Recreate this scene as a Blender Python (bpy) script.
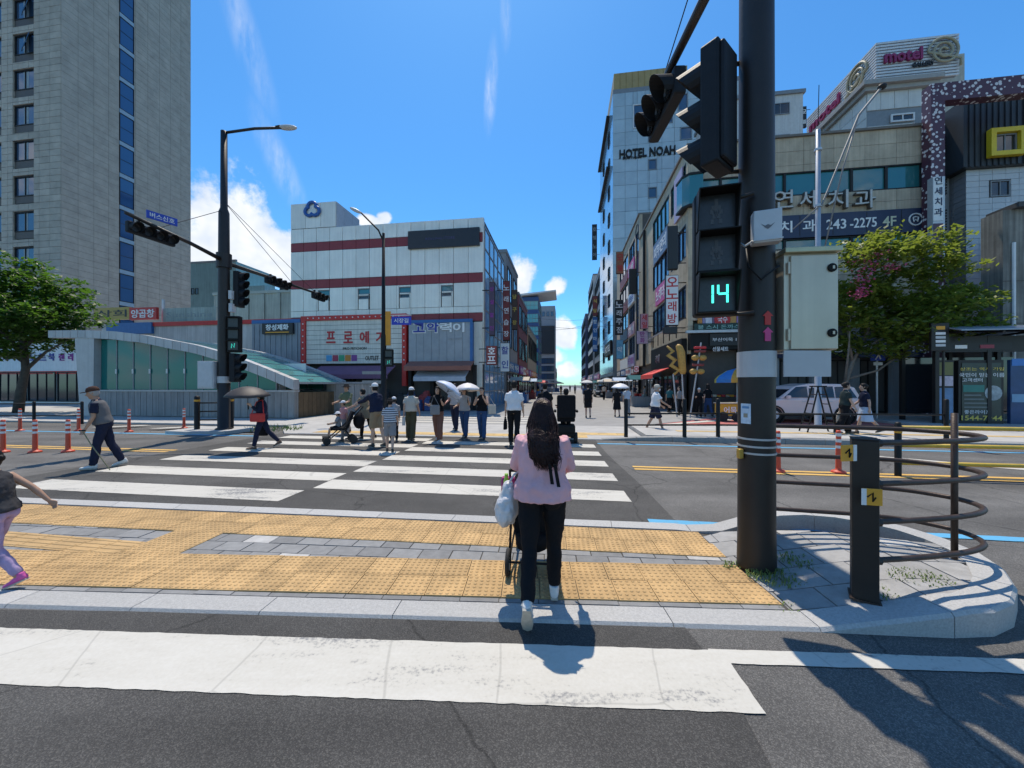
import bpy, bmesh, math, random
from mathutils import Vector, Matrix, noise

for _o in list(bpy.data.objects):
    bpy.data.objects.remove(_o)
random.seed(11)
SC = bpy.context.scene
COL = SC.collection
R = math.radians
PI = math.pi

# ------------------------------------------------------------------ camera
FPX, EYE, HOR = 370.0, 1.65, 385.0
cam_d = bpy.data.cameras.new('camera')
cam = bpy.data.objects.new('camera', cam_d)
COL.objects.link(cam)
cam.location = (0, 0, EYE)
cam.rotation_euler = (R(90), 0, 0)
cam_d.sensor_width = 36.0
cam_d.lens = 36.0 * FPX / 1024.0
cam_d.shift_y = 1.0 / 1024.0
cam_d.clip_start = 0.05
cam_d.clip_end = 3000
SC.camera = cam

# ------------------------------------------------------------------ light
SUN_EL, SUN_AZ = R(67.5), R(-8)          # azimuth from +Y towards +X
SC.view_settings.view_transform = 'Standard'
SC.view_settings.look = 'None'
SC.view_settings.exposure = 0.42
SC.view_settings.gamma = 1.0
sun_d = bpy.data.lights.new('sun', 'SUN')
sun_d.energy = 3.5
sun_d.angle = R(0.5)
sun_d.color = (1.0, 0.90, 0.76)
sun = bpy.data.objects.new('sun', sun_d)
COL.objects.link(sun)
sdir = Vector((math.sin(SUN_AZ) * math.cos(SUN_EL), math.cos(SUN_AZ) * math.cos(SUN_EL), math.sin(SUN_EL)))
sun.rotation_euler = sdir.to_track_quat('Z', 'Y').to_euler()
sun.location = (0, 0, 60)

world = bpy.data.worlds.new('World')
SC.world = world
world.use_nodes = True


def build_world():
    nt = world.node_tree
    N, L = nt.nodes, nt.links
    N.clear()
    out = N.new('ShaderNodeOutputWorld')
    bg = N.new('ShaderNodeBackground')
    bg.inputs['Strength'].default_value = 0.126
    L.new(bg.outputs[0], out.inputs[0])
    sky = N.new('ShaderNodeTexSky')
    sky.sky_type = 'NISHITA'
    sky.sun_disc = False
    sky.sun_elevation = SUN_EL
    sky.sun_rotation = SUN_AZ
    sky.air_density = 1.0
    sky.dust_density = 0.3
    sky.ozone_density = 2.0
    hsv = N.new('ShaderNodeHueSaturation')
    hsv.inputs['Saturation'].default_value = 1.15
    hsv.inputs['Value'].default_value = 1.0
    L.new(sky.outputs[0], hsv.inputs['Color'])

    def math_n(op, a, b=None, c=None):
        m = N.new('ShaderNodeMath')
        m.operation = op
        for i, x in enumerate((a, b, c)):
            if x is None:
                continue
            if isinstance(x, (int, float)):
                m.inputs[i].default_value = x
            else:
                L.new(x, m.inputs[i])
        return m.outputs[0]
    tc = N.new('ShaderNodeTexCoord')
    sep = N.new('ShaderNodeSeparateXYZ')
    L.new(tc.outputs['Generated'], sep.inputs[0])
    x, y, z = sep.outputs
    az = math_n('ARCTAN2', x, y)
    el = math_n('ARCSINE', z)
    comb = N.new('ShaderNodeCombineXYZ')
    L.new(az, comb.inputs[0])
    L.new(el, comb.inputs[1])

    def fbm(scale, detail, rough, vec=None, loc=(0, 0, 0), stretch=(1, 1, 1), rot=0.0, dist=0.0):
        mp = N.new('ShaderNodeMapping')
        mp.inputs['Location'].default_value = loc
        mp.inputs['Rotation'].default_value = (0, 0, rot)
        mp.inputs['Scale'].default_value = stretch
        L.new(comb.outputs[0] if vec is None else vec, mp.inputs[0])
        t = N.new('ShaderNodeTexNoise')
        t.inputs['Scale'].default_value = scale
        t.inputs['Detail'].default_value = detail
        t.inputs['Roughness'].default_value = rough
        t.inputs['Distortion'].default_value = dist
        L.new(mp.outputs[0], t.inputs['Vector'])
        return t.outputs[0]

    def smooth(v, lo, hi):
        m = N.new('ShaderNodeMapRange')
        m.interpolation_type = 'SMOOTHSTEP'
        m.inputs['From Min'].default_value = lo
        m.inputs['From Max'].default_value = hi
        L.new(v, m.inputs['Value'])
        return m.outputs[0]

    def blob(a0, e0, w, h, rot=0.0):
        da = math_n('SUBTRACT', az, a0)
        de = math_n('SUBTRACT', el, e0)
        c, s = math.cos(rot), math.sin(rot)
        p = math_n('ADD', math_n('MULTIPLY', da, c / w), math_n('MULTIPLY', de, s / w))
        q = math_n('ADD', math_n('MULTIPLY', da, -s / h), math_n('MULTIPLY', de, c / h))
        r2 = math_n('ADD', math_n('MULTIPLY', p, p), math_n('MULTIPLY', q, q))
        return math_n('SUBTRACT', 1.0, math_n('SQRT', r2))

    def pxdir(px, py):
        a = math.atan((px - 512) / FPX)
        return a, math.atan((HOR - py) / FPX * math.cos(a))
    # heaped fair-weather clouds low over the horizon
    n1 = fbm(7.0, 6, 0.62)
    puff = []
    for (px, py, w, h) in ((222, 236, 0.135, 0.125), (285, 262, 0.14, 0.10), (205, 258, 0.12, 0.12), (522, 276, 0.055, 0.065),
                           (556, 288, 0.045, 0.035), (512, 300, 0.06, 0.06), (563, 330, 0.05, 0.06), (548, 358, 0.06, 0.035), (566, 370, 0.05, 0.03), (372, 222, 0.055, 0.02),
                           (385, 218, 0.03, 0.02)):
        a, e = pxdir(px, py)
        puff.append(blob(a, e, w, h))
    m = puff[0]
    for p in puff[1:]:
        m = math_n('MAXIMUM', m, p)
    m = math_n('ADD', m, math_n('MULTIPLY', math_n('SUBTRACT', n1, 0.5), 2.3))
    heap = smooth(m, 0.10, 0.48)
    # extra cloud cover outside the view, added to whiten the fill light
    fill_noise = n1
    band = smooth(el, 0.80, 0.35)
    behind = smooth(math_n('ABSOLUTE', az), 1.05, 1.25)
    fill_cloud = math_n('MULTIPLY', math_n('MULTIPLY', smooth(fill_noise, 0.50, 0.62), band), behind)
    # thin wisps
    wisp = None
    for (px, py, w, h, rot, amp) in ((245, 35, 0.035, 0.16, 0.45, 0.32), (280, 165, 0.035, 0.14, 0.5, 0.4), (491, 88, 0.022, 0.10, -0.1, 0.6), (506, 10, 0.02, 0.07, 0.0, 0.4)):
        a, e = pxdir(px, py)
        b = math_n('MULTIPLY', smooth(blob(a, e, w, h, rot), 0.0, 0.9), amp)
        wisp = b if wisp is None else math_n('MAXIMUM', wisp, b)
    n2 = fbm(9.0, 5, 0.65, stretch=(2.4, 0.8, 1), rot=0.35)
    wisp = math_n('MULTIPLY', wisp, smooth(n2, 0.30, 0.72))
    tot = math_n('MAXIMUM', math_n('MAXIMUM', heap, fill_cloud), wisp)
    # cloud brightness: bright tops, bluish grey hollows
    n3 = fbm(11.0, 3, 0.6, loc=(0.02, -0.035, 0))
    ramp = N.new('ShaderNodeValToRGB')
    ramp.color_ramp.elements[0].position = 0.30
    ramp.color_ramp.elements[0].color = (4.2, 4.8, 5.7, 1)
    ramp.color_ramp.elements[1].position = 0.62
    ramp.color_ramp.elements[1].color = (6.3, 6.4, 6.5, 1)
    L.new(n3, ramp.inputs[0])
    tint = N.new('ShaderNodeMixRGB')
    tint.blend_type = 'MULTIPLY'
    tint.inputs[0].default_value = 1.0
    tint.inputs[2].default_value = (0.51, 0.94, 1.14, 1)
    L.new(hsv.outputs[0], tint.inputs[1])
    mix = N.new('ShaderNodeMixRGB')
    L.new(tot, mix.inputs[0])
    L.new(tint.outputs[0], mix.inputs[1])
    L.new(ramp.outputs[0], mix.inputs[2])
    L.new(mix.outputs[0], bg.inputs[0])


build_world()

# ------------------------------------------------------------------ frames
# The street grid is turned 8.15 degrees against the lens axis:
# u runs to the right along the crossing road, v runs up the market street.
TH = R(8.15)
CT, ST = math.cos(TH), math.sin(TH)


def P(u, v, z=0.0):
    return Vector((u * CT + v * ST, -u * ST + v * CT, z))


def UV(X, Y):
    return (X * CT - Y * ST, X * ST + Y * CT)


def G(px, py, z=0.0):
    """a point seen in the picture on a level z -> world"""
    Y = (EYE - z) * FPX / (py - HOR)
    return Vector(((px - 512) / FPX * Y, Y, z))


def US(px, v):
    """u of the picture column px on the plane v"""
    k = (px - 512) / FPX
    Y = v / (CT + ST * k)
    return Y * (CT * k - ST)


def ZS(px, py, v):
    k = (px - 512) / FPX
    Y = v / (CT + ST * k)
    return EYE + (HOR - py) / FPX * Y


def VS(px, u):
    """v of the picture column px on the plane u"""
    k = (px - 512) / FPX
    Y = u / (CT * k - ST)
    return Y * (CT + ST * k)


# ------------------------------------------------------------------ materials
MATS = {}


def M(name, col, rough=0.6, metal=0.0, var=0.12, scale=4.0, bump=0.0, bscale=40.0, emit=0.0, spec=0.5, rnd=0.0, streak=0.0, coat=0.0, alpha=1.0):
    if name in MATS:
        return MATS[name]
    m = bpy.data.materials.new(name)
    m.use_nodes = True
    nt = m.node_tree
    N, L = nt.nodes, nt.links
    b = N['Principled BSDF']
    b.inputs['Roughness'].default_value = rough
    b.inputs['Metallic'].default_value = metal
    b.inputs['Specular IOR Level'].default_value = spec
    b.inputs['Coat Weight'].default_value = coat
    b.inputs['Alpha'].default_value = alpha
    c = (col[0], col[1], col[2], 1)
    b.inputs['Base Color'].default_value = c
    tc = N.new('ShaderNodeNewGeometry')
    last = None
    if var > 0:
        t = N.new('ShaderNodeTexNoise')
        t.inputs['Scale'].default_value = scale
        t.inputs['Detail'].default_value = 6
        t.inputs['Roughness'].default_value = 0.65
        L.new(tc.outputs['Position'], t.inputs['Vector'])
        mr = N.new('ShaderNodeMapRange')
        mr.inputs['From Min'].default_value = 0.25
        mr.inputs['From Max'].default_value = 0.75
        mr.inputs['To Min'].default_value = 1 - var
        mr.inputs['To Max'].default_value = 1 + var
        L.new(t.outputs[0], mr.inputs['Value'])
        val = mr.outputs[0]
        if streak > 0:
            mp = N.new('ShaderNodeMapping')
            mp.inputs['Scale'].default_value = (3.0, 3.0, 0.12)
            L.new(tc.outputs['Position'], mp.inputs[0])
            t2 = N.new('ShaderNodeTexNoise')
            t2.inputs['Scale'].default_value = 3.0
            t2.inputs['Detail'].default_value = 5
            L.new(mp.outputs[0], t2.inputs['Vector'])
            m2 = N.new('ShaderNodeMapRange')
            m2.inputs['From Min'].default_value = 0.35
            m2.inputs['From Max'].default_value = 0.7
            m2.inputs['To Min'].default_value = 1.0
            m2.inputs['To Max'].default_value = 1 - streak
            L.new(t2.outputs[0], m2.inputs['Value'])
            mu = N.new('ShaderNodeMath')
            mu.operation = 'MULTIPLY'
            L.new(val, mu.inputs[0])
            L.new(m2.outputs[0], mu.inputs[1])
            val = mu.outputs[0]
        if rnd > 0:
            oi = N.new('ShaderNodeObjectInfo')
            m3 = N.new('ShaderNodeMapRange')
            m3.inputs['To Min'].default_value = 1 - rnd
            m3.inputs['To Max'].default_value = 1 + rnd
            L.new(oi.outputs['Random'], m3.inputs['Value'])
            mu = N.new('ShaderNodeMath')
            mu.operation = 'MULTIPLY'
            L.new(val, mu.inputs[0])
            L.new(m3.outputs[0], mu.inputs[1])
            val = mu.outputs[0]
        vm = N.new('ShaderNodeVectorMath')
        vm.operation = 'SCALE'
        vm.inputs[0].default_value = col
        L.new(val, vm.inputs['Scale'])
        L.new(vm.outputs[0], b.inputs['Base Color'])
    if bump > 0:
        t = N.new('ShaderNodeTexNoise')
        t.inputs['Scale'].default_value = bscale
        t.inputs['Detail'].default_value = 4
        L.new(tc.outputs['Position'], t.inputs['Vector'])
        bp = N.new('ShaderNodeBump')
        bp.inputs['Strength'].default_value = bump
        bp.inputs['Distance'].default_value = 0.02
        L.new(t.outputs[0], bp.inputs['Height'])
        L.new(bp.outputs[0], b.inputs['Normal'])
    if emit > 0:
        b.inputs['Emission Color'].default_value = c
        b.inputs['Emission Strength'].default_value = emit
    MATS[name] = m
    return m


def asphalt(name, dark, light, speck=0.25, patch=0.12, cracks=True):
    """stone-speckled tarmac"""
    m = bpy.data.materials.new(name)
    m.use_nodes = True
    nt = m.node_tree
    N, L = nt.nodes, nt.links
    b = N['Principled BSDF']
    b.inputs['Roughness'].default_value = 0.85
    b.inputs['Specular IOR Level'].default_value = 0.35
    tc = N.new('ShaderNodeTexCoord')
    v = N.new('ShaderNodeTexVoronoi')
    v.inputs['Scale'].default_value = 190.0
    L.new(tc.outputs['Object'], v.inputs['Vector'])
    cr = N.new('ShaderNodeValToRGB')
    e = cr.color_ramp.elements
    e[0].position = 0.0
    e[0].color = (dark * 0.82, dark * 0.79, dark * 0.75, 1)
    e[1].position = 1.0
    e[1].color = (light * 1.28, light * 1.22, light * 1.12, 1)
    x = e.new(0.55)
    x.color = (dark * 1.08, dark * 1.04, dark * 0.98, 1)
    x = e.new(0.82)
    x.color = (light, light * 0.97, light * 0.91, 1)
    sp = N.new('ShaderNodeSeparateColor')
    L.new(v.outputs['Color'], sp.inputs[0])
    L.new(sp.outputs[0], cr.inputs[0])
    n = N.new('ShaderNodeTexNoise')
    n.inputs['Scale'].default_value = 0.9
    n.inputs['Detail'].default_value = 9
    n.inputs['Roughness'].default_value = 0.6
    L.new(tc.outputs['Object'], n.inputs['Vector'])
    mr = N.new('ShaderNodeMapRange')
    mr.inputs['From Min'].default_value = 0.3
    mr.inputs['From Max'].default_value = 0.7
    mr.inputs['To Min'].default_value = 1 - patch
    mr.inputs['To Max'].default_value = 1 + patch
    L.new(n.outputs[0], mr.inputs['Value'])
    # tyre-polished lanes and stains stretched along the carriageway
    mp = N.new('ShaderNodeMapping')
    mp.inputs['Rotation'].default_value = (0, 0, TH)
    mp.inputs['Scale'].default_value = (0.06, 1.3, 1)
    L.new(tc.outputs['Object'], mp.inputs[0])
    n2 = N.new('ShaderNodeTexNoise')
    n2.inputs['Scale'].default_value = 1.0
    n2.inputs['Detail'].default_value = 4
    L.new(mp.outputs[0], n2.inputs['Vector'])
    mr2 = N.new('ShaderNodeMapRange')
    mr2.inputs['From Min'].default_value = 0.3
    mr2.inputs['From Max'].default_value = 0.7
    mr2.inputs['To Min'].default_value = 1 - patch
    mr2.inputs['To Max'].default_value = 1 + patch
    L.new(n2.outputs[0], mr2.inputs['Value'])
    mu = N.new('ShaderNodeMath')
    mu.operation = 'MULTIPLY'
    L.new(mr.outputs[0], mu.inputs[0])
    L.new(mr2.outputs[0], mu.inputs[1])
    # meandering cracks, present only here and there
    vo = N.new('ShaderNodeTexVoronoi')
    vo.feature = 'DISTANCE_TO_EDGE'
    vo.inputs['Scale'].default_value = 0.42
    mx = N.new('ShaderNodeMixRGB')
    mx.blend_type = 'ADD'
    mx.inputs[0].default_value = 0.5
    L.new(tc.outputs['Object'], mx.inputs[1])
    L.new(n.outputs['Color'], mx.inputs[2])
    L.new(mx.outputs[0], vo.inputs['Vector'])
    ck = N.new('ShaderNodeMapRange')
    ck.inputs['From Min'].default_value = 0.001
    ck.inputs['From Max'].default_value = 0.006
    ck.inputs['To Min'].default_value = 0.55
    L.new(vo.outputs['Distance'], ck.inputs['Value'])
    mu2 = N.new('ShaderNodeMath')
    mu2.operation = 'MULTIPLY'
    L.new(mu.outputs[0], mu2.inputs[0])
    L.new(ck.outputs[0], mu2.inputs[1])
    vm = N.new('ShaderNodeVectorMath')
    vm.operation = 'SCALE'
    L.new(cr.outputs[0], vm.inputs[0])
    L.new(mu2.outputs[0], vm.inputs['Scale'])
    L.new(vm.outputs[0], b.inputs['Base Color'])
    bp = N.new('ShaderNodeBump')
    bp.inputs['Strength'].default_value = 0.55
    bp.inputs['Distance'].default_value = 0.006
    L.new(v.outputs['Distance'], bp.inputs['Height'])
    L.new(bp.outputs[0], b.inputs['Normal'])
    MATS[name] = m
    return m


def road_paint(name, col, wear=0.5, worn_col=(0.2, 0.2, 0.2)):
    m = bpy.data.materials.new(name)
    m.use_nodes = True
    nt = m.node_tree
    N, L = nt.nodes, nt.links
    b = N['Principled BSDF']
    b.inputs['Roughness'].default_value = 0.75
    tc = N.new('ShaderNodeTexCoord')
    n = N.new('ShaderNodeTexNoise')
    n.inputs['Scale'].default_value = 1.6
    n.inputs['Detail'].default_value = 10
    n.inputs['Roughness'].default_value = 0.75
    mpp = N.new('ShaderNodeMapping')
    mpp.inputs['Rotation'].default_value = (0, 0, 0.1)
    mpp.inputs['Scale'].default_value = (0.35, 1.5, 1)
    L.new(tc.outputs['Object'], mpp.inputs[0])
    L.new(mpp.outputs[0], n.inputs['Vector'])
    n3 = N.new('ShaderNodeTexNoise')
    n3.inputs['Scale'].default_value = 55.0
    n3.inputs['Detail'].default_value = 3
    L.new(tc.outputs['Object'], n3.inputs['Vector'])
    ad = N.new('ShaderNodeMath')
    ad.operation = 'MULTIPLY_ADD'
    ad.inputs[1].default_value = 0.35
    L.new(n3.outputs[0], ad.inputs[0])
    L.new(n.outputs[0], ad.inputs[2])
    cr = N.new('ShaderNodeValToRGB')
    e = cr.color_ramp.elements
    e[0].position = 0.52
    e[0].color = (*col, 1)
    e[1].position = 1.12 - 0.3 * wear
    e[1].color = (*worn_col, 1)
    x = e.new(0.74)
    x.color = (col[0] * 0.90, col[1] * 0.89, col[2] * 0.87, 1)
    L.new(ad.outputs[0], cr.inputs[0])
    # hairline cracks
    vo = N.new('ShaderNodeTexVoronoi')
    vo.feature = 'DISTANCE_TO_EDGE'
    vo.inputs['Scale'].default_value = 0.9
    wn = N.new('ShaderNodeTexNoise')
    wn.inputs['Scale'].default_value = 2.0
    mx = N.new('ShaderNodeMixRGB')
    mx.blend_type = 'ADD'
    mx.inputs[0].default_value = 0.06
    L.new(tc.outputs['Object'], wn.inputs['Vector'])
    L.new(tc.outputs['Object'], mx.inputs[1])
    L.new(wn.outputs['Color'], mx.inputs[2])
    L.new(mx.outputs[0], vo.inputs['Vector'])
    lt = N.new('ShaderNodeMapRange')
    lt.inputs['From Min'].default_value = 0.002
    lt.inputs['From Max'].default_value = 0.007
    lt.inputs['To Min'].default_value = 0.80
    L.new(vo.outputs['Distance'], lt.inputs['Value'])
    vm = N.new('ShaderNodeVectorMath')
    vm.operation = 'SCALE'
    L.new(cr.outputs[0], vm.inputs[0])
    L.new(lt.outputs[0], vm.inputs['Scale'])
    L.new(vm.outputs[0], b.inputs['Base Color'])
    bp = N.new('ShaderNodeBump')
    bp.inputs['Strength'].default_value = 0.3
    bp.inputs['Distance'].default_value = 0.004
    L.new(n3.outputs[0], bp.inputs['Height'])
    L.new(bp.outputs[0], b.inputs['Normal'])
    MATS[name] = m
    return m


def glass_m(name, col, rough=0.06, refl=0.9, trans=0.0, wav=0.0):
    """window glass: a dark tinted pane with a sky reflection; trans lets you look through"""
    m = bpy.data.materials.new(name)
    m.use_nodes = True
    nt = m.node_tree
    N, L = nt.nodes, nt.links
    b = N['Principled BSDF']
    b.inputs['Base Color'].default_value = (*col, 1)
    b.inputs['Roughness'].default_value = rough
    b.inputs['Specular IOR Level'].default_value = refl
    b.inputs['IOR'].default_value = 1.6
    if wav > 0:
        tc = N.new('ShaderNodeTexCoord')
        n = N.new('ShaderNodeTexNoise')
        n.inputs['Scale'].default_value = 0.7
        n.inputs['Detail'].default_value = 2
        L.new(tc.outputs['Object'], n.inputs['Vector'])
        bp = N.new('ShaderNodeBump')
        bp.inputs['Strength'].default_value = wav
        bp.inputs['Distance'].default_value = 0.1
        L.new(n.outputs[0], bp.inputs['Height'])
        L.new(bp.outputs[0], b.inputs['Normal'])
    if trans > 0:
        out = N['Material Output']
        tr = N.new('ShaderNodeBsdfTransparent')
        tr.inputs[0].default_value = (*[0.35 + 0.65 * min(1, c * 2.2) for c in col], 1)
        ms = N.new('ShaderNodeMixShader')
        ms.inputs[0].default_value = 1 - trans
        L.new(tr.outputs[0], ms.inputs[1])
        L.new(b.outputs[0], ms.inputs[2])
        L.new(ms.outputs[0], out.inputs[0])
    MATS[name] = m
    return m


# ------------------------------------------------------------------ mesh builders
class MB:
    def __init__(s):
        s.v, s.f = [], []

    def add(s, vs, fs, mat=None):
        o = len(s.v)
        s.v += [tuple(mat @ Vector(p)) if mat is not None else tuple(p) for p in vs]
        s.f += [tuple(i + o for i in f) for f in fs]
        return s

    def box(s, c, d, rz=0.0, mat=None):
        x, y, z = d[0] / 2, d[1] / 2, d[2] / 2
        vs = [(-x, -y, -z), (x, -y, -z), (x, y, -z), (-x, y, -z), (-x, -y, z), (x, -y, z), (x, y, z), (-x, y, z)]
        fs = [(3, 2, 1, 0), (4, 5, 6, 7), (0, 1, 5, 4), (1, 2, 6, 5), (2, 3, 7, 6), (3, 0, 4, 7)]
        t = Matrix.Translation(c) @ Matrix.Rotation(rz, 4, 'Z')
        if mat is not None:
            t = mat @ t
        return s.add(vs, fs, t)

    def b2(s, a, b, mat=None):
        """box from corner a to corner b"""
        return s.box([(a[i] + b[i]) / 2 for i in range(3)], [abs(b[i] - a[i]) for i in range(3)], 0, mat)

    def prism(s, poly, z0, z1, mat=None, cap=True):
        n = len(poly)
        vs = [(p[0], p[1], z0) for p in poly] + [(p[0], p[1], z1) for p in poly]
        fs = [(i, (i + 1) % n, n + (i + 1) % n, n + i) for i in range(n)]
        if cap:
            fs += [tuple(range(n - 1, -1, -1)), tuple(range(n, 2 * n))]
        return s.add(vs, fs, mat)

    def tube(s, pts, r, n=8, cap=True, mat=None):
        pts = [Vector(p) for p in pts]
        rs = r if isinstance(r, (list, tuple)) else [r] * len(pts)
        vs, fs = [], []
        prev = None
        for i, p in enumerate(pts):
            t = (pts[min(i + 1, len(pts) - 1)] - pts[max(i - 1, 0)]).normalized()
            if prev is None:
                a = Vector((0, 0, 1)) if abs(t.z) < 0.9 else Vector((1, 0, 0))
                x = t.cross(a).normalized()
            else:
                x = (prev - t * prev.dot(t)).normalized()
            prev = x
            y = t.cross(x)
            for k in range(n):
                a = 2 * PI * k / n
                vs.append(p + (x * math.cos(a) + y * math.sin(a)) * rs[i])
        for i in range(len(pts) - 1):
            for k in range(n):
                fs.append((i * n + k, i * n + (k + 1) % n, (i + 1) * n + (k + 1) % n, (i + 1) * n + k))
        if cap:
            fs.append(tuple(range(n - 1, -1, -1)))
            fs.append(tuple(range((len(pts) - 1) * n, len(pts) * n)))
        return s.add(vs, fs, mat)

    def lathe(s, prof, n=16, mat=None, a0=0.0, a1=2 * PI):
        """prof: list of (r, z)"""
        full = abs(a1 - a0 - 2 * PI) < 1e-6
        m = n if full else n + 1
        vs, fs = [], []
        for r, z in prof:
            for k in range(m):
                a = a0 + (a1 - a0) * k / n
                vs.append((r * math.cos(a), r * math.sin(a), z))
        for i in range(len(prof) - 1):
            for k in range(n):
                fs.append((i * m + k, i * m + (k + 1) % m, (i + 1) * m + (k + 1) % m, (i + 1) * m + k))
        return s.add(vs, fs, mat)

    def rings(s, rings, n=12, mat=None):
        """rings: (centre, rx, ry, [tilt matrix]) lofted elliptic sections, capped"""
        vs, fs = [], []
        for q in rings:
            c, rx, ry = Vector(q[0]), q[1], q[2]
            m = q[3] if len(q) > 3 else None
            for k in range(n):
                a = 2 * PI * k / n
                p = Vector((rx * math.cos(a), ry * math.sin(a), 0))
                if m is not None:
                    p = m @ p
                vs.append(c + p)
        for i in range(len(rings) - 1):
            for k in range(n):
                fs.append((i * n + k, i * n + (k + 1) % n, (i + 1) * n + (k + 1) % n, (i + 1) * n + k))
        fs.append(tuple(range(n - 1, -1, -1)))
        fs.append(tuple(range((len(rings) - 1) * n, len(rings) * n)))
        return s.add(vs, fs, mat)

    def ell(s, c, r, n=10, mat=None):
        vs, fs = [], []
        m = max(4, n * 2 // 3)
        rg = []
        for i in range(m + 1):
            t = -PI / 2 + PI * (i + 0.12) / (m + 0.24)
            rg.append(((c[0], c[1], c[2] + r[2] * math.sin(t)), r[0] * math.cos(t), r[1] * math.cos(t)))
        return s.rings(rg, n, mat)

    def mesh(s, name, smooth=False):
        me = bpy.data.meshes.new(name)
        me.from_pydata(s.v, [], s.f)
        if smooth:
            for p in me.polygons:
                p.use_smooth = True
        return me

    def build(s, name, mat, parent=None, smooth=False, loc=None, rz=0.0, bevel=0.0, seg=2, fix=False):
        me = s.mesh(name, smooth)
        if fix:
            bm = bmesh.new()
            bm.from_mesh(me)
            bmesh.ops.recalc_face_normals(bm, faces=bm.faces)
            bm.to_mesh(me)
            bm.free()
        return obj(name, me, mat, parent, loc, rz, bevel, seg)


def obj(name, me, mat, parent=None, loc=None, rz=0.0, bevel=0.0, seg=2):
    o = bpy.data.objects.new(name, me)
    COL.objects.link(o)
    if mat is not None and not me.materials:
        me.materials.append(mat)
    if parent is not None:
        o.parent = parent
    if loc is not None:
        o.location = loc
    if rz:
        o.rotation_euler = (0, 0, rz)
    if bevel > 0:
        md = o.modifiers.new('bevel', 'BEVEL')
        md.width = bevel
        md.segments = seg
        md.limit_method = 'ANGLE'
        md.angle_limit = R(40)
    return o


def tag(o, label=None, cat=None, group=None, kind=None):
    for k, x in (('label', label), ('category', cat), ('group', group), ('kind', kind)):
        if x:
            o[k] = x
    return o


def empty(name, loc, rz=0.0, parent=None):
    o = bpy.data.objects.new(name, None)
    o.empty_display_size = 0.3
    COL.objects.link(o)
    o.location = loc
    o.rotation_euler = (0, 0, rz)
    if parent is not None:
        o.parent = parent
    return o


def thing(name, label, cat, loc, rz=0.0, group=None):
    return tag(empty(name, loc, rz), label, cat, group)


def grid_thing(name, label, cat, u, v, z=0.0, group=None):
    """a thing aligned with the street grid, its base at (u, v)"""
    return thing(name, label, cat, P(u, v, z), -TH, group)


def copy_tree(o, parent=None):
    c = o.copy()
    COL.objects.link(c)
    c.parent = parent
    for ch in list(KIDS.get(o.name, o.children)):
        copy_tree(ch, c)
    return c


KIDS = {}
UNIT = {}


def unit_box(mat):
    if mat.name not in UNIT:
        me = MB().box((0, 0, 0), (1, 1, 1)).mesh('piece')
        me.materials.append(mat)
        UNIT[mat.name] = me
    return UNIT[mat.name]


def piece(name, mat, parent, a, b):
    """a box-shaped piece sharing one mesh; corners a, b in the parent's frame"""
    o = bpy.data.objects.new(name, unit_box(mat))
    COL.objects.link(o)
    o.parent = parent
    o.location = [(a[i] + b[i]) / 2 for i in range(3)]
    o.scale = [max(1e-4, abs(b[i] - a[i])) for i in range(3)]
    return o


TXT = {}


def text(parent, body, size, mat, loc, rot=(R(90), 0, 0), ext=0.01, off=0.0, align='CENTER', name='lettering', sx=1.0, fitw=None, fith=None):
    if 'o' not in TXT:
        TXT['c'] = bpy.data.curves.new('lettering', 'FONT')
        TXT['o'] = bpy.data.objects.new('tmp', TXT['c'])
    cu, t = TXT['c'], TXT['o']
    cu.body = body
    cu.size = size
    cu.extrude = ext
    cu.offset = off
    cu.align_x = align
    cu.align_y = 'CENTER'
    cu.resolution_u = 2
    me = bpy.data.meshes.new_from_object(t)
    if len(me.vertices) == 0:
        return None
    xs = [v.co.x for v in me.vertices]
    ys = [v.co.y for v in me.vertices]
    cx, cy = (min(xs) + max(xs)) / 2, (min(ys) + max(ys)) / 2
    kx = ky = 1.0
    if fitw:
        kx = fitw / max(1e-6, max(xs) - min(xs))
        ky = kx
    if fith:
        ky = fith / max(1e-6, max(ys) - min(ys))
        if not fitw:
            kx = ky
    for v in me.vertices:
        v.co.x = (v.co.x - (cx if align == 'CENTER' else 0)) * kx * sx
        v.co.y = (v.co.y - cy) * ky
    me.materials.clear()
    me.materials.append(mat)
    o = bpy.data.objects.new(name, me)
    COL.objects.link(o)
    o.parent = parent
    o.location = loc
    o.rotation_euler = rot
    return o


def clip_poly(poly, clip):
    """Sutherland-Hodgman, clip counter-clockwise convex"""
    out = list(poly)
    for i in range(len(clip)):
        a, b = clip[i], clip[(i + 1) % len(clip)]
        src, out = out, []
        if not src:
            break

        def side(p):
            return (b[0] - a[0]) * (p[1] - a[1]) - (b[1] - a[1]) * (p[0] - a[0])
        for j in range(len(src)):
            p, q = src[j], src[(j + 1) % len(src)]
            sp, sq = side(p), side(q)
            if sp >= 0:
                out.append(p)
            if (sp > 0 > sq) or (sp < 0 < sq):
                t = sp / (sp - sq)
                out.append((p[0] + (q[0] - p[0]) * t, p[1] + (q[1] - p[1]) * t))
    return out
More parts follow.
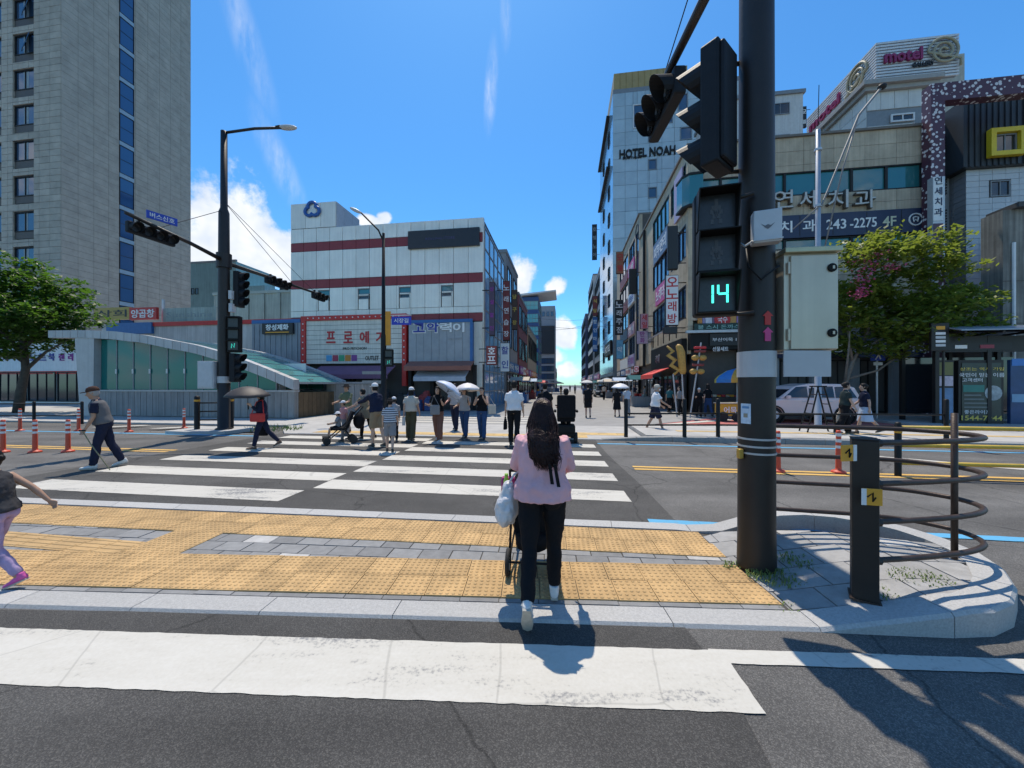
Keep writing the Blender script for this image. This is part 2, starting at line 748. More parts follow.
# ================================================================== materials used in many places
A_NEW = asphalt('asphalt_new', 0.060, 0.094, patch=0.26)
A_OLD = asphalt('asphalt_old', 0.10, 0.155, patch=0.26)
A_MID = asphalt('asphalt_mid', 0.085, 0.15, patch=0.12)
W_PAINT = road_paint('white_road_paint', (0.55, 0.53, 0.475), 0.9)
W_PAINT2 = road_paint('white_road_paint_worn', (0.53, 0.51, 0.46), 1.05)
Y_PAINT = road_paint('yellow_road_paint', (0.66, 0.40, 0.10), 0.8)
B_PAINT = road_paint('blue_road_paint', (0.10, 0.38, 0.62), 0.8)
TACT = M('yellow_tactile', (0.47, 0.305, 0.135), 0.85, var=0.30, scale=3.4, bump=0.3, bscale=120, rnd=0.09)
PAVER = M('grey_paver', (0.225, 0.225, 0.222), 0.9, var=0.2, scale=10, bump=0.35, bscale=140, rnd=0.16)
PAVER_L = M('pale_paver', (0.42, 0.41, 0.39), 0.9, var=0.2, scale=10, bump=0.35, bscale=140, rnd=0.12)
PAVER_N = M('mid_paver', (0.31, 0.305, 0.295), 0.9, var=0.2, scale=10, bump=0.35, bscale=140, rnd=0.12)
GRANITE = M('granite_kerb', (0.40, 0.395, 0.38), 0.85, var=0.24, scale=70, bump=0.3, bscale=160, rnd=0.07)
KERB_D = M('kerb_grey', (0.30, 0.30, 0.29), 0.85, var=0.2, scale=20, bump=0.2, bscale=60, rnd=0.10)
CONC = M('concrete', (0.36, 0.355, 0.34), 0.9, var=0.16, scale=2.0, bump=0.15, bscale=30, streak=0.2)
PAVE_FAR = M('pale_paving', (0.40, 0.39, 0.37), 0.9, var=0.2, scale=1.5, bump=0.2, bscale=30)
BROWN = M('brown_painted_steel', (0.017, 0.011, 0.008), 0.5, 0.0, var=0.25, scale=6, bump=0.05, bscale=25)
BROWN2 = M('rail_brown_steel', (0.050, 0.031, 0.023), 0.5, 0.2, var=0.45, scale=9, bump=0.1, bscale=60)
BLACK = M('black_plastic', (0.007, 0.007, 0.007), 0.6, var=0.15, scale=8, spec=0.25)
BLACKM = M('black_steel', (0.010, 0.0095, 0.009), 0.55, 0.0, var=0.2, scale=8, spec=0.3)
SIGNAL = M('signal_housing', (0.012, 0.0135, 0.017), 0.6, var=0.2, scale=10, bump=0.1, bscale=90, spec=0.25)
LENS = M('dark_lens', (0.02, 0.02, 0.022), 0.25, var=0.3, scale=40)
STEEL = M('stainless_steel', (0.56, 0.49, 0.38), 0.36, 0.4, var=0.10, scale=2.0, streak=0.12)
GALV = M('galvanised_steel', (0.50, 0.51, 0.52), 0.5, 0.6, var=0.12, scale=6)
GREYBOX = M('grey_box_paint', (0.52, 0.53, 0.54), 0.5, 0.1, var=0.08, scale=8)
WHITE = M('white_paint', (0.74, 0.74, 0.73), 0.5, var=0.08, scale=3, streak=0.08)
RED = M('red_paint', (0.52, 0.03, 0.025), 0.5, var=0.15, scale=5)
ORANGE = M('orange_red_plastic', (0.62, 0.075, 0.03), 0.5, var=0.12, scale=7)
YELLOW = M('yellow_sign_paint', (0.72, 0.33, 0.025), 0.5, var=0.1, scale=8)
LED = M('green_led', (0.08, 0.95, 0.72), 0.4, var=0, emit=1.1)
GRASS = M('weed_green', (0.16, 0.22, 0.05), 0.7, var=0.35, scale=8)

# ================================================================== ground, roads, markings
GZ = 0.018                     # level of the dropped kerbs
g = MB()
g.add([(-1500, -60, -0.06), (1500, -60, -0.06), (1500, 2400, -0.06), (-1500, 2400, -0.06)], [(0, 1, 2, 3)])
tag(g.build('ground', A_MID), kind='structure')


def sheet(name, pts, z, mat, kind='structure', parent=None):
    me = MB().add([(p[0], p[1], z) for p in pts], [tuple(range(len(pts)))]).mesh(name)
    o = obj(name, me, mat, parent)
    if parent is None:
        tag(o, kind=kind)
    return o


def uvsheet(name, u0, u1, v0, v1, z, mat, parent=None):
    return sheet(name, [P(u0, v0), P(u1, v0), P(u1, v1), P(u0, v1)], z, mat, parent=parent)


V_KERB = 11.3                 # far kerb of the crossing road
road = sheet('road', [P(-90, V_KERB), P(-90, -30), P(90, -30), P(90, V_KERB)], 0.0, A_OLD)
# newer black tarmac where the crossings are
sheet('resurfaced_road', [(-14, 2.9), (-14, -6), (1.20, -6), (1.16, 1.0), (1.12, 1.6), (1.20, 2.1), (1.17, 2.62)], 0.004, A_NEW)
pts = [P(-9.6, 4.3), P(1.35, 4.3), P(1.25, 6.2), P(1.15, 7.3), P(1.0, 9.0), P(0.9, V_KERB), P(-9.6, V_KERB)]
sheet('resurfaced_road', pts, 0.004, A_NEW)


def stripe(pts, name='crossing_stripe', mat=W_PAINT, z=0.008):
    # slightly ragged paint edge
    out = []
    n = len(pts)
    for i in range(n):
        a, b = Vector(pts[i]).to_2d(), Vector(pts[(i + 1) % n]).to_2d()
        d = (b - a)
        m = max(1, int(d.length / 0.055))
        nv = Vector((-d.y, d.x)).normalized()
        for k in range(m):
            j = random.uniform(-0.0035, 0.0035) if k else 0
            out.append(tuple(a + d * k / m + nv * j))
    return sheet(name, out, z, mat, parent=road)


# wide near bar and the thin give-way line beside it (2.6 degrees to the lens axis)
T26 = math.tan(R(2.6))


def NL(X, c):
    return (X, (c - math.sin(R(2.6)) * X) / math.cos(R(2.6)))


stripe([NL(-3.9, 2.345), NL(-4.4, 1.90), NL(1.27, 1.905), NL(1.30, 2.345)])
stripe([NL(1.20, 2.24), NL(9.5, 2.235), NL(9.5, 2.355), NL(1.22, 2.36)], 'edge_line', z=0.0065)
# zebra halves, staggered
for i in range(5):
    c = 5.66 + 1.13 * i
    w = 0.27
    stripe([P(-3.98, c - w), P(0.93 - 0.03 * i, c - w), P(0.90 - 0.03 * i, c + w), P(-4.0, c + w)], mat=W_PAINT2 if i % 2 else W_PAINT)
for i in range(6):
    c = 4.98 + 1.13 * i
    w = 0.27
    stripe([P(-8.85, c - w), P(-4.02, c - w), P(-4.02, c + w), P(-8.85, c + w)], mat=W_PAINT if i % 2 else W_PAINT2)
# double yellow on the right, yellow on the left, blue edge lines
for dv in (0.0, 0.22):
    stripe([P(1.35, 7.45 + dv), P(60, 7.45 + dv), P(60, 7.57 + dv), P(1.35, 7.57 + dv)], 'yellow_centre_line', Y_PAINT)
    stripe([P(-60, 7.75 + dv), P(-9.7, 7.75 + dv), P(-9.7, 7.87 + dv), P(-60, 7.87 + dv)], 'yellow_centre_line', Y_PAINT)
stripe([P(1.0, 4.60), P(40, 4.60), P(40, 4.73), P(1.0, 4.73)], 'blue_edge_line', B_PAINT)
stripe([P(0.9, V_KERB - 0.75), P(40, V_KERB - 0.75), P(40, V_KERB - 0.6), P(0.9, V_KERB - 0.6)], 'blue_edge_line', B_PAINT)
stripe([P(-60, 10.55), P(-9.9, 10.55), P(-9.9, 10.7), P(-60, 10.7)], 'blue_edge_line', B_PAINT)
# white slanting lane marks in the hatched bay on the left and right
for u in (-18.2, -15.6, -13.0):
    stripe([P(u, 11.9), P(u + 0.5, 11.9), P(u + 1.5, 12.9), P(u + 1.0, 12.9)], 'hatch_mark', W_PAINT)
stripe([P(6.4, 9.8), P(6.8, 9.9), P(10.2, 7.95), P(9.7, 7.95)], 'hatch_mark', W_PAINT)


# ================================================================== near traffic island
def FL(X, c):
    return (X, (c - math.sin(R(6.3)) * X) / math.cos(R(6.3)))


def zi(X, Y):
    """island level: dropped at the crossing, ramped up to the nose"""
    t = min(1.0, max(0.0, (X - 2.05) / 0.95))
    return GZ + 0.155 * t


isl_out = [NL(-8.5, 2.56), NL(-4, 2.56), NL(0, 2.56), NL(1.95, 2.56), (2.5, 2.435), (2.88, 2.41), (3.16, 2.425), (3.42, 2.52), (3.69, 2.70), (3.96, 2.97),
           (4.12, 3.25), (4.17, 3.55), (4.12, 3.85), (3.96, 4.12), (3.70, 4.32), (3.35, 4.42), (2.9, 4.38), (2.3, 4.25), FL(1.9, 4.56), FL(-2, 4.56), FL(-8.5, 4.56)]


def inset(poly, d):
    out = []
    n = len(poly)
    for i in range(n):
        p0, p, p1 = (Vector(poly[(i - 1) % n]), Vector(poly[i]), Vector(poly[(i + 1) % n]))
        e0, e1 = (p - p0).normalized(), (p1 - p).normalized()
        n0, n1 = Vector((-e0.y, e0.x)), Vector((-e1.y, e1.x))
        b = (n0 + n1)
        b = b / max(0.3, b.dot(n0))
        out.append(tuple(p + b * d))
    return out


isl_in = inset(isl_out, 0.205)
island = MB()
top = [(p[0], p[1], 0.006) for p in isl_in]
island.add(top, [tuple(range(len(top)))])
island = tag(island.build('traffic_island', M('paver_joint_sand', (0.07, 0.065, 0.055), 0.95, var=0.25, scale=20)), kind='structure')

# kerb stones round the rim
rim = []
n = len(isl_out)
for i in range(n - 1):
    a, b = Vector(isl_out[i]), Vector(isl_out[i + 1])
    c, d = Vector(isl_in[i]), Vector(isl_in[i + 1])
    m = max(1, round((b - a).length / 0.12))
    for k in range(m):
        rim.append((a.lerp(b, k / m), c.lerp(d, k / m)))
rim.append((Vector(isl_out[-1]), Vector(isl_in[-1])))
s = 0
while s < len(rim) - 1:
    ln = 8 if (rim[s][0].x < 2.0) else random.choice((6, 7))
    e = min(len(rim) - 1, s + ln)
    if len(rim) - 1 - e < 3:
        e = len(rim) - 1
    vs, fs = [], []
    seg = rim[s:e + 1]
    for j, (a, b) in enumerate(seg):
        if j == 0:
            a, b = a.lerp(seg[1][0], 0.05), b.lerp(seg[1][1], 0.05)
        z = zi(a.x, a.y)
        ch = a.lerp(b, 0.09)
        vs += [(a.x, a.y, -0.05), (a.x, a.y, z - 0.018), (ch.x, ch.y, z + 0.004), (b.x, b.y, z), (b.x, b.y, -0.05)]
    for j in range(len(seg) - 1):
        for q in range(4):
            fs.append((j * 5 + q, (j + 1) * 5 + q, (j + 1) * 5 + q + 1, j * 5 + q + 1))
    fs.append((0, 1, 2, 3, 4))
    q = (len(seg) - 1) * 5
    fs.append((q + 4, q + 3, q + 2, q + 1, q))
    MB().add(vs, fs).build('kerb_stone', GRANITE, island, fix=True)
    s = e

# tactile blocks
TS = 0.3


def tact_mesh(kind):
    m = MB()
    a = TS / 2 - 0.003
    m.box((0, 0, -0.015), (2 * a, 2 * a, 0.03))
    if kind == 'dot':
        for i in range(6):
            for j in range(6):
                x, y = (i - 2.5) * 0.05, (j - 2.5) * 0.05
                vs, fs = [], []
                for (r, z) in ((0.0175, -0.001), (0.011, 0.006)):
                    for k in range(6):
                        t = PI / 3 * k
                        vs.append((x + r * math.cos(t), y + r * math.sin(t), z))
                for k in range(6):
                    fs.append((k, (k + 1) % 6, 6 + (k + 1) % 6, 6 + k))
                fs.append(tuple(range(6, 12)))
                m.add(vs, fs)
    else:
        for j in range(4):
            y = (j - 1.5) * 0.075
            vs = [(-0.135, y - 0.018, 0), (0.135, y - 0.018, 0), (0.135, y + 0.018, 0), (-0.135, y + 0.018, 0),
                  (-0.13, y - 0.011, 0.007), (0.13, y - 0.011, 0.007), (0.13, y + 0.011, 0.007), (-0.13, y + 0.011, 0.007)]
            m.add(vs, [(4, 5, 6, 7), (0, 1, 5, 4), (1, 2, 6, 5), (2, 3, 7, 6), (3, 0, 4, 7)])
    me = m.mesh('tactile_' + kind)
    me.materials.append(TACT)
    return me


DOT, BAR = tact_mesh('dot'), tact_mesh('bar')


def tact_row(me, x0, x1, c, ang, fn, parent, z=GZ, cs=1):
    nx = int((x1 - x0) / TS)
    ca, sa = math.cos(ang), math.sin(ang)
    for r in range(cs):
        cc = c + (r + 0.5) * TS
        for i in range(nx):
            # position along the row, measured back from its right end
            t = x1 - (i + 0.5) * TS * ca
            X, Y = t, (cc - sa * t) / ca
            o = obj('tactile_block', me, None, parent, (X, Y, z + random.uniform(-0.0015, 0.002)), -ang + random.choice((0, 0, 0, 1)) * random.uniform(-0.006, 0.006))
            o.rotation_euler[0] = random.uniform(-0.006, 0.006)


tact_row(DOT, -7.6, 2.02, 2.84, R(2.6), NL, island, cs=2)
tact_row(DOT, -7.6, 2.05, 3.71, R(6.3), FL, island, cs=2)
# guiding blocks leading off to the left, with a junction patch
for i in range(14):
    t = -3.97 - i * TS
    for r in range(1):
        Y = 3.725 - (t + 3.97) * 0.155
        obj('tactile_block', BAR, None, island, (t, Y, GZ), R(-8.8))
# junction of dotted blocks linking both bands
for (X, Y) in ((-3.67, 3.745), (-3.37, 3.72), (-3.645, 4.04), (-3.345, 4.015)):
    obj('tactile_block', DOT, None, island, (X, Y, GZ - 0.001), R(-5))

# grey pavers between the bands, in front of the near band and over the nose
nose_clip = [p for p in isl_in]


def in_band(X, Y):
    cn = X * math.sin(R(2.6)) + Y * math.cos(R(2.6))
    cf = X * math.sin(R(6.3)) + Y * math.cos(R(6.3))
    return cn, cf


def pave(poly, mat=None):
    if len(poly) < 3:
        return
    ar = 0
    for i in range(len(poly)):
        a, b = poly[i], poly[(i + 1) % len(poly)]
        ar += a[0] * b[1] - b[0] * a[1]
    if abs(ar) / 2 < 0.0015:
        return
    if ar < 0:
        poly = poly[::-1]
    cx, cy = sum(p[0] for p in poly) / len(poly), sum(p[1] for p in poly) / len(poly)
    dz = random.uniform(-0.003, 0.002)
    tx, ty = random.uniform(-0.008, 0.008), random.uniform(-0.008, 0.008)
    k = [(p[0] - cx, p[1] - cy, zi(*p) - 0.0055 + dz + (p[0] - cx) * tx + (p[1] - cy) * ty) for p in poly]
    m = len(k)
    vs = [(a[0], a[1], -0.01) for a in k] + k
    fs = [(i, (i + 1) % m, m + (i + 1) % m, m + i) for i in range(m)] + [tuple(range(m, 2 * m))]
    r = random.random()
    MB().add(vs, fs).build('paver', mat or (PAVER_L if r < 0.06 else PAVER if cx < 2 else PAVER_N), island, loc=(cx, cy, 0))


# convex clip regions
mid = [NL(-7.6, 3.445), NL(2.02, 3.445), FL(2.05, 3.705), FL(-7.6, 3.705)]
strip = [NL(-8, 2.785), NL(2.02, 2.785), NL(2.02, 2.835), NL(-8, 2.835)]
nose = [NL(2.03, 2.79)] + [p for p in isl_in if p[0] > 2.06] + [FL(2.06, 4.32)]
pw, ph, gap = 0.30, 0.20, 0.011
ang = R(-5)
ca, sa = math.cos(ang), math.sin(ang)
for clip, hh, off in ((mid, 0.20, 0.0), (nose, 0.30, 0.1)):
    for j in range(-2, 22):
        for i in range(-32, 20):
            lx = (i + (0.5 if j % 2 else 0)) * pw
            ly = 2.2 + j * hh
            q = [(lx + gap / 2, ly + gap / 2), (lx + pw - gap / 2, ly + gap / 2), (lx + pw - gap / 2, ly + hh - gap / 2), (lx + gap / 2, ly + hh - gap / 2)]
            q = [(x * ca - y * sa, x * sa + y * ca) for x, y in q]
            pave(clip_poly(q, clip))
for i in range(33):
    x = -7.6 + i * 0.3
    q = [NL(x + 0.003, 2.786), NL(x + 0.297, 2.786), NL(x + 0.297, 2.835), NL(x + 0.003, 2.835)]
    if x < 1.8:
        pave(q, PAVER)


# weeds in the joints round the pole foot
def tuft(label, X, Y, n, rad, hgt, cat='weeds'):
    m = MB()
    for i in range(n):
        a, r = random.uniform(0, 2 * PI), rad * math.sqrt(random.random())
        x, y = r * math.cos(a), r * math.sin(a) * 0.7
        h = hgt * random.uniform(0.35, 1.0) * (1.1 - 0.6 * r / rad)
        la = random.uniform(0, 2 * PI)
        le = h * random.uniform(0.3, 1.1)
        w = random.uniform(0.0022, 0.0042)
        dx, dy = math.cos(la), math.sin(la)
        vs = [(x - dy * w, y + dx * w, 0), (x + dy * w, y - dx * w, 0), (x + dx * le * 0.45 - dy * w * 1.2, y + dy * le * 0.45 + dx * w * 1.2, h * 0.7),
              (x + dx * le * 0.45 + dy * w * 1.2, y + dy * le * 0.45 - dx * w * 1.2, h * 0.7), (x + dx * le, y + dy * le, h * random.uniform(0.55, 1.0))]
        m.add(vs, [(0, 1, 3, 2), (2, 3, 4)])
    o = m.build('weeds', GRASS, loc=(X, Y, zi(X, Y) - 0.012))
    tag(o, label, 'weeds', kind='stuff')
    return o


tuft('green weeds growing round the foot of the big brown pole', 2.22, 3.10, 330, 0.25, 0.09)
tuft('green weeds growing beside the brown pole towards the nose', 2.55, 3.28, 200, 0.22, 0.06)
tuft('sparse weeds left of the brown pole by tactile blocks', 1.98, 3.33, 60, 0.10, 0.09)
tuft('thin weeds along the ramped kerb', 2.05, 2.72, 70, 0.16, 0.04)
tuft('thin weeds at the foot of the square post', 2.75, 2.72, 80, 0.17, 0.05)
tuft('thin weeds in the joints inside the curved rails', 3.15, 2.86, 170, 0.22, 0.04)


# ================================================================== curved guard rail on the nose
rail = thing('curved_guard_rail', 'brown curved tube guard rail with square posts on the island nose', 'guard rail', (2.57, 2.70, zi(2.57, 2.7)), R(-4))
rb = Vector((2.57, 2.70, zi(2.57, 2.7)))
rinv = (Matrix.Translation(rb) @ Matrix.Rotation(R(-4), 4, 'Z')).inverted()


def RL(p):
    return rinv @ Vector(p)


m = MB().box((0, 0, 0.57), (0.145, 0.145, 1.16), R(-34))
m.box((0, 0, 1.156), (0.152, 0.152, 0.012), R(-34))
m.build('post', BROWN, rail, bevel=0.006)
MB().box((0, 0, 0.002), (0.17, 0.17, 0.012), R(-34)).build('base_plate', BROWN2, rail)
q = RL((2.57, 3.88, zi(2.5, 3.85)))
MB().box((q.x, q.y, 0.53), (0.165, 0.165, 1.08)).build('post', BROWN, rail, bevel=0.006)
ctrl = [(2.64, 2.71), (2.95, 2.745), (3.3, 2.80), (3.58, 2.87), (3.79, 2.97), (3.90, 3.10), (3.93, 3.26), (3.86, 3.42), (3.72, 3.56), (3.42, 3.68), (3.0, 3.78), (2.62, 3.87)]


def smooth_path(ps, k=4):
    out = []
    n = len(ps)
    for i in range(n - 1):
        p0, p1, p2, p3 = (Vector(ps[max(0, i - 1)]), Vector(ps[i]), Vector(ps[i + 1]), Vector(ps[min(n - 1, i + 2)]))
        for j in range(k):
            t = j / k
            out.append(0.5 * ((2 * p1) + (p2 - p0) * t + (2 * p0 - 5 * p1 + 4 * p2 - p3) * t * t + (3 * p1 - p0 - 3 * p2 + p3) * t ** 3))
    out.append(Vector(ps[-1]))
    return out


for z in (1.225, 0.925, 0.645, 0.365):
    pth = [RL((p[0], p[1], z)) for p in smooth_path([Vector((a, b, 0)) for a, b in ctrl])]
    MB().tube(pth, 0.021, 8).build('rail', BROWN2, rail, smooth=True)
    for e in (pth[0], pth[-1]):
        MB().tube([e - Vector((0.03, 0, 0)), e + Vector((0.05, 0.002, 0))], 0.032, 8).build('rail_socket', BROWN, rail)
q = RL((3.42, 2.86, 0))
MB().tube([(q.x, q.y, 0.20), (q.x, q.y, 1.33)], 0.020, 8).build('upright', BROWN2, rail, smooth=True)
# two square yellow warning plates
for (px, py, Yp, rz) in ((848, 453, 2.60, 0.25), (872, 497, 2.56, -0.2)):
    w = Vector(((px - 512) / FPX * Yp, Yp, EYE + (HOR - py) / FPX * Yp))
    q = RL(w)
    pl = MB().box((0, 0, 0), (0.115, 0.012, 0.115)).build('warning_plate', YELLOW, rail, loc=q, rz=rz, bevel=0.003)
    tag(pl, 'yellow square reflector plate with black mark')
    MB().box((0.05 if rz > 0 else -0.05, -0.008, 0), (0.028, 0.004, 0.113)).build('white_edge', WHITE, pl)
    MB().tube([(-0.03, -0.0075, 0), (0.002, -0.0075, 0.03), (0.002, -0.0075, -0.03), (0.018, -0.0075, 0)], 0.006, 4).build('symbol', BLACK, pl)

# ================================================================== big brown signal pole
PX, PY = 2.18, 3.30
pole = thing('signal_pole', 'thick brown signal pole at the island edge with mast arm overhead', 'signal pole', (PX, PY, zi(PX, PY)), 0)
MB().lathe([(0.0, -0.02), (0.155, -0.02), (0.152, 0.02), (0.147, 0.3), (0.142, 2.0), (0.135, 4.5), (0.128, 7.2), (0.125, 7.25), (0.0, 7.27)], 24).build('shaft', BROWN, pole, smooth=True)
for z, r in ((1.015, 0.150), (1.075, 0.150), (1.14, 0.150)):
    MB().lathe([(0.1425, -0.008), (r + 0.001, -0.008), (r + 0.001, 0.008), (0.1425, 0.008)], 24).build('steel_strap', GALV, pole, loc=(0, 0, z), smooth=False)
MB().box((-0.165, -0.03, 1.005), (0.04, 0.05, 0.085)).build('push_button', M('brass', (0.5, 0.33, 0.07), 0.45, 0.6), pole, bevel=0.008)
# pale sheet-metal collar that runs on under the cabinet
MB().lathe([(0.143, 1.68), (0.151, 1.68), (0.151, 1.905), (0.143, 1.905)], 24).build('pale_collar', M('pale_grey_band', (0.47, 0.47, 0.48), 0.5, 0.2, var=0.08), pole, smooth=False)
MB().box((0.33, -0.152, 1.793), (0.40, 0.012, 0.222)).box((0.36, -0.045, 1.898), (0.34, 0.2, 0.012)).build('cabinet_bracket', MATS['pale_grey_band'], pole)
# stickers, set round the shaft
def on_shaft(phi, r=0.1455):
    c, t = Vector((-0.551, -0.834, 0)), Vector((0.834, -0.551, 0))
    d = c * math.cos(phi) + t * math.sin(phi)
    return d * r, math.atan2(d.x, -d.y)


q, rz = on_shaft(R(-32))
st = tag(MB().box((0, 0, 0), (0.085, 0.006, 0.175)).build('sticker', M('sticker_blue_white', (0.50, 0.62, 0.74), 0.5, var=0.2, scale=40), pole, loc=(q.x, q.y, 1.36), rz=rz), 'pale blue notice sticker')
MB().box((0, -0.0045, -0.015), (0.035, 0.002, 0.035)).build('sticker_print', M('print_brown', (0.30, 0.27, 0.2), 0.6), st)
MB().box((0, -0.0045, 0.055), (0.06, 0.002, 0.02)).build('sticker_print', M('print_blue', (0.12, 0.28, 0.5), 0.6), st)
for z, c, nm in ((2.20, RED, 'red'), (2.06, M('pink_sticker', (0.62, 0.06, 0.22), 0.5), 'pink')):
    a = [(-0.045, 0.0), (0.0, 0.045), (0.045, 0.0), (0.025, 0.0), (0.025, -0.075), (-0.025, -0.075), (-0.025, 0.0)]
    vs = [(x, -0.003, y) for x, y in a]
    q, rz = on_shaft(R(34))
    tag(MB().add(vs + [(x, 0.003, z_) for x, _, z_ in vs], [tuple(range(7))] + [(i, (i + 1) % 7, 7 + (i + 1) % 7, 7 + i) for i in range(7)]).build('arrow_sticker', c, pole, loc=(q.x, q.y, z), rz=rz), nm + ' arrow sticker')
# conduit on the back-right and cable clamp
MB().tube([(0.151, 0.03, 0.9), (0.150, 0.03, 1.6)], 0.012, 6).build('conduit', M('lead_grey', (0.16, 0.16, 0.18), 0.5), pole)
MB().tube([(-0.135, -0.07, 2.80), (-0.16, -0.14, 2.62), (-0.08, -0.18, 2.5), (0.08, -0.17, 2.62)], 0.008, 6).build('cable', BLACK, pole, smooth=True)
# mast arm reaching away over the road
arm_dir = Vector((ST * 0.25, CT, 0))
A0 = Vector((0, 0, 6.05))
MB().tube([A0, A0 + arm_dir * 0.9, A0 + arm_dir * 2.7 + Vector((0, 0, 0.1))], [0.07, 0.06, 0.05], 10).build('mast_arm', BROWN, pole, smooth=True)
MB().lathe([(0.131, 5.9), (0.16, 5.9), (0.16, 6.2), (0.131, 6.2)], 20).build('arm_collar', BROWN, pole)
MB().tube([(0, 0, 7.0), tuple(A0 + arm_dir * 2.4 + Vector((0, 0, 0.1)))], 0.008, 5).build('stay_wire', BLACKM, pole)


def visor(r, L_, cut=0.35):
    """hood over a lens: open tube pointing along -X, longer on top"""
    m = MB()
    n = 14
    vs, fs = [], []
    for k in range(n + 1):
        a = -PI * 0.22 + (PI * 1.44) * k / n
        y, z = r * math.cos(a), r * math.sin(a)
        ln = L_ * (0.35 + 0.65 * max(0.0, (z / r + 0.7) / 1.7))
        for q in (1.0, 0.965):
            vs += [(0, y * q, z * q), (-ln, y * q, z * q)]
    for k in range(n):
        b = 4 * k
        fs += [(b, b + 1, b + 5, b + 4), (b + 2, b + 6, b + 7, b + 3), (b + 1, b + 3, b + 7, b + 5)]
    return m.add(vs, fs)


# three-lens vehicle signal seen from behind and the side, facing left
vs_ = thing('vehicle_signal', 'tall three-lens vehicle signal high on the brown pole, facing left', 'traffic light', (PX - 0.36, PY - 0.02, 3.56), R(-52))
vs_.scale = (0.92, 0.92, 0.89)
MB().box((0, 0, 0.585), (0.17, 0.36, 1.18)).build('housing', SIGNAL, vs_, bevel=0.02)
MB().box((0.1, 0.0, 0.585), (0.05, 0.30, 1.12)).build('back_cover', SIGNAL, vs_, bevel=0.02)
for z in (0.2, 0.585, 0.97):
    MB().lathe([(0.0, 0), (0.14, 0), (0.15, 0.02)], 20, Matrix.Translation((-0.088, 0, z)) @ Matrix.Rotation(-PI / 2, 4, 'Y')).build('lens', LENS, vs_)
    me = visor(0.165, 0.30)
    me.build('visor', SIGNAL, vs_, loc=(-0.085, 0, z + 0.0))
for z in (1.12, 0.02):
    MB().tube([(0.0, 0.14, z), (0.06, 0.24, z + 0.02), (0.16, 0.30, z)], 0.022, 8).build('bracket', BROWN, vs_, smooth=True)

# three-square pedestrian signal with countdown
ps = thing('pedestrian_signal', 'three-box pedestrian signal with green 14 countdown on the big pole', 'traffic light', (PX - 0.415, PY - 0.08, 2.25), R(-16))
ps.scale = (0.9, 0.9, 0.9)
MB().box((0, 0.03, 0.59), (0.37, 0.15, 1.18)).build('housing', BLACK, ps, bevel=0.025)
SEG = {'1': 'bc', '4': 'fgbc'}
for i, z in enumerate((0.20, 0.59, 0.98)):
    # hooded square mouth
    w, h, d = 0.175, 0.180, 0.165
    vs = [(-w, 0, -h), (w, 0, -h), (w, 0, h), (-w, 0, h),
          (-w, -d * 0.35, -h), (w, -d * 0.35, -h), (w, -d, h), (-w, -d, h)]
    k = 0.94
    vs += [(x * k, y, z_ * k) for x, y, z_ in vs]
    fs = [(0, 3, 7, 4), (1, 5, 6, 2), (2, 6, 7, 3), (0, 4, 5, 1), (8, 12, 15, 11), (9, 10, 14, 13), (10, 11, 15, 14), (8, 9, 13, 12),
          (4, 7, 15, 12), (5, 13, 14, 6), (6, 14, 15, 7), (4, 12, 13, 5)]
    MB().add(vs, fs).build('visor', BLACK, ps, loc=(0, -0.045, z))
    MB().box((0, -0.049, z), (0.325, 0.012, 0.33)).build('screen', M('dark_screen', (0.030, 0.031, 0.034), 0.3, var=0.35, scale=25), ps)
    if i > 0:
        # unlit walking / standing figure of faint dots
        f = MB()
        for (x, y) in ((0, 0.1), (0, 0.055), (-0.025, 0.04), (0.025, 0.04), (0, 0.01), (-0.02, -0.04), (0.02, -0.04), (-0.035, -0.09), (0.035, -0.09), (0, -0.02), (-0.04, 0.005), (0.04, 0.0)):
            f.box((x, -0.057, z + y), (0.03, 0.004, 0.045))
        f.build('unlit_figure', M('unlit_dots', (0.075, 0.075, 0.08), 0.5, var=0.4, scale=90), ps)
for ch, x0 in (('1', -0.07), ('4', 0.055)):
    L_, W_, T_ = 0.088, 0.078, 0.021
    segs = {'a': ((0, L_), (W_, T_)), 'g': ((0, 0), (W_, T_)), 'd': ((0, -L_), (W_, T_)), 'f': ((-W_ / 2, L_ / 2), (T_, L_)), 'b': ((W_ / 2, L_ / 2), (T_, L_)),
            'e': ((-W_ / 2, -L_ / 2), (T_, L_)), 'c': ((W_ / 2, -L_ / 2), (T_, L_))}
    d = MB()
    for sname in SEG[ch]:
        (x, z), (w, h) = segs[sname]
        d.box((x, 0, z), (w * 0.92, 0.004, h * 0.94))
    tag(d.build('digit', LED, ps, loc=(x0, -0.058, 0.20)), 'lit green digit ' + ch)
for z in (0.02, 1.15):
    MB().tube([(0.1, 0.06, z), (0.24, 0.07, z), (0.34, 0.02, z)], 0.02, 8).build('bracket', BROWN, ps, smooth=True)

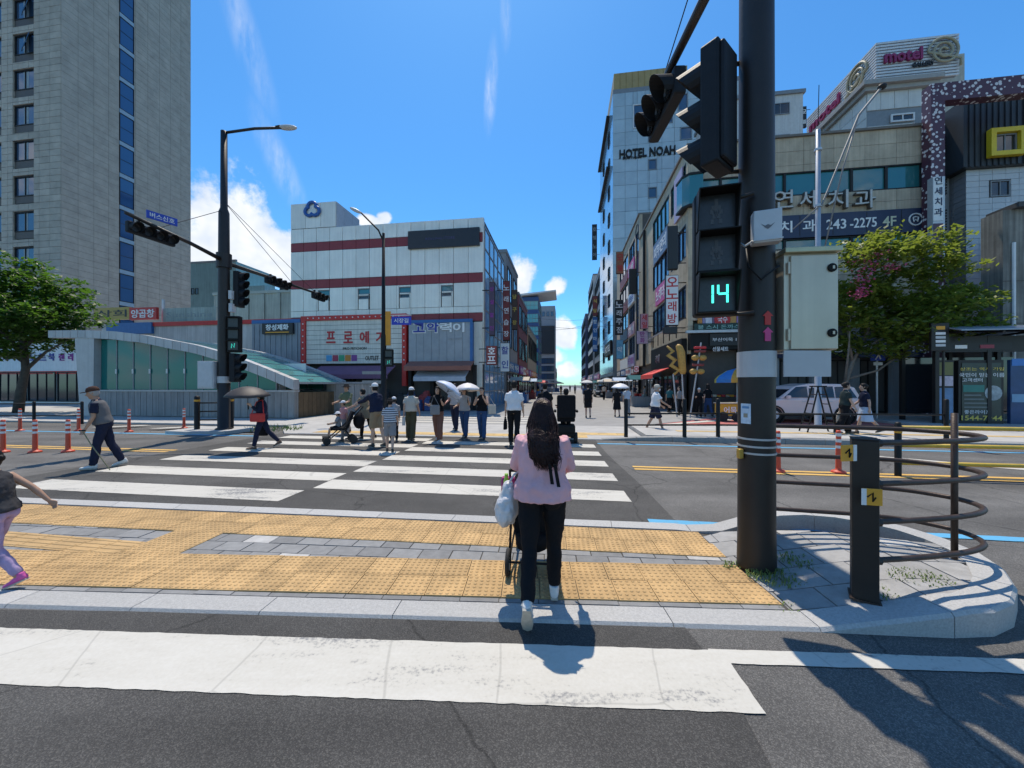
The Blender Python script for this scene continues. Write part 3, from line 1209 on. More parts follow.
# grey box with a bird-like mark
gb = thing('grey_control_box', 'small pale grey box strapped to the brown pole above the cabinet', 'box', (PX - 0.055, PY - 0.205, 2.83), R(-20))
MB().box((0, 0, 0.135), (0.205, 0.10, 0.27)).build('case', GREYBOX, gb, bevel=0.01)
MB().box((0, -0.012, 0.02), (0.21, 0.10, 0.012)).build('lip', GREYBOX, gb)
MB().add([(-0.05, -0.053, 0.155), (-0.02, -0.053, 0.135), (0, -0.053, 0.145), (0.02, -0.053, 0.135), (0.05, -0.053, 0.155), (0.02, -0.053, 0.12), (0, -0.053, 0.105), (-0.02, -0.053, 0.12)],
         [(0, 1, 7), (1, 2, 3, 5, 6, 7), (3, 4, 5)]).build('emblem', M('emblem_grey', (0.14, 0.14, 0.15), 0.6), gb)
MB().tube([(-0.1, -0.02, 0.03), (-0.16, -0.03, -0.01), (-0.2, 0.02, 0.05)], 0.01, 6).build('cable', GALV, gb, smooth=True)

# stainless cabinet beside the pole
cb = thing('control_cabinet', 'stainless steel control cabinet mounted on the right of the brown pole', 'cabinet', (PX + 0.16 + 0.22, PY - 0.02, 1.93), R(-6))
MB().box((0, 0, 0.435), (0.42, 0.24, 0.83)).build('case', STEEL, cb, bevel=0.006)
MB().box((0.02, -0.132, 0.425), (0.37, 0.02, 0.80)).build('door', STEEL, cb, bevel=0.005)
MB().box((0.0, -0.02, 0.865), (0.45, 0.30, 0.045)).build('roof_cap', M('yellowed_steel', (0.50, 0.46, 0.30), 0.4, 0.7, var=0.15), cb, bevel=0.006)
for z in (0.16, 0.71):
    MB().lathe([(0, 0.0), (0.036, 0.0), (0.036, 0.012), (0.028, 0.016), (0, 0.016)], 16, Matrix.Translation((0.155, -0.142, z)) @ Matrix.Rotation(PI / 2, 4, 'X')).build('lock', BLACK, cb)
    MB().box((0.157, -0.161, z), (0.016, 0.006, 0.026)).build('lock_key', STEEL, cb)
for z in (0.15, 0.72):
    MB().tube([(-0.18, -0.135, z - 0.05), (-0.18, -0.135, z + 0.05)], 0.012, 8).build('hinge', STEEL, cb)
MB().box((-0.25, 0.02, 0.42), (0.05, 0.12, 0.80)).build('mounting_channel', BLACKM, cb)

# horizontal four-lens signal hung on the mast arm
def hsignal(label, base, rz, n=4, tilt=0.0, group=None, sc=1.0):
    t = thing('hanging_signal', label, 'traffic light', base, rz, group)
    L_ = 0.36 * n
    MB().box((0, 0, 0), (L_ * sc, 0.17 * sc, 0.38 * sc)).build('housing', SIGNAL, t, bevel=0.03)
    for i in range(n):
        x = (-L_ / 2 + 0.18 + 0.36 * i) * sc
        MB().lathe([(0.0, 0), (0.13 * sc, 0), (0.15 * sc, 0.02)], 16, Matrix.Translation((x, -0.09 * sc, 0)) @ Matrix.Rotation(PI / 2, 4, 'X')).build('lens', LENS, t)
        v = visor(0.165 * sc, 0.27 * sc)
        o = v.build('visor', SIGNAL, t, loc=(x, -0.085 * sc, 0))
        o.rotation_euler = (0, 0, PI / 2)
    for x in (-L_ * 0.25 * sc, L_ * 0.25 * sc):
        MB().box((x, 0.05 * sc, 0.24 * sc), (0.05 * sc, 0.10 * sc, 0.16 * sc)).build('hanger', BLACKM, t)
    t.rotation_euler[1] = tilt
    return t


hs_p = Vector((PX, PY, 0)) + arm_dir * 2.15
hsignal('horizontal signal hanging from the mast arm above the brown pole', (hs_p.x + 0.06, hs_p.y + 0.15, 5.83), R(-90) - R(2), 3)
# ================================================================== buildings
GL_BLUE = glass_m('blue_window_glass', (0.045, 0.085, 0.15), 0.05, 0.9)
GL_DARK = glass_m('dark_window_glass', (0.02, 0.026, 0.034), 0.08, 0.7)
GL_TEAL = glass_m('teal_window_glass', (0.03, 0.16, 0.17), 0.06, 0.9, wav=0.1)
GL_SKY = glass_m('mirror_blue_glass', (0.16, 0.34, 0.55), 0.05, 1.0, wav=0.15)
FR_DARK = M('dark_frame', (0.022, 0.021, 0.021), 0.55, 0.0, spec=0.25)
FR_GREY = M('grey_frame', (0.22, 0.23, 0.24), 0.5, 0.2)
FR_WHITE = M('white_frame', (0.62, 0.62, 0.62), 0.5)
STONE = M('tower_stone', (0.42, 0.375, 0.315), 0.85, var=0.22, scale=1.1, bump=0.2, bscale=14, rnd=0.09)
JOINT = M('dark_joint', (0.10, 0.09, 0.08), 0.9, var=0.1)
BEIGE = M('beige_stone', (0.50, 0.41, 0.30), 0.85, var=0.2, scale=1.4, bump=0.15, bscale=12, rnd=0.10, streak=0.22)
BEIGE2 = M('tan_stone', (0.52, 0.43, 0.30), 0.85, var=0.18, scale=1.4, bump=0.15, bscale=12, rnd=0.08, streak=0.25)
ALU = M('white_aluminium', (0.80, 0.75, 0.66), 0.34, 0.25, var=0.10, scale=0.8, bump=0.35, bscale=1.3, rnd=0.06, streak=0.10)
MAROON = M('maroon_panel', (0.24, 0.028, 0.033), 0.4, 0.1, var=0.12, scale=2, rnd=0.05)
HPANEL = M('pale_blue_panel', (0.47, 0.54, 0.54), 0.22, 0.30, var=0.12, scale=0.6, bump=0.2, bscale=1.0, rnd=0.08)
GOLD = M('ochre_crown', (0.38, 0.27, 0.11), 0.55, var=0.15, scale=1)
GREENC = M('pale_green_wall', (0.36, 0.42, 0.38), 0.85, var=0.18, scale=0.7, streak=0.3)
TEALW = M('teal_painted_wall', (0.26, 0.42, 0.44), 0.85, var=0.15, scale=0.5, streak=0.25)
DARKIN = M('dark_interior', (0.012, 0.011, 0.010), 0.95, var=0.4, scale=2, spec=0.0)  # near-black colour holds the shade inside the shops; some dark pieces share it
NAVY = M('navy_sign', (0.022, 0.032, 0.075), 0.45, var=0.15, scale=3)
SIGNW = M('white_sign', (0.72, 0.72, 0.70), 0.45, var=0.06, scale=2)
INKR = M('red_lettering', (0.50, 0.025, 0.03), 0.5, var=0.08)
INKB = M('blue_lettering', (0.03, 0.05, 0.30), 0.5, var=0.08)
INKK = M('black_lettering', (0.02, 0.02, 0.02), 0.5, var=0.08)
INKP = M('purple_lettering', (0.26, 0.02, 0.26), 0.5, var=0.08)
INKW = M('white_lettering', (0.78, 0.78, 0.76), 0.5, var=0.05)
INKY = M('yellow_lettering', (0.75, 0.55, 0.10), 0.5, var=0.05)
GREYW = M('grey_wall', (0.27, 0.28, 0.29), 0.8, var=0.14, scale=1, streak=0.15)
BLUEGREY = M('blue_grey_metal', (0.27, 0.30, 0.34), 0.6, 0.2, var=0.15, scale=1.5, streak=0.2)
BLUEF = M('blue_frame_paint', (0.03, 0.13, 0.34), 0.5, var=0.15)
BRICKR = M('red_sign_brown', (0.22, 0.04, 0.035), 0.6, var=0.2)
PINKS = M('pink_sign', (0.62, 0.10, 0.28), 0.5, var=0.2, scale=3)
WINCACHE = {}
FACE_RZ = {'front': 0.0, 'left': -PI / 2, 'right': PI / 2}


def fpos(face, a, z, d):
    return (a, d, z) if face == 'front' else (d, a, z)


def window(parent, face, a0, a1, z0, z1, d, frame=FR_DARK, pane=GL_BLUE, nx=2, ny=1, fw=0.07, dep=0.10, name='window', sill=None):
    w, h = round(abs(a1 - a0), 3), round(z1 - z0, 3)
    key = (w, h, nx, ny, frame.name, pane.name, fw, dep)
    if key not in WINCACHE:
        m = MB()
        m.box((0, 0, h / 2 - fw / 2), (w, dep, fw)).box((0, 0, -h / 2 + fw / 2), (w, dep, fw))
        for s_ in (-1, 1):
            m.box((s_ * (w / 2 - fw / 2), 0, 0), (fw, dep * 0.98, h - 2 * fw))
        for i in range(1, nx):
            m.box((-w / 2 + w * i / nx, 0.004, 0), (fw * 0.7, dep * 0.8, h - 2 * fw))
        for j in range(1, ny):
            m.box((0, 0.006, -h / 2 + h * j / ny), (w - 2 * fw, dep * 0.7, fw * 0.7))
        fm = m.mesh('window')
        fm.materials.append(frame)
        pm = MB().box((0, dep * 0.2, 0), (w - 0.01, 0.02, h - 0.01)).mesh('pane')
        pm.materials.append(pane)
        WINCACHE[key] = (fm, pm)
    fm, pm = WINCACHE[key]
    o = obj(name, fm, None, parent, fpos(face, (a0 + a1) / 2, (z0 + z1) / 2, d), FACE_RZ[face])
    p = obj('pane', pm, None, o)
    p.rotation_euler = (random.uniform(-0.006, 0.006), 0, random.uniform(-0.008, 0.008))
    return o


def panels(parent, name, mat, face, rects, d, th=0.03, limit=300):
    """cladding pieces proud of the wall; past the limit the rest become one part of kind stuff"""
    rest = MB()
    for i, (a0, a1, z0, z1) in enumerate(rects):
        j = random.uniform(0, 0.006)
        if face == 'front':
            a, b = (a0, d - th - j, z0), (a1, d + 0.02, z1)
        elif face == 'left':
            a, b = (d - th - j, a0, z0), (d + 0.02, a1, z1)
        else:
            a, b = (d - 0.02, a0, z0), (d + th + j, a1, z1)
        if i < limit:
            piece(name, mat, parent, a, b)
        else:
            rest.b2(a, b)
    if rest.v:
        tag(rest.build(name, mat, parent), kind='stuff')


def grid_rects(a0, a1, z0, z1, w, h, holes=(), gap=0.02, brick=False):
    out = []
    ny = max(1, round((z1 - z0) / h))
    hh = (z1 - z0) / ny
    for j in range(ny):
        nx = max(1, round((a1 - a0) / w))
        ww = (a1 - a0) / nx
        off = ww / 2 if (brick and j % 2) else 0
        for i in range(nx + (1 if off else 0)):
            x0, x1 = a0 + i * ww - off, a0 + (i + 1) * ww - off
            x0, x1 = max(a0, x0), min(a1, x1)
            y0, y1 = z0 + j * hh, z0 + (j + 1) * hh
            segs = [(x0, x1, y0, y1)]
            for (p0, p1, q0, q1) in holes:
                nxt = []
                for (s0, s1, t0, t1) in segs:
                    if s1 <= p0 or s0 >= p1 or t1 <= q0 or t0 >= q1:
                        nxt.append((s0, s1, t0, t1))
                        continue
                    if s0 < p0:
                        nxt.append((s0, p0, t0, t1))
                    if s1 > p1:
                        nxt.append((p1, s1, t0, t1))
                    m0, m1 = max(s0, p0), min(s1, p1)
                    if t0 < q0:
                        nxt.append((m0, m1, t0, q0))
                    if t1 > q1:
                        nxt.append((m0, m1, q1, t1))
                segs = nxt
            for (s0, s1, t0, t1) in segs:
                if s1 - s0 > 0.08 and t1 - t0 > 0.06:
                    out.append((s0 + gap / 2, s1 - gap / 2, t0 + gap / 2, t1 - gap / 2))
    return out


def board(parent, name, face, a0, a1, z0, z1, d, mat, th=0.12, txt=None, ink=None, fill=0.62, lab=None, off=0.012, vert=False):
    """a sign board (its lettering is a child)"""
    w, h = abs(a1 - a0), z1 - z0
    m = MB().box((0, 0, 0), (w, th, h))
    o = m.build(name, mat, parent, loc=fpos(face, (a0 + a1) / 2, (z0 + z1) / 2, d), rz=FACE_RZ[face])
    if lab:
        tag(o, lab)
    if txt:
        if vert:
            n_ = len(txt)
            ch = h / n_
            for i, c_ in enumerate(txt):
                if c_ != ' ':
                    text(o, c_, 1, ink, (0, -th / 2 - 0.006, h / 2 - ch * (i + 0.5)), ext=0.006, off=off, fith=min(ch * 0.78, w * 0.95))
        else:
            text(o, txt, 1, ink, (0, -th / 2 - 0.006, 0), ext=0.006, off=off, fitw=w * 0.86, fith=h * fill)
    return o


# ---------------------------------------------------------------- far pavement, slip lane and market street
def slab(name, pts, z0, z1, mat, kind='structure', parent=None):
    o = MB().prism([(p[0], p[1]) for p in pts], z0, z1).build(name, mat, parent, fix=True)
    if parent is None:
        tag(o, kind=kind)
    return o


def uvpoly(*uv):
    return [P(u, v) for u, v in uv]


# left pavement with the subway entrance, far crossing landing, right island and the paved apron behind
slab('pavement', uvpoly((-80, 13.6), (-11.2, 13.6), (-10.6, 13.0), (-10.2, 12.2), (-9.4, V_KERB), (-0.2, V_KERB), (2.4, V_KERB + 0.05), (2.4, 15.0), (-9.0, 15.2), (-9.0, 60), (-80, 60)), -0.05, GZ, PAVE_FAR)
slab('market_street', uvpoly((-9.0, 15.2), (2.4, 15.0), (3.0, 15.6), (7.4, 19.6), (7.4, 260), (-9.0, 260)), -0.05, GZ - 0.008, M('pale_street', (0.27, 0.265, 0.255), 0.9, var=0.18, scale=1.2, bump=0.2, bscale=40))
slab('pavement', uvpoly((7.4, 19.7), (13.5, 19.6), (14.2, 14.9), (60, 14.9), (60, 70), (7.4, 70)), -0.05, 0.10, PAVE_FAR)
red_lane = slab('slip_lane', uvpoly((2.8, 15.2), (12, 14.9), (14.15, 14.9), (13.45, 19.58), (7.4, 19.66)), -0.05, 0.012, M('red_tarmac', (0.42, 0.13, 0.115), 0.9, var=0.2, scale=1.5, bump=0.2, bscale=60))
for w_ in ((0.0, 0.35),):
    sheet('edge_line', uvpoly((2.9, 15.25), (3.35, 15.2), (7.9, 18.6), (7.5, 18.9)), 0.026, W_PAINT, parent=red_lane)
# right-hand far island
fisl = slab('traffic_island', uvpoly((2.42, V_KERB + 0.28), (60, V_KERB + 0.28), (60, 14.88), (12, 14.88), (3.6, 14.9), (2.42, 14.9)), -0.05, 0.145, PAVE_FAR)
# kerb stones along the far side, dropped at the crossing
u = -8.9
while u < 40:
    l_ = 1.0
    z0, z1 = [GZ + 0.012 + 0.115 * min(1, max(0, (x - 1.0) / 1.6)) for x in (u, u + l_)]
    m = MB()
    m.add([(u, V_KERB, -0.04), (u + l_ - 0.012, V_KERB, -0.04), (u + l_ - 0.012, V_KERB, z1 - 0.015), (u, V_KERB, z0 - 0.015),
           (u, V_KERB + 0.02, z0), (u + l_ - 0.012, V_KERB + 0.02, z1), (u, V_KERB + 0.22, z0), (u + l_ - 0.012, V_KERB + 0.22, z1),
           (u, V_KERB + 0.22, -0.04), (u + l_ - 0.012, V_KERB + 0.22, -0.04)],
          [(0, 1, 2, 3), (3, 2, 5, 4), (4, 5, 7, 6), (6, 7, 9, 8), (1, 9, 7, 5, 2), (0, 3, 4, 6, 8)])
    k = m.build('kerb_stone', KERB_D if u > 1 else GRANITE, fisl, rz=-TH)
    u += l_
# tactile bands on the far side
def far_tact(u0, u1, v0, rows, z, parent):
    nn = int((u1 - u0) / TS)
    for r in range(rows):
        for i in range(nn):
            p = P(u0 + (i + 0.5) * TS, v0 + (r + 0.5) * TS, z)
            obj('tactile_block', FDOT, None, parent, p, -TH)


FDOT = MB().box((0, 0, -0.01), (TS - 0.006, TS - 0.006, 0.03)).mesh('tactile_far')
FDOT.materials.append(M('yellow_tactile_far', (0.52, 0.36, 0.15), 0.85, var=0.2, scale=4, rnd=0.12))
far_tact(-8.6, 0.9, V_KERB + 0.32, 2, GZ + 0.001, fisl)
far_tact(3.6, 13.5, V_KERB + 1.3, 1, 0.146, fisl)
far_tact(0.2, 2.2, V_KERB + 1.0, 2, GZ + 0.001, fisl)
# bars of the slip-lane crossing behind the landing
for i, v in enumerate((15.6, 16.7, 17.8, 18.9)):
    sheet('crossing_stripe', uvpoly((-8.6, v), (-0.6, v), (-0.6, v + 0.5), (-8.6, v + 0.5)), GZ - 0.003, W_PAINT2, parent=red_lane)

# ---------------------------------------------------------------- office tower, far left
TV = 27.8
tu = US(61, TV)
tower = grid_thing('office_tower', 'tall beige stone-clad tower with a blue glass strip, far left', 'building', tu, TV)
TW, TD, THT = 22.0, 11.9, 57.0
MB().b2((-TW, 0.3, 0), (-0.03, TD, THT)).build('wall', JOINT, tower)
MB().b2((-TW, 0.02, 0), (-10.6, 0.29, THT)).build('wall', STONE, tower)
zbase = ZS(20, 234, TV)       # bottom of a window
fl = 3.33
holes, wins = [], []
kk = 37 / 33.0
for c in range(4):
    x1 = US(34, TV) - tu - c * 3.8
    x0 = US(13, TV) - tu - c * 3.8
    for r in range(-3, 12):
        z0 = ZS(20, 238, TV) + fl * r
        holes.append((x0, x1, z0 - 0.15, z0 + 2.5))
        wins.append((x0, x1, z0, z0 + 2.5, c, r))
fr = grid_rects(-TW, -0.0, 0, THT, 1.2, 0.6, holes, 0.03)
fr = [r for r in fr if r[0] > -10.6]
fr.sort(key=lambda r: (-round(r[0] / 2.4), abs(r[2] - 20)))
v_str0, v_str1 = VS(119, tu) - TV, VS(134, tu) - TV
sd = grid_rects(0, TD, 0, THT, 1.24, 0.6, [(v_str0, v_str1, 0, THT)])
panels(tower, 'stone_panel', STONE, 'front', fr, 0.29, 0.31, 300)
panels(tower, 'stone_panel', STONE, 'right', sd, -0.03, 0.05, 0)
SILLM = M('brown_sill_panel', (0.10, 0.085, 0.075), 0.6, 0.2)
CURT = M('pale_curtain', (0.30, 0.36, 0.40), 0.7, var=0.2, scale=3)
for (x0, x1, z0, z1, c, r) in wins:
    w_ = window(tower, 'front', x0 + 0.02, x1 - 0.02, z0 + 0.62, z1 - 0.02, 0.16, FR_DARK, GL_BLUE, 2, 1, 0.09, 0.16)
    piece('spandrel', SILLM, w_, (-(x1 - x0) / 2 + 0.03, -0.05, -(z1 - z0 - 0.64) / 2 - 0.66), ((x1 - x0) / 2 - 0.03, 0.05, -(z1 - z0 - 0.64) / 2 - 0.02))
    if c < 2:
        cw = random.uniform(0.3, 0.55)
        piece('curtain', CURT, w_, (-cw * 0.6, 0.012, -0.8), (cw * 0.7, 0.02, 0.8)) if random.random() < 0.8 else None
    if c == 0 and r >= 5:     # sashes left open on the upper floors
        sa_ = MB().box((0.4, 0, 0), (0.8, 0.05, 1.7)).build('open_sash', GL_BLUE, w_, loc=(0.05, -0.1, 0.0), rz=0.0)
        sa_.rotation_euler = (R(-12), 0, R(-25))
for r in range(-3, 14):
    z0 = ZS(127, 217, TV) + fl * 0.93 * r * 1.08
    window(tower, 'right', v_str0 + 0.03, v_str1 - 0.03, z0 + 0.45, z0 + fl, 0.02, FR_DARK, glass_m('strip_glass', (0.02, 0.07, 0.19), 0.06, 0.9) if r == -3 else MATS['strip_glass'], 1, 2, 0.05, 0.08)
    piece('floor_band', M('pale_blue_band', (0.30, 0.40, 0.48), 0.4), tower, (-0.02, v_str0 + 0.03, z0 + 0.02), (0.045, v_str1 - 0.03, z0 + 0.43))

# ---------------------------------------------------------------- low shops in front of the tower
LV = 25.5
u0, u1 = US(-60, LV), US(292, LV)
shop = grid_thing('shop_row', 'low white shop row with purple and red sign boards behind the subway entrance', 'building', u0, LV)
SW = u1 - u0


def sx(px):
    return US(px, LV) - u0


def sz(px, py):
    return ZS(px, py, LV)


MB().b2((0, 0, 0), (sx(100), 1.9, sz(60, 340))).build('wall', WHITE, shop)
MB().b2((sx(100) + 0.01, 0.1, 0), (SW, 2.0, sz(200, 322))).build('wall', M('shop_white_wall', (0.52, 0.52, 0.50), 0.8, var=0.14, scale=0.8, streak=0.25), shop)
piece('red_coping', RED, shop, (sx(152), -0.02, sz(200, 325)), (SW - 0.02, 0.09, sz(200, 321)))
for a in range(10):
    x0, x1 = sx(-55) + a * 3.1, sx(-55) + a * 3.1 + 2.9
    if x1 < sx(92):
        window(shop, 'front', x0, x1, 0.25, 2.75, -0.05, FR_DARK, GL_DARK, 3, 1, 0.07, 0.1, 'shop_window')
piece('red_stripe', RED, shop, (sx(-50), -0.05, sz(60, 374)), (sx(96), -0.005, sz(60, 371)))
for i, (px, ch, ink) in enumerate(((33, '노', INKB), (43, '트', INKB), (52, '북', INKB), (62, '렌', INKP), (71, '리', INKP), (80, '거', INKP))):
    text(shop, ch, 1, ink, (sx(px), -0.03, sz(px, 357)), ext=0.03, off=0.02, fith=0.62)
for i in range(5):
    text(shop, '휴대폰컴'[i % 4], 1, INKP if i % 2 else INKB, (sx(20 - i * 14), -0.03, sz(30, 357)), ext=0.03, off=0.02, fith=0.62)
# roof sign boards
board(shop, 'roof_sign', 'front', sx(97), sx(132), sz(115, 320), sz(115, 308), -0.1, M('mustard_board', (0.42, 0.29, 0.06), 0.5, var=0.15), 0.2, '삼희', INKK, 0.6)
board(shop, 'roof_sign', 'front', sx(132) + 0.01, sx(159), sz(145, 320), sz(145, 308), -0.1, RED, 0.2, '양곱창', INKW, 0.7, off=0.02)
board(shop, 'roof_sign', 'front', sx(160), sx(214), sz(190, 320.5), sz(190, 307), 0.3, GREENC, 0.2, 'Sunshine', M('faded_print', (0.24, 0.29, 0.29), 0.7), 0.4)
board(shop, 'blue_board', 'front', sx(108), sx(153), sz(130, 334), sz(130, 323), -0.02, BLUEF, 0.2)
for a in range(8):
    x0 = sx(110) + a * 2.2
    if x0 + 2 < sx(288):
        window(shop, 'front', x0, x0 + 2.0, 0.3, 2.9, 0.06, FR_GREY, GL_DARK, 2, 1, 0.06, 0.1, 'shop_window')
piece('rooftop_vent', GALV, shop, (sx(155), 0.5, sz(155, 322)), (sx(157), 0.62, sz(155, 298)))

# pale green block and teal block behind
cv = 31.0
cu = US(214, cv)
b = grid_thing('concrete_block', 'pale green concrete block with flat roof left of the white store', 'building', cu, cv)
cw_ = US(292, cv) - cu
chh = ZS(250, 294, cv)
MB().b2((0, 0, 0), (cw_, 4, chh)).build('wall', GREENC, b)
piece('parapet', M('green_coping', (0.33, 0.39, 0.36), 0.8), b, (-0.1, -0.1, chh), (cw_, 0.3, chh + 0.25))
for i in range(5):
    piece('pilaster', GREENC, b, (0.2 + i * cw_ / 5, -0.12, 0), (0.5 + i * cw_ / 5, -0.005, chh - 0.05))
for i in range(2):
    o = MB().lathe([(0.0, 0), (0.25, 0), (0.3, 0.15), (0.3, 0.5), (0.0, 0.6)], 10).build('roof_ventilator', BLACKM, b, loc=(cw_ * (0.83 + 0.07 * i), 0.6, chh + 0.25))
for i in range(2):
    window(b, 'front', 2.2 + i * 0, 4.0, chh - 4.3 - i * 3, chh - 3.4 - i * 3, -0.03, FR_DARK, GL_DARK, 3, 1, 0.06, 0.08)
cv = 52.0
cu = US(185, cv)
b = grid_thing('teal_block', 'tall teal painted block behind, right of the stone tower', 'building', cu, cv)
w1 = US(236, cv) - cu
h1, h2 = ZS(205, 263, cv), ZS(250, 285, cv)
MB().b2((0, 0, 0), (w1, 8, h1)).build('wall', TEALW, b)
MB().b2((w1 + 0.01, 0.5, 0), (US(262, cv) - cu, 8, h2)).build('annex', TEALW, b)
piece('parapet', FR_GREY, b, (-0.05, -0.06, h1), (w1 + 0.05, 0.2, h1 + 0.3))
for i in range(2):
    for j in range(3):
        window(b, 'front', 1.2 + i * 0.75, 1.75 + i * 0.75, h1 - 5.0 - j * 5.4, h1 - 4.0 - j * 5.4, -0.02, FR_DARK, GL_DARK, 1, 1, 0.08, 0.08)

# ---------------------------------------------------------------- white panelled store
EV = 23.5
eu = US(291, EV)
store = grid_thing('department_store', 'white panelled store with three maroon bands and rooftop logo box', 'building', eu, EV)
EW = US(483, EV) - eu


def ex(px):
    return US(px, EV) - eu


def ez(py, px=480):
    return ZS(px, py, EV)


ET = ez(217.5)
MB().b2((0.02, 0.15, 0), (EW - 0.02, 8.5, ET - 0.02)).build('wall', JOINT, store)
rows = [(ez(232.5), ET, ALU, 'wall_panel'), (ez(242), ez(232.5), MAROON, 'maroon_panel'), (ez(272.5), ez(242), ALU, 'wall_panel'), (ez(282), ez(272.5), MAROON, 'maroon_panel'),
        (ez(306), ez(282), ALU, 'wall_panel'), (ez(312.5), ez(306), ALU, 'wall_panel'), (ez(321), ez(312.5), MAROON, 'maroon_panel')]
swin = []
for px in (364, 405, 447, 324):
    swin.append((ex(px - 6), ex(px + 6), ez(290), ez(284)))
    swin.append((ex(px - 6) + 0.05, ex(px + 6) - 0.1, ez(295), ez(291.5)))
for (z0, z1, mt, nm) in rows:
    rr = grid_rects(0, EW, z0, z1, EW / 14, z1 - z0, swin if mt is ALU else (), 0.025)
    panels(store, nm, mt, 'front', rr, 0.14, 0.16)
for i, s_ in enumerate(swin):
    window(store, 'front', s_[0], s_[1], s_[2], s_[3], 0.05, FR_GREY, GL_TEAL if i % 2 == 0 else GL_DARK, 1, 1, 0.04, 0.1)
# street side, mirror glass
MB().b2((EW, 0.3, 0.0), (EW + 0.03, 8.4, ET - 0.35)).build('side_glazing', GL_SKY, store)
for j in range(9):
    piece('side_mullion', FR_GREY, store, (EW + 0.02, 0.3, 1.2 + j * 1.35), (EW + 0.07, 8.4, 1.26 + j * 1.35))
for j in range(6):
    piece('side_mullion', FR_GREY, store, (EW + 0.02, 0.3 + j * 1.6, 0.3), (EW + 0.08, 0.36 + j * 1.6, ET - 0.4))
panels(store, 'corner_panel', ALU, 'right', grid_rects(-0.02, 0.28, 3, ET, 0.3, 2.2), EW - 0.01, 0.05)
# black banner near the top right
bn = board(store, 'black_banner', 'front', ex(409), ex(480), ez(246), ez(228), -0.12, M('black_led_board', (0.02, 0.02, 0.023), 0.3, var=0.2), 0.12)
text(bn, 'ROLLING STORE', 1, M('dim_led', (0.06, 0.05, 0.14), 0.5), (-0.2, -0.068, 0.0), ext=0.003, fitw=2.0, fith=0.16)
# rooftop logo box
lx1 = ex(336)
lz = ZS(313, 203, EV)
MB().b2((0.03, 0.03, ET - 0.3), (lx1 - 0.03, 2.9, lz - 0.02)).build('logo_box', JOINT, store)
panels(store, 'logo_panel', ALU, 'front', grid_rects(0, lx1, ET + 0.02, lz, lx1 / 3, 2), 0.03, 0.05)
panels(store, 'logo_panel', M('blue_white_panel', (0.42, 0.46, 0.52), 0.4), 'right', grid_rects(0.05, 2.9, ET + 0.02, lz, 0.95, 2), lx1 - 0.03, 0.05)
LOGO = M('logo_blue', (0.02, 0.10, 0.36), 0.4)
lc = (ex(313), ez(211, 313))
lg = MB()
for k in range(3):
    a = PI / 2 + k * 2 * PI / 3
    pts = []
    cx, cz = lc[0] + 0.24 * math.cos(a), lc[1] + 0.05 + 0.22 * math.sin(a)
    for j in range(13):
        t = a - PI * 0.66 + PI * 1.32 * j / 12
        pts.append((cx + 0.33 * math.cos(t), -0.1, cz + 0.30 * math.sin(t)))
    lg.tube(pts, 0.11, 6)
tag(lg.build('logo', LOGO, store, smooth=True), 'blue three-lobed knot emblem')
MB().add([(lc[0] + 0.32 * math.cos(t_), -0.05, lc[1] + 0.05 + 0.32 * math.sin(t_)) for t_ in [k * PI / 6 for k in range(12)]], [tuple(range(12))]).build('logo_plate', SIGNW, store, fix=True)

# shop fronts under the store
CREAM = M('cream_slat', (0.72, 0.68, 0.59), 0.6, var=0.12, scale=1.5, streak=0.2)
y_ = -0.35
# left blue-grey shop
MB().b2((ex(256), y_, ez(368, 280)), (ex(304), -0.03, ez(322, 280))).build('sign_wall', BLUEGREY, store)
piece('blue_coping', BLUEF, store, (ex(256), y_ - 0.03, ez(324, 280)), (ex(304), y_ - 0.003, ez(320.5, 280)))
for i in range(9):
    a = ex(256) + (ex(304) - ex(256)) * i / 9
    piece('corrugation', BLUEGREY, store, (a + 0.05, y_ - 0.04, ez(367, 280)), (a + 0.2, y_ - 0.004, ez(325, 280)))
sb = board(store, 'shop_sign', 'front', ex(268.5), ex(298.5), ez(335, 280), ez(324.5, 280), y_ - 0.15, INKK, 0.15)
text(sb, '창성제화', 1, INKW, (0, -0.082, 0.08), ext=0.01, off=0.03, fitw=1.75, fith=0.42)
piece('orange_rule', YELLOW, sb, (-0.9, -0.09, -0.3), (0.9, -0.08, -0.23))
# cream shop with red bulb frame
fx0, fx1, fz0, fz1 = ex(310), ex(405), ez(364, 350), ez(321, 350)
MB().b2((fx0, y_, fz0), (fx1, -0.03, fz1)).build('sign_wall', JOINT, store)
nsl = 9
for i in range(nsl):
    z0 = fz0 + (fz1 - fz0) * i / nsl
    piece('slat', CREAM, store, (fx0 + 0.02, y_ - 0.04, z0 + 0.012), (fx1 - 0.02, y_ + 0.01, z0 + (fz1 - fz0) / nsl - 0.012))
for (a, c) in (((ex(305.5), fz0 - 1.5), (fx0, fz1 + 0.32)), ((fx1, fz0 - 1.5), (ex(409), fz1 + 0.32)), ((fx0 + 0.005, fz1), (fx1 - 0.005, fz1 + 0.32))):
    piece('red_frame', RED, store, (a[0], y_ - 0.12, a[1]), (c[0], -0.02, c[1]))
blb = MB().ell((0, 0, 0), (0.05, 0.05, 0.05), 6).mesh('bulb')
blb.materials.append(INKW)
for i in range(17):
    obj('bulb', blb, None, store, (fx0 + (fx1 - fx0) * (i + 0.5) / 17, y_ - 0.14, fz1 + 0.16))
for i in range(7):
    for x in (ex(307.7), ex(407)):
        obj('bulb', blb, None, store, (x, y_ - 0.14, fz0 + (fz1 - fz0) * (i + 0.5) / 7))
for px, ch in ((334.5, '프'), (351.5, '로'), (367.5, '에'), (383.5, '거')):
    text(store, ch, 1, INKR, (ex(px), y_ - 0.05, ez(338, px)), ext=0.03, off=0.02, fitw=0.66, fith=0.80)
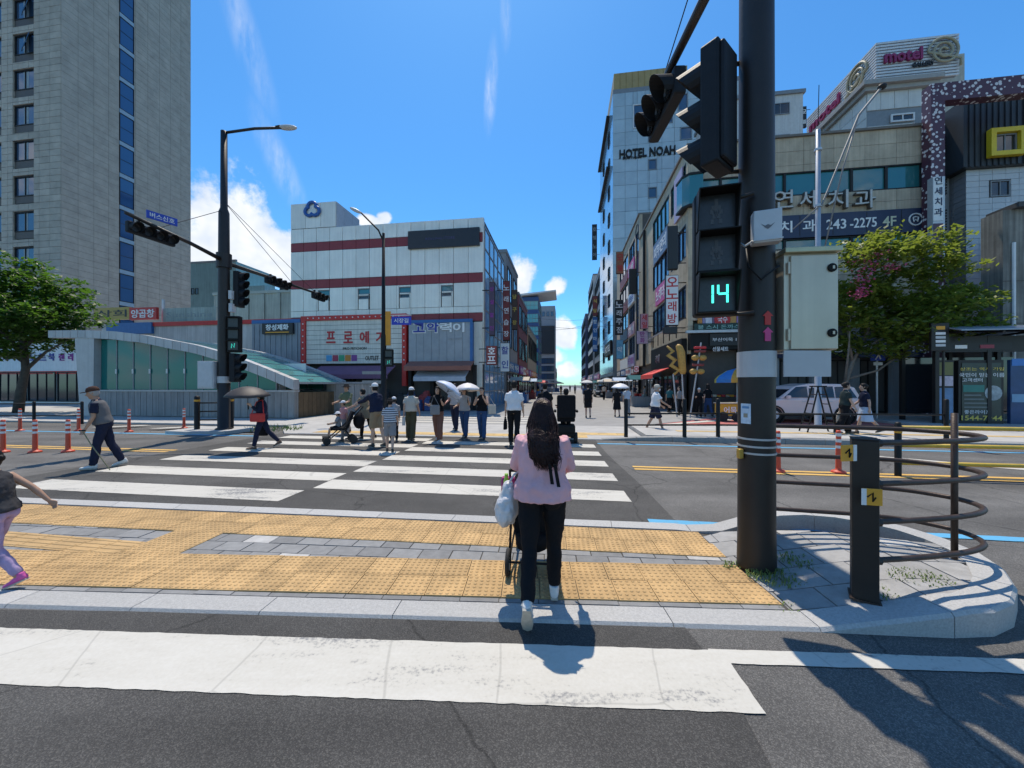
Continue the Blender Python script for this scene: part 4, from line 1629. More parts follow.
text(store, 'PRO FETCHON', 1, INKK, (ex(358), y_ - 0.05, ez(349, 358)), ext=0.01, off=0.008, fitw=1.7, fith=0.17)
for i, c in enumerate(((0.10, 0.36, 0.60), (0.42, 0.05, 0.09), (0.05, 0.36, 0.18), (0.62, 0.23, 0.03), (0.24, 0.06, 0.26))):
    a = ex(330 + i * 6.2)
    piece('colour_square', M('square_%d' % i, c, 0.5), store, (a, y_ - 0.06, ez(361.5, 345)), (a + 0.40, y_ - 0.04, ez(355.5, 345)))
text(store, 'OUTLET', 1, INKK, (ex(375), y_ - 0.05, ez(358.5, 375)), ext=0.01, off=0.015, fitw=0.95, fith=0.3)
# grey sheet front with blue frame
gx0, gx1, gz0, gz1 = ex(411), ex(472), ez(362, 440), ez(321, 440)
MB().b2((gx0, y_, gz0), (gx1, -0.03, gz1)).build('sign_wall', BLUEGREY, store)
for i in range(8):
    a = gx0 + (gx1 - gx0) * i / 8
    piece('sheet', M('grey_sheet', (0.32, 0.34, 0.36), 0.55, 0.2, var=0.15, scale=2, rnd=0.06), store, (a + 0.01, y_ - 0.03, gz0 + 0.02), (a + (gx1 - gx0) / 8 - 0.01, y_ + 0.01, gz1 - 0.02))
piece('blue_frame', BLUEF, store, (gx0, y_ - 0.1, gz1 - 0.18), (gx1 + 0.15, y_ - 0.032, gz1 + 0.02))
piece('blue_frame', BLUEF, store, (gx1 - 0.02, y_ - 0.1, gz0), (gx1 + 0.15, -0.02, gz1 - 0.181))
for px, ch, ink in ((421.5, '고', INKB), (435, '악', INKB), (448, '력', INKW), (460.5, '이', INKW)):
    if ink is INKB:
        text(store, ch, 1, INKW, (ex(px), y_ - 0.05, ez(328.5, px)), ext=0.012, off=0.075, fitw=0.92, fith=0.74)
    text(store, ch, 1, ink, (ex(px), y_ - 0.075, ez(328.5, px)), ext=0.03, off=0.025, fitw=0.78, fith=0.62)
text(store, '스포츠 아울렛', 1, M('pale_lettering', (0.42, 0.43, 0.45), 0.6), (ex(456), y_ - 0.05, ez(339.5, 456)), ext=0.01, fitw=1.0, fith=0.16)
MB().b2((gx1 + 0.16, -0.12, 0), (EW - 0.02, -0.03, ez(322))).build('pale_pier', CREAM, store)
# ground floor: dark open shop with counters, posts and awnings
MB().b2((ex(256), 0.5, 0.03), (EW - 0.1, 0.56, ez(366, 380))).build('interior_shade_sheet', DARKIN, store)  # flat near-black sheet, its colour stands in for the shade indoors
for px in (256, 308, 330, 352, 375, 410, 432, 452, 474):
    piece('shop_pier', GREYW if px % 2 else FR_DARK, store, (ex(px), -0.3, 0.03), (ex(px) + 0.22, 0.45, ez(366, 380)))
for px0, px1 in ((258, 304), (332, 350), (354, 373), (377, 406), (413, 430), (434, 450), (455, 472)):
    window(store, 'front', ex(px0), ex(px1), 0.6, 2.5, 0.30, FR_DARK, GL_DARK, 2, 1, 0.06, 0.08, 'shop_window')


def awning(parent, face, a0, a1, z0, z1, d0, d1, mat, n=1, name='awning'):
    m = MB()
    m.add([(a0, d0, z1), (a1, d0, z1), (a1, d1, z0), (a0, d1, z0), (a0, d0, z1 - 0.05), (a1, d0, z1 - 0.05), (a1, d1, z0 - 0.05), (a0, d1, z0 - 0.05),
           (a0, d1 - 0.01, z0 - 0.28), (a1, d1 - 0.01, z0 - 0.28), (a0, d1 + 0.01, z0 - 0.05), (a1, d1 + 0.01, z0 - 0.05)],
          [(0, 1, 2, 3), (4, 7, 6, 5), (3, 2, 9, 8), (8, 9, 11, 10), (0, 3, 7, 4), (1, 5, 6, 2)])
    if face == 'left':
        m.v = [(y, x, z) for x, y, z in m.v]
    return m.build(name, mat, parent, fix=True)


awning(store, 'front', ex(324), ex(398), ez(375, 360), ez(366, 360), -0.35, -1.5, M('plum_awning', (0.22, 0.10, 0.16), 0.8, var=0.15, scale=2))
awning(store, 'front', ex(412), ex(476), ez(367, 440), ez(361.5, 440), -0.40, -1.3, M('rust_awning', (0.30, 0.12, 0.085), 0.8, var=0.15, scale=2))
awning(store, 'front', ex(420), ex(470), ez(377, 440), ez(371, 440), -0.35, -1.1, M('pale_awning', (0.46, 0.48, 0.53), 0.8, var=0.15, scale=2))
# goods outside the shops
for i in range(26):
    a = ex(random.uniform(312, 476))
    h = random.uniform(0.4, 1.3)
    c = random.choice([(0.3, 0.05, 0.05), (0.05, 0.08, 0.2), (0.4, 0.38, 0.34), (0.03, 0.03, 0.03), (0.15, 0.3, 0.32), (0.4, 0.3, 0.1), (0.1, 0.1, 0.11)])
    o = MB()
    o.box((0, 0, h / 2), (0.42, 0.35, h))
    o.box((0, 0, h + 0.06), (0.36, 0.3, 0.11), 0.2)
    o.box((0.05, 0, h + 0.16), (0.2, 0.26, 0.09), -0.3)
    o.build('goods_stack', M('goods_%d' % (int(sum(c) * 100)), c, 0.7, var=0.5, scale=9), store, loc=(a, -0.7 - random.random() * 0.5, 0.03), rz=random.uniform(-0.4, 0.4), bevel=0.02)

# ---------------------------------------------------------------- left side of the market street
LU = -5.26


def street_block(name, label, u_face, v0, v1, h, side, mat, wmat=GL_DARK, width=6.0, fmat=None, signs=(), floors=None, front=True):
    """a block along the market street: side 'right' means its street face looks to +u"""
    b = grid_thing(name, label, 'building', u_face, v0)
    s_ = -1 if side == 'right' else 1
    MB().b2((0, 0, 0), (s_ * width, v1 - v0, h)).build('wall', mat, b)
    piece('parapet', FR_GREY, b, (s_ * -0.08, -0.08, h), (s_ * (width + 0.05), v1 - v0 + 0.05, h + 0.3))
    nf = floors or max(1, int((h - 1) / 3.3))
    fh = (h - 0.6) / nf
    nw = max(1, int((v1 - v0) / 3.0))
    for f in range(1, nf):
        for i in range(nw):
            a0 = (v1 - v0) * (i + 0.15) / nw
            a1 = (v1 - v0) * (i + 0.85) / nw
            window(b, side, a0, a1, f * fh + 0.9, f * fh + fh - 0.4, s_ * -0.02, FR_DARK, wmat, 2, 1, 0.07, 0.1)
        if front:
            for i in range(max(1, int(width / 2.6))):
                k = max(1, int(width / 2.6))
                a0, a1 = s_ * width * (i + 0.2) / k, s_ * width * (i + 0.8) / k
                window(b, 'front', min(a0, a1), max(a0, a1), f * fh + 0.9, f * fh + fh - 0.5, -0.02, FR_DARK, wmat, 2, 1, 0.07, 0.1)
    # shop fronts at street level
    for i in range(nw):
        a0, a1 = (v1 - v0) * (i + 0.05) / nw, (v1 - v0) * (i + 0.95) / nw
        window(b, side, a0, a1, 0.1, 2.8, s_ * -0.04, FR_DARK, GL_DARK, 2, 1, 0.08, 0.1, 'shop_window')
        c = random.choice((RED, NAVY, SIGNW, YELLOW, BLUEF, INKP, BRICKR, PINKS))
        board(b, 'shop_sign', side, a0, a1, 2.95, 3.85, s_ * -0.12, c, 0.15, random.choice(('화장품', '신발', '의류', '약국', '커피', '안경', '모자')), INKW if c is not SIGNW else INKR, 0.6)
    return b


def blade(name, label, px0, px1, py0, py1, u, mat, txt=None, ink=None, th=0.25, cat='sign', group=None, vert=True, fill=0.6):
    """a projecting sign facing down the street towards the crossing, on the column px at the line u"""
    v = VS((px0 + px1) / 2, u)
    a0, a1 = US(px0, v), US(px1, v)
    z0, z1 = ZS((px0 + px1) / 2, py1, v), ZS((px0 + px1) / 2, py0, v)
    t = grid_thing(name, label, cat, (a0 + a1) / 2, v, z0, group)
    w, h = a1 - a0, z1 - z0
    MB().box((0, 0, h / 2), (w, th, h)).build('case', FR_DARK, t, bevel=0.03)
    f = MB().box((0, -th / 2 - 0.01, h / 2), (w * 0.92, 0.02, h * 0.97)).build('face', mat, t)
    sg = 1 if u > 0 else -1
    for z in (h * 0.15, h * 0.85):
        MB().tube([(sg * w / 2, 0, z), (sg * (w / 2 + 0.45), 0, z)], 0.03, 6).build('bracket', BLACKM, t)
    if txt:
        if vert:
            ch = h * 0.96 / len(txt)
            for i, c_ in enumerate(txt):
                if c_ != ' ':
                    text(f, c_, 1, ink, (0, -th / 2 - 0.025, h * 0.98 - ch * (i + 0.5)), ext=0.006, off=0.015, fith=min(ch * 0.8, w * 0.8))
        else:
            text(f, txt, 1, ink, (0, -th / 2 - 0.025, h / 2), ext=0.006, off=0.012, fitw=w * 0.8, fith=h * fill)
    return t


street_block('street_building', 'grey street building right behind the white store', LU, 33.0, 41.0, 13.6, 'right', GREYW, GL_SKY, 4)
street_block('street_building', 'brown street building beyond the grey one, left of the market street', LU, 42, 52, 12.0, 'right', BRICKR, GL_DARK, 4)
street_block('street_building', 'pale low building beyond, left of the market street', LU, 53, 69, 10.0, 'right', BEIGE2, GL_DARK, 4)
blade('blade_sign', 'tall dark purple blade sign beside the white store corner', 489.5, 495, 282, 336, LU + 0.9, M('dark_violet_sign', (0.07, 0.04, 0.07), 0.5, var=0.2), '상설할인', INKP)
blade('blade_sign', 'tall red blade sign with white letters left of the street', 503, 510, 281, 341, LU + 0.9, BRICKR, '노래연습장', INKW)
blade('blade_sign', 'dark narrow blade sign below the red one', 512, 517.5, 290, 330, LU + 0.8, M('brown_sign', (0.10, 0.06, 0.045), 0.6), '당구장', INKY)
blade('blade_sign', 'pale blade sign under the tall red sign', 500.5, 510, 343, 372, LU + 0.9, SIGNW, '할인', INKB)
blade('blade_sign', 'red brown round blade sign low at the white store corner', 486.5, 497.5, 346, 365, LU + 1.0, BRICKR, '호프', INKW)
# teal glass building with blue bands and a jutting roof
gv = 74.0
gu = US(518, gv)
t = grid_thing('glass_building', 'teal glass building with blue bands and jutting roof slab down the street', 'building', gu, gv)
gw = US(538.5, gv) - gu
gh = ZS(528, 297, gv)
MB().b2((0, 0, 0), (gw, 9, gh)).build('wall', M('blue_band', (0.03, 0.08, 0.24), 0.4, var=0.1), t)
nf = 6
z_ = ZS(528, 374, gv)
for f in range(nf):
    z0 = z_ + (gh - z_) * f / nf
    z1 = z_ + (gh - z_) * (f + 0.68) / nf
    window(t, 'front', 0.15 if f > 4 else gw * 0.28, gw - 0.05, z0, z1, -0.03, FR_GREY, glass_m('bright_teal_glass', (0.10, 0.42, 0.42), 0.08, 0.7) if f == 0 else MATS['bright_teal_glass'], 5, 2, 0.06, 0.1)
    window(t, 'right', 0.2, 8.6, z0, z1, gw + 0.02, FR_GREY, MATS['bright_teal_glass'], 5, 1, 0.06, 0.1)
MB().b2((0.05, -0.25, 2.2), (gw * 0.2, -0.02, gh * 0.62)).build('pale_pier', WHITE, t)
rs = MB().add([(-0.6, -1.0, gh), (US(556, gv) - gu, -1.0, gh + 0.75), (US(556, gv) - gu, 7, gh + 0.75), (-0.6, 7, gh),
               (-0.6, -1.0, gh + 0.35), (US(556, gv) - gu, -1.0, gh + 1.0), (US(556, gv) - gu, 7, gh + 1.0), (-0.6, 7, gh + 0.35)],
              [(3, 2, 1, 0), (4, 5, 6, 7), (0, 1, 5, 4), (1, 2, 6, 5), (2, 3, 7, 6), (3, 0, 4, 7)])
rs.build('roof_slab', WHITE, t)
gv = 92.0
gu = US(537, gv)
t = grid_thing('street_building', 'grey building with a large dark panel, beyond the teal glass one', 'building', gu, gv)
gw = US(555, gv) - gu
gh = ZS(545, 306, gv)
MB().b2((0, 0, 0), (gw, 9, gh)).build('wall', M('pale_grey_wall', (0.45, 0.45, 0.46), 0.8, var=0.1), t)
MB().b2((0.1, -0.3, ZS(545, 354, gv)), (gw - 0.1, -0.01, ZS(545, 326, gv))).build('dark_panel', M('charcoal_screen', (0.05, 0.05, 0.055), 0.5), t)
for f in range(4):
    window(t, 'front', 0.2, gw - 0.2, 1.2 + f * 1.9, 2.6 + f * 1.9, -0.04, FR_DARK, GL_BLUE, 5, 1, 0.08, 0.1)
for i in range(4):
    window(t, 'front', 0.2 + i * gw / 4.2, 0.9 + i * gw / 4.2, gh - 2.6, gh - 1.4, -0.03, FR_GREY, GL_BLUE, 1, 1, 0.06, 0.08)
# far end of the street
street_block('street_building', 'small distant building closing the left of the market street', LU + 1.5, 150, 175, 8.5, 'right', GREYW, GL_DARK, 8)
# ---------------------------------------------------------------- right side of the market street
RU = 6.85
DV = 22.0
DW = US(929, DV) - RU
DT = ZS(800, 137, DV)
dental = grid_thing('corner_building', 'tan stone corner building with dental clinic lettering behind the brown pole', 'building', RU, DV)
D1 = VS(640, RU) - DV         # depth along the market street


def dx(px):
    return US(px, DV) - RU


def dz(py, px=850):
    return ZS(px, py, DV)


def dvv(px):
    return VS(px, RU) - DV


MB().b2((0.25, 0.25, 0), (DW - 0.05, D1, DT - 0.05)).build('wall', JOINT, dental)
gz1, gz0 = dz(168), dz(192)
g2z1, g2z0 = dz(231), dz(247)
holes = [(0.1, DW - 0.3, gz0, gz1), (0.1, DW - 0.3, dz(236), dz(212)), (0.1, DW - 0.3, g2z0, g2z1 - 0.02), (0, DW, 0, dz(318))]
panels(dental, 'stone_panel', BEIGE, 'front', grid_rects(0, DW, 0, DT, 1.45, 0.75, holes, 0.015), 0.24, 0.24)
for i in range(7):
    a0 = 0.1 + (DW - 0.4) * i / 7
    a1 = 0.1 + (DW - 0.4) * (i + 1) / 7
    window(dental, 'front', a0, a1, gz0, gz1, 0.08, FR_DARK, GL_TEAL, 1, 1, 0.06, 0.14)
    window(dental, 'front', a0, a1, g2z0, dz(236), 0.08, FR_DARK, GL_TEAL, 1, 1, 0.06, 0.14)
nb = board(dental, 'clinic_banner', 'front', dx(735), dx(927), dz(235.5), dz(212.5), 0.0, NAVY, 0.16)
bz = 0
for px, tx, ink, w in ((785, '치', INKW, 0.62), (808, '과', INKW, 0.62), (758, '세', INKW, 0.6), (745, '연', INKW, 0.6), (835, '243', INKW, 0.95), (862, '-2275', INKW, 1.25), (888, '4F', M('cream_lettering', (0.62, 0.6, 0.42), 0.5), 0.62)):
    text(nb, tx, 1, ink, (dx(px) - (dx(735) + dx(927)) / 2, -0.09, 0.0), ext=0.01, off=0.012, fitw=w, fith=0.62 if len(tx) == 1 else 0.52)
ring = MB().tube([(0.3 * math.cos(k * PI / 8), 0, 0.3 * math.sin(k * PI / 8)) for k in range(17)], 0.035, 5)
ring.tube([(-0.12, 0, 0.1), (-0.08, 0, -0.12), (0, 0, 0.0), (0.08, 0, -0.12), (0.12, 0, 0.1), (0, 0, 0.14), (-0.12, 0, 0.1)], 0.03, 5)
ring.build('tooth_emblem', INKW, nb, loc=(dx(914) - (dx(735) + dx(927)) / 2, -0.1, 0.02))
for i in range(1, 7):
    piece('banner_joint', FR_DARK, nb, (-(dx(927) - dx(735)) / 2 + i * 1.6, -0.086, -0.55), (-(dx(927) - dx(735)) / 2 + i * 1.6 + 0.03, -0.081, 0.55))
LETT = M('dark_letter_side', (0.10, 0.09, 0.08), 0.5)
for px, ch in ((748, '플'), (781, '연'), (807, '세'), (835, '치'), (862, '과')):
    text(dental, ch, 1, LETT, (dx(px), -0.12, dz(201, px)), ext=0.10, off=0.02, fitw=1.0, fith=0.98)
    text(dental, ch, 1, M('pale_letter_face', (0.50, 0.49, 0.46), 0.5), (dx(px), -0.235, dz(201, px)), ext=0.01, off=0.0, fitw=0.96, fith=0.94)
piece('coping', M('dark_coping', (0.16, 0.14, 0.12), 0.7), dental, (-0.1, -0.12, DT), (DW + 0.1, 0.4, DT + 0.12))
# street face with bands of windows
fl3 = (DT - 4.6) / 3.0
sw = []
for f in range(3):
    z0 = 4.6 + f * fl3 + 0.9
    for (p0, p1) in ((686, 671), (669, 653)):
        sw.append((dvv(p0), dvv(p1), z0, z0 + 1.9, f))
panels(dental, 'stone_panel', BEIGE2, 'left', grid_rects(0, D1, 3.4, DT, 1.5, 0.8, [s_[:4] for s_ in sw], 0.015), 0.24, 0.24)
for s_ in sw:
    window(dental, 'left', s_[0], s_[1], s_[2], s_[3], 0.06, FR_DARK, GL_TEAL if s_[4] == 2 else GL_BLUE, 4, 1, 0.07, 0.14)
piece('coping', MATS['dark_coping'], dental, (-0.12, 0.42, DT), (0.3, D1, DT + 0.12))
MB().tube([(-0.15, dvv(646), 3.2), (-0.15, dvv(646), DT - 0.2)], 0.12, 8).build('drain_pipe', FR_DARK, dental)
# glazed corner bay
bay = MB()
bay.prism([(-0.35, 0.9), (-0.28, 0.15), (0.0, -0.22), (0.7, -0.3), (0.7, 0.9)], gz0 - 0.2, gz1 + 0.15)
bay.build('corner_bay', GL_TEAL, dental, fix=True)
for z in (gz0 - 0.3, gz1 + 0.15):
    MB().prism([(-0.4, 0.95), (-0.32, 0.12), (0.0, -0.28), (0.75, -0.36), (0.75, 0.95)], z, z + 0.12).build('bay_band', FR_DARK, dental, fix=True)
# flat banners on the street face
board(dental, 'wall_banner', 'left', dvv(670), dvv(657), 4.6 + 1 * fl3 - 0.55, 4.6 + fl3 + 0.75, -0.08, PINKS, 0.08, '노래타운', INKW)
board(dental, 'wall_banner', 'left', dvv(669), dvv(655), 4.6 + 2 * fl3 - 0.75, 4.6 + 2 * fl3 + 0.7, -0.08, M('slate_banner', (0.12, 0.16, 0.24), 0.5), 0.08, '피부관리', INKW)
board(dental, 'wall_banner', 'left', dvv(684), dvv(676), DT - 3.4, DT - 0.7, -0.08, M('mauve_banner', (0.42, 0.34, 0.46), 0.5), 0.08)
# ground floor street-food shop on the corner
MB().b2((-0.02, -0.5, dz(350, 720)), (dx(770), 0.0, dz(333, 720))).build('fascia', M('black_fascia', (0.010, 0.010, 0.010), 0.55, var=0.2, spec=0.25), dental)
board(dental, 'menu_sign', 'front', dx(706), dx(740), dz(346.5, 720), dz(335, 720), -0.55, INKK, 0.06, '부산어묵 1등', INKW, 0.3, off=0.006)
text(dental, '선물세트', 1, INKW, (dx(716), -0.6, dz(350, 716)), ext=0.01, off=0.01, fitw=0.8, fith=0.24)
piece('awning_edge', GALV, dental, (-0.3, -0.7, dz(334, 720)), (dx(770), -0.5, dz(331.5, 720)))
board(dental, 'green_sign', 'front', dx(693), dx(741), dz(331, 720), dz(324, 720), -0.2, M('dark_green_sign', (0.02, 0.05, 0.04), 0.5), 0.1, '불 스시 돈까스', M('pale_green_letter', (0.32, 0.5, 0.42), 0.5), 0.6)
for i, (p0, p1, c) in enumerate(((697, 701, (0.55, 0.22, 0.04)), (701.5, 704, (0.3, 0.25, 0.4)), (704.5, 711, (0.62, 0.62, 0.66)), (711.5, 714, (0.2, 0.12, 0.2)), (714.5, 727, (0.6, 0.3, 0.1)), (727.5, 735, (0.58, 0.30, 0.08)), (735.5, 741, (0.38, 0.22, 0.5)))):
    board(dental, 'menu_picture', 'front', dx(p0), dx(p1), dz(323.5, 720), dz(316, 720), -0.12, M('menu_%d' % i, c, 0.5, var=0.3, scale=3), 0.08)
MB().lathe([(0, 0), (0.42, 0), (0.42, 0.03), (0, 0.03)], 18, Matrix.Translation((dx(721), -0.17, dz(320, 720))) @ Matrix.Rotation(PI / 2, 4, 'X')).build('round_badge', INKR, dental)
text(dental, '국수', 1, INKW, (dx(721), -0.21, dz(320, 720)), ext=0.008, off=0.01, fitw=0.5, fith=0.4)
MB().b2((0.3, 1.6, 0.1), (DW - 0.2, 1.66, dz(350, 720))).build('interior_shade_sheet', DARKIN, dental)  # near-black backing sheet, shade of the shop's depth put into the colour
for px in (691, 738, 772, 812, 852, 892, 926):
    piece('shop_pier', GREYW if px > 760 else FR_DARK, dental, (dx(px), -0.02, 0.1), (dx(px) + 0.35, 1.5, dz(334, 720) if px < 760 else dz(320)))
for p0, p1 in ((776, 810), (816, 850), (856, 890), (896, 924)):
    window(dental, 'front', dx(p0) + 0.3, dx(p1), 0.2, 3.0, 0.25, FR_DARK, GL_DARK, 3, 1, 0.07, 0.1, 'shop_window')
    board(dental, 'shop_sign', 'front', dx(p0), dx(p1) + 0.3, 3.1, 4.2, -0.1, random.choice((NAVY, FR_DARK)), 0.15, random.choice(('부동산', '미용실', '식당', '치킨')), INKW, 0.5)
counter = MB().b2((dx(696), -0.6, 0.1), (dx(735), 0.4, 1.0)).build('food_counter', M('dark_counter', (0.05, 0.045, 0.04), 0.5, var=0.3), dental, bevel=0.02)
for i in range(9):
    piece('food_tray', (STEEL, YELLOW, INKR)[i % 3], dental, (dx(697) + i * 0.22, -0.5, 1.01), (dx(697) + i * 0.22 + 0.18, 0.1, 1.08 + 0.04 * (i % 2)))
rs_ = random.Random(9)
for i in range(34):
    x_, z_ = dx(693) + rs_.random() * (dx(768) - dx(693)), 0.4 + rs_.random() * 2.4
    piece('shelf_goods', rs_.choice((YELLOW, INKR, INKW, GREYBOX, INKY, GREENC)), dental, (x_, 1.3, z_), (x_ + rs_.uniform(0.1, 0.35), 1.58, z_ + rs_.uniform(0.08, 0.3)))
# black shop on the street face with a red awning and railed terrace
board(dental, 'black_fascia', 'left', dvv(687), dvv(655), 2.75, 4.3, -0.15, MATS['black_fascia'], 0.3)
text(dental, '카페', 1, M('grey_letter', (0.3, 0.3, 0.3), 0.5), (-0.32, dvv(662), 3.5), rot=(R(90), 0, -PI / 2), ext=0.01, fith=0.6)
awning(dental, 'left', dvv(674), dvv(659), 2.35, 2.75, -0.3, -1.3, M('red_awning', (0.60, 0.05, 0.04), 0.7, var=0.1))
for i in range(5):
    piece('terrace_rail', BLACKM, dental, (-0.55, dvv(686) + i * 1.4, 4.35), (-0.5, dvv(686) + i * 1.4 + 0.05, 5.1))
piece('terrace_top_rail', GALV, dental, (-0.57, dvv(687), 5.1), (-0.49, dvv(655), 5.16))
for i in range(4):
    window(dental, 'left', dvv(686) + i * 2.6, dvv(686) + i * 2.6 + 2.3, 0.15, 2.3, -0.02, FR_DARK, GL_DARK, 2, 1, 0.07, 0.1, 'shop_window')
piece('telephone_cable_box', GREYBOX, dental, (-0.3, dvv(652), 5.0), (-0.05, dvv(652) + 0.5, 5.9))

# second tan building along the street
V2 = DV + D1 + 0.15
H2 = ZS(645, 214, V2)
b2_ = grid_thing('street_building', 'tan building with arched stair window between corner building and hotel', 'building', RU, V2)
V2e = VS(617, RU)
MB().b2((0.25, 0, 0), (7, V2e - V2, H2)).build('wall', JOINT, b2_)
hl = []
for f in range(4):
    z0 = 4.0 + f * 3.2
    hl.append((2.4, 5.6, z0 + 0.8, z0 + 2.6, f))
    hl.append((6.4, min(12.5, V2e - V2 - 0.6), z0 + 0.8, z0 + 2.6, f))
hl.append((0.4, 1.7, 4.0, H2 - 1.2, 9))
panels(b2_, 'stone_panel', BEIGE, 'left', grid_rects(0, V2e - V2, 3.4, H2, 1.6, 0.8, [h_[:4] for h_ in hl], 0.015), 0.24, 0.24)
for h_ in hl:
    window(b2_, 'left', h_[0], h_[1], h_[2], h_[3], 0.06, FR_DARK, GL_BLUE, 3 if h_[4] < 9 else 1, 1 if h_[4] < 9 else 6, 0.07, 0.14)
arch = MB().lathe([(0.68, -0.08), (0.68, 0.04), (0.0, 0.04)], 16, Matrix.Translation((0.0, 1.05, H2 - 1.2)) @ Matrix.Rotation(PI / 2, 4, 'Y'), 0, 2 * PI)
arch.build('arch_window', GL_BLUE, b2_)
piece('coping', MATS['dark_coping'], b2_, (-0.12, 0, H2), (7.05, V2e - V2, H2 + 0.15))
for f, (c, tx, ink) in enumerate(((M('lilac_banner', (0.46, 0.40, 0.52), 0.5, var=0.2), '당구클럽', INKP), (M('rose_banner', (0.52, 0.30, 0.34), 0.5, var=0.2), '만화카페', INKW), (SIGNW, '스크린골프', INKB), (PINKS, '미용', INKW))):
    board(b2_, 'wall_banner', 'left', 2.2, 5.8, 3.55 + f * 3.2, 4.75 + f * 3.2, -0.08, c, 0.1, tx, ink, 0.55)
    board(b2_, 'wall_banner', 'left', 6.2, 11.5, 3.5 + f * 3.2, 4.6 + f * 3.2, -0.08, random.choice((SIGNW, BRICKR, NAVY)), 0.1)
for i in range(4):
    window(b2_, 'left', 0.4 + i * 3.5, 3.5 + i * 3.5, 0.15, 2.6, -0.02, FR_DARK, GL_DARK, 2, 1, 0.07, 0.1, 'shop_window')
    board(b2_, 'shop_sign', 'left', 0.4 + i * 3.5, 3.5 + i * 3.5, 2.7, 3.4, -0.1, (BRICKR, SIGNW, BLUEF, NAVY)[i], 0.15, ('분식', '의류', '화장품', '신발')[i], INKR if i == 1 else INKW)

# hotel tower of pale blue panels
HV = VS(613, RU)
HW = US(752, HV) - RU
HTOP = ZS(613, 94, HV)
HD = VS(600, RU) - HV
hotel = grid_thing('hotel_tower', 'tall pale blue panelled hotel with ochre top down the street', 'building', RU, HV)
MB().b2((0.05, 0.2, 0), (HW - 0.05, HD, HTOP)).build('wall', M('hotel_joint', (0.26, 0.31, 0.33), 0.6), hotel)


def hx(px):
    return US(px, HV) - RU


def hz(py, px=640):
    return ZS(px, py, HV)


hw = [(hx(633), hx(645), hz(128), hz(104)), (hx(680), hx(692), hz(144), hz(131)), (hx(648), hx(657), hz(143), hz(134)), (hx(648), hx(657), hz(171), hz(160)), (hx(648), hx(657), hz(199), hz(188)),
      (hx(678), hx(688), hz(115), hz(98)), (hx(663), hx(673), hz(126), hz(112))]
panels(hotel, 'facade_panel', HPANEL, 'front', grid_rects(0, HW, HTOP - 30.3, HTOP, 1.75, 1.9, hw, 0.035), 0.19, 0.19)
for h_ in hw:
    window(hotel, 'front', h_[0], h_[1], h_[2], h_[3], 0.03, FR_WHITE if h_ is hw[0] else FR_GREY, GL_BLUE, 1, 1, 0.14, 0.16)
sideg = glass_m('hotel_side_glass', (0.20, 0.36, 0.50), 0.10, 0.9, wav=0.1)
sr = []
for j in range(15):
    for i in range(8):
        z0 = 3.5 + j * (HTOP - 3.5) / 15
        sr.append((0.1 + i * (HD - 0.2) / 8 + 0.02, 0.1 + (i + 1) * (HD - 0.2) / 8 - 0.02, z0 + 0.03, z0 + (HTOP - 3.5) / 15 - 0.03))
panels(hotel, 'side_glass', sideg, 'left', sr, 0.05, 0.05)
for j in range(9):
    for i in (1, 4):
        z0 = 5.5 + j * 4.2
        window(hotel, 'left', 1.5 + i * 2.6, 3.0 + i * 2.6, z0, z0 + 1.9, -0.03, FR_DARK, GL_DARK, 1, 1, 0.1, 0.2)
gt0, gt1 = HTOP + 0.6, hz(72, 620)
MB().b2((0.0, 0.0, HTOP + 0.01), (HW, HD, gt0)).build('dark_band', FR_GREY, hotel)
MB().b2((0.15, 0.2, gt0 + 0.01), (HW * 0.55, HD * 0.5, gt1)).build('crown', GOLD, hotel)
for i in range(1, 12):
    piece('crown_seam', M('ochre_seam', (0.30, 0.20, 0.06), 0.6), hotel, (0.15 + HW * 0.55 * i / 12, 0.16, gt0 + 0.02), (0.2 + HW * 0.55 * i / 12, 0.215, gt1 - 0.02))
for z_0, z_1 in ((hz(140, 613), HTOP + 0.5), (hz(180, 613), hz(145, 613))):
    MB().b2((-0.5, HD * 0.2, z_1 - 1.0), (-0.02, HD * 0.95, z_1 - 0.7)).build('side_fin', FR_DARK, hotel)
text(hotel, 'HOTEL NOAH', 1, FR_DARK, (hx(647), -0.12, hz(152.5, 647)), ext=0.05, off=0.03, fitw=hx(675) - hx(619), fith=1.3)
text(hotel, 'BOUTIQUE', 1, FR_DARK, (hx(632), -0.1, hz(158.2, 632)), ext=0.03, off=0.01, fitw=2.6, fith=0.38)
for i in range(6):
    window(hotel, 'left', 0.4 + i * 3, 3.0 + i * 3, 0.1, 3.0, -0.04, FR_DARK, GL_DARK, 2, 1, 0.08, 0.1, 'shop_window')
board(hotel, 'canopy_sign', 'left', 0.3, 8, 6.2, 8.2, -0.2, FR_DARK, 0.3, 'HOTEL', INKW, 0.5)

street_block('street_building', 'slim grey building beyond the hotel', RU, HV + HD + 0.5, HV + HD + 13, ZS(598, 268, HV + HD), 'left', GREYW, GL_DARK, 9)
street_block('street_building', 'pale building past the slim grey one', RU - 0.3, HV + HD + 14, HV + HD + 32, 27.5, 'left', M('pale_wall', (0.50, 0.49, 0.48), 0.8, var=0.1), GL_BLUE, 9)
street_block('street_building', 'navy topped building far down the right of the street', RU - 1.0, HV + HD + 34, HV + HD + 60, 22.0, 'left', M('navy_wall', (0.06, 0.08, 0.15), 0.7, var=0.1), GL_BLUE, 9)
blade('blade_sign', 'white karaoke blade sign with red letters at the corner building', 665, 678, 275.5, 326, RU - 0.8, SIGNW, '오노래방', INKR)
blade('blade_sign', 'plain black screen blade sign above the karaoke sign', 667.5, 677.5, 226.5, 270, RU - 0.8, INKK)
blade('blade_sign', 'small black box sign under the karaoke sign', 663, 677, 327, 334, RU - 0.9, INKK)
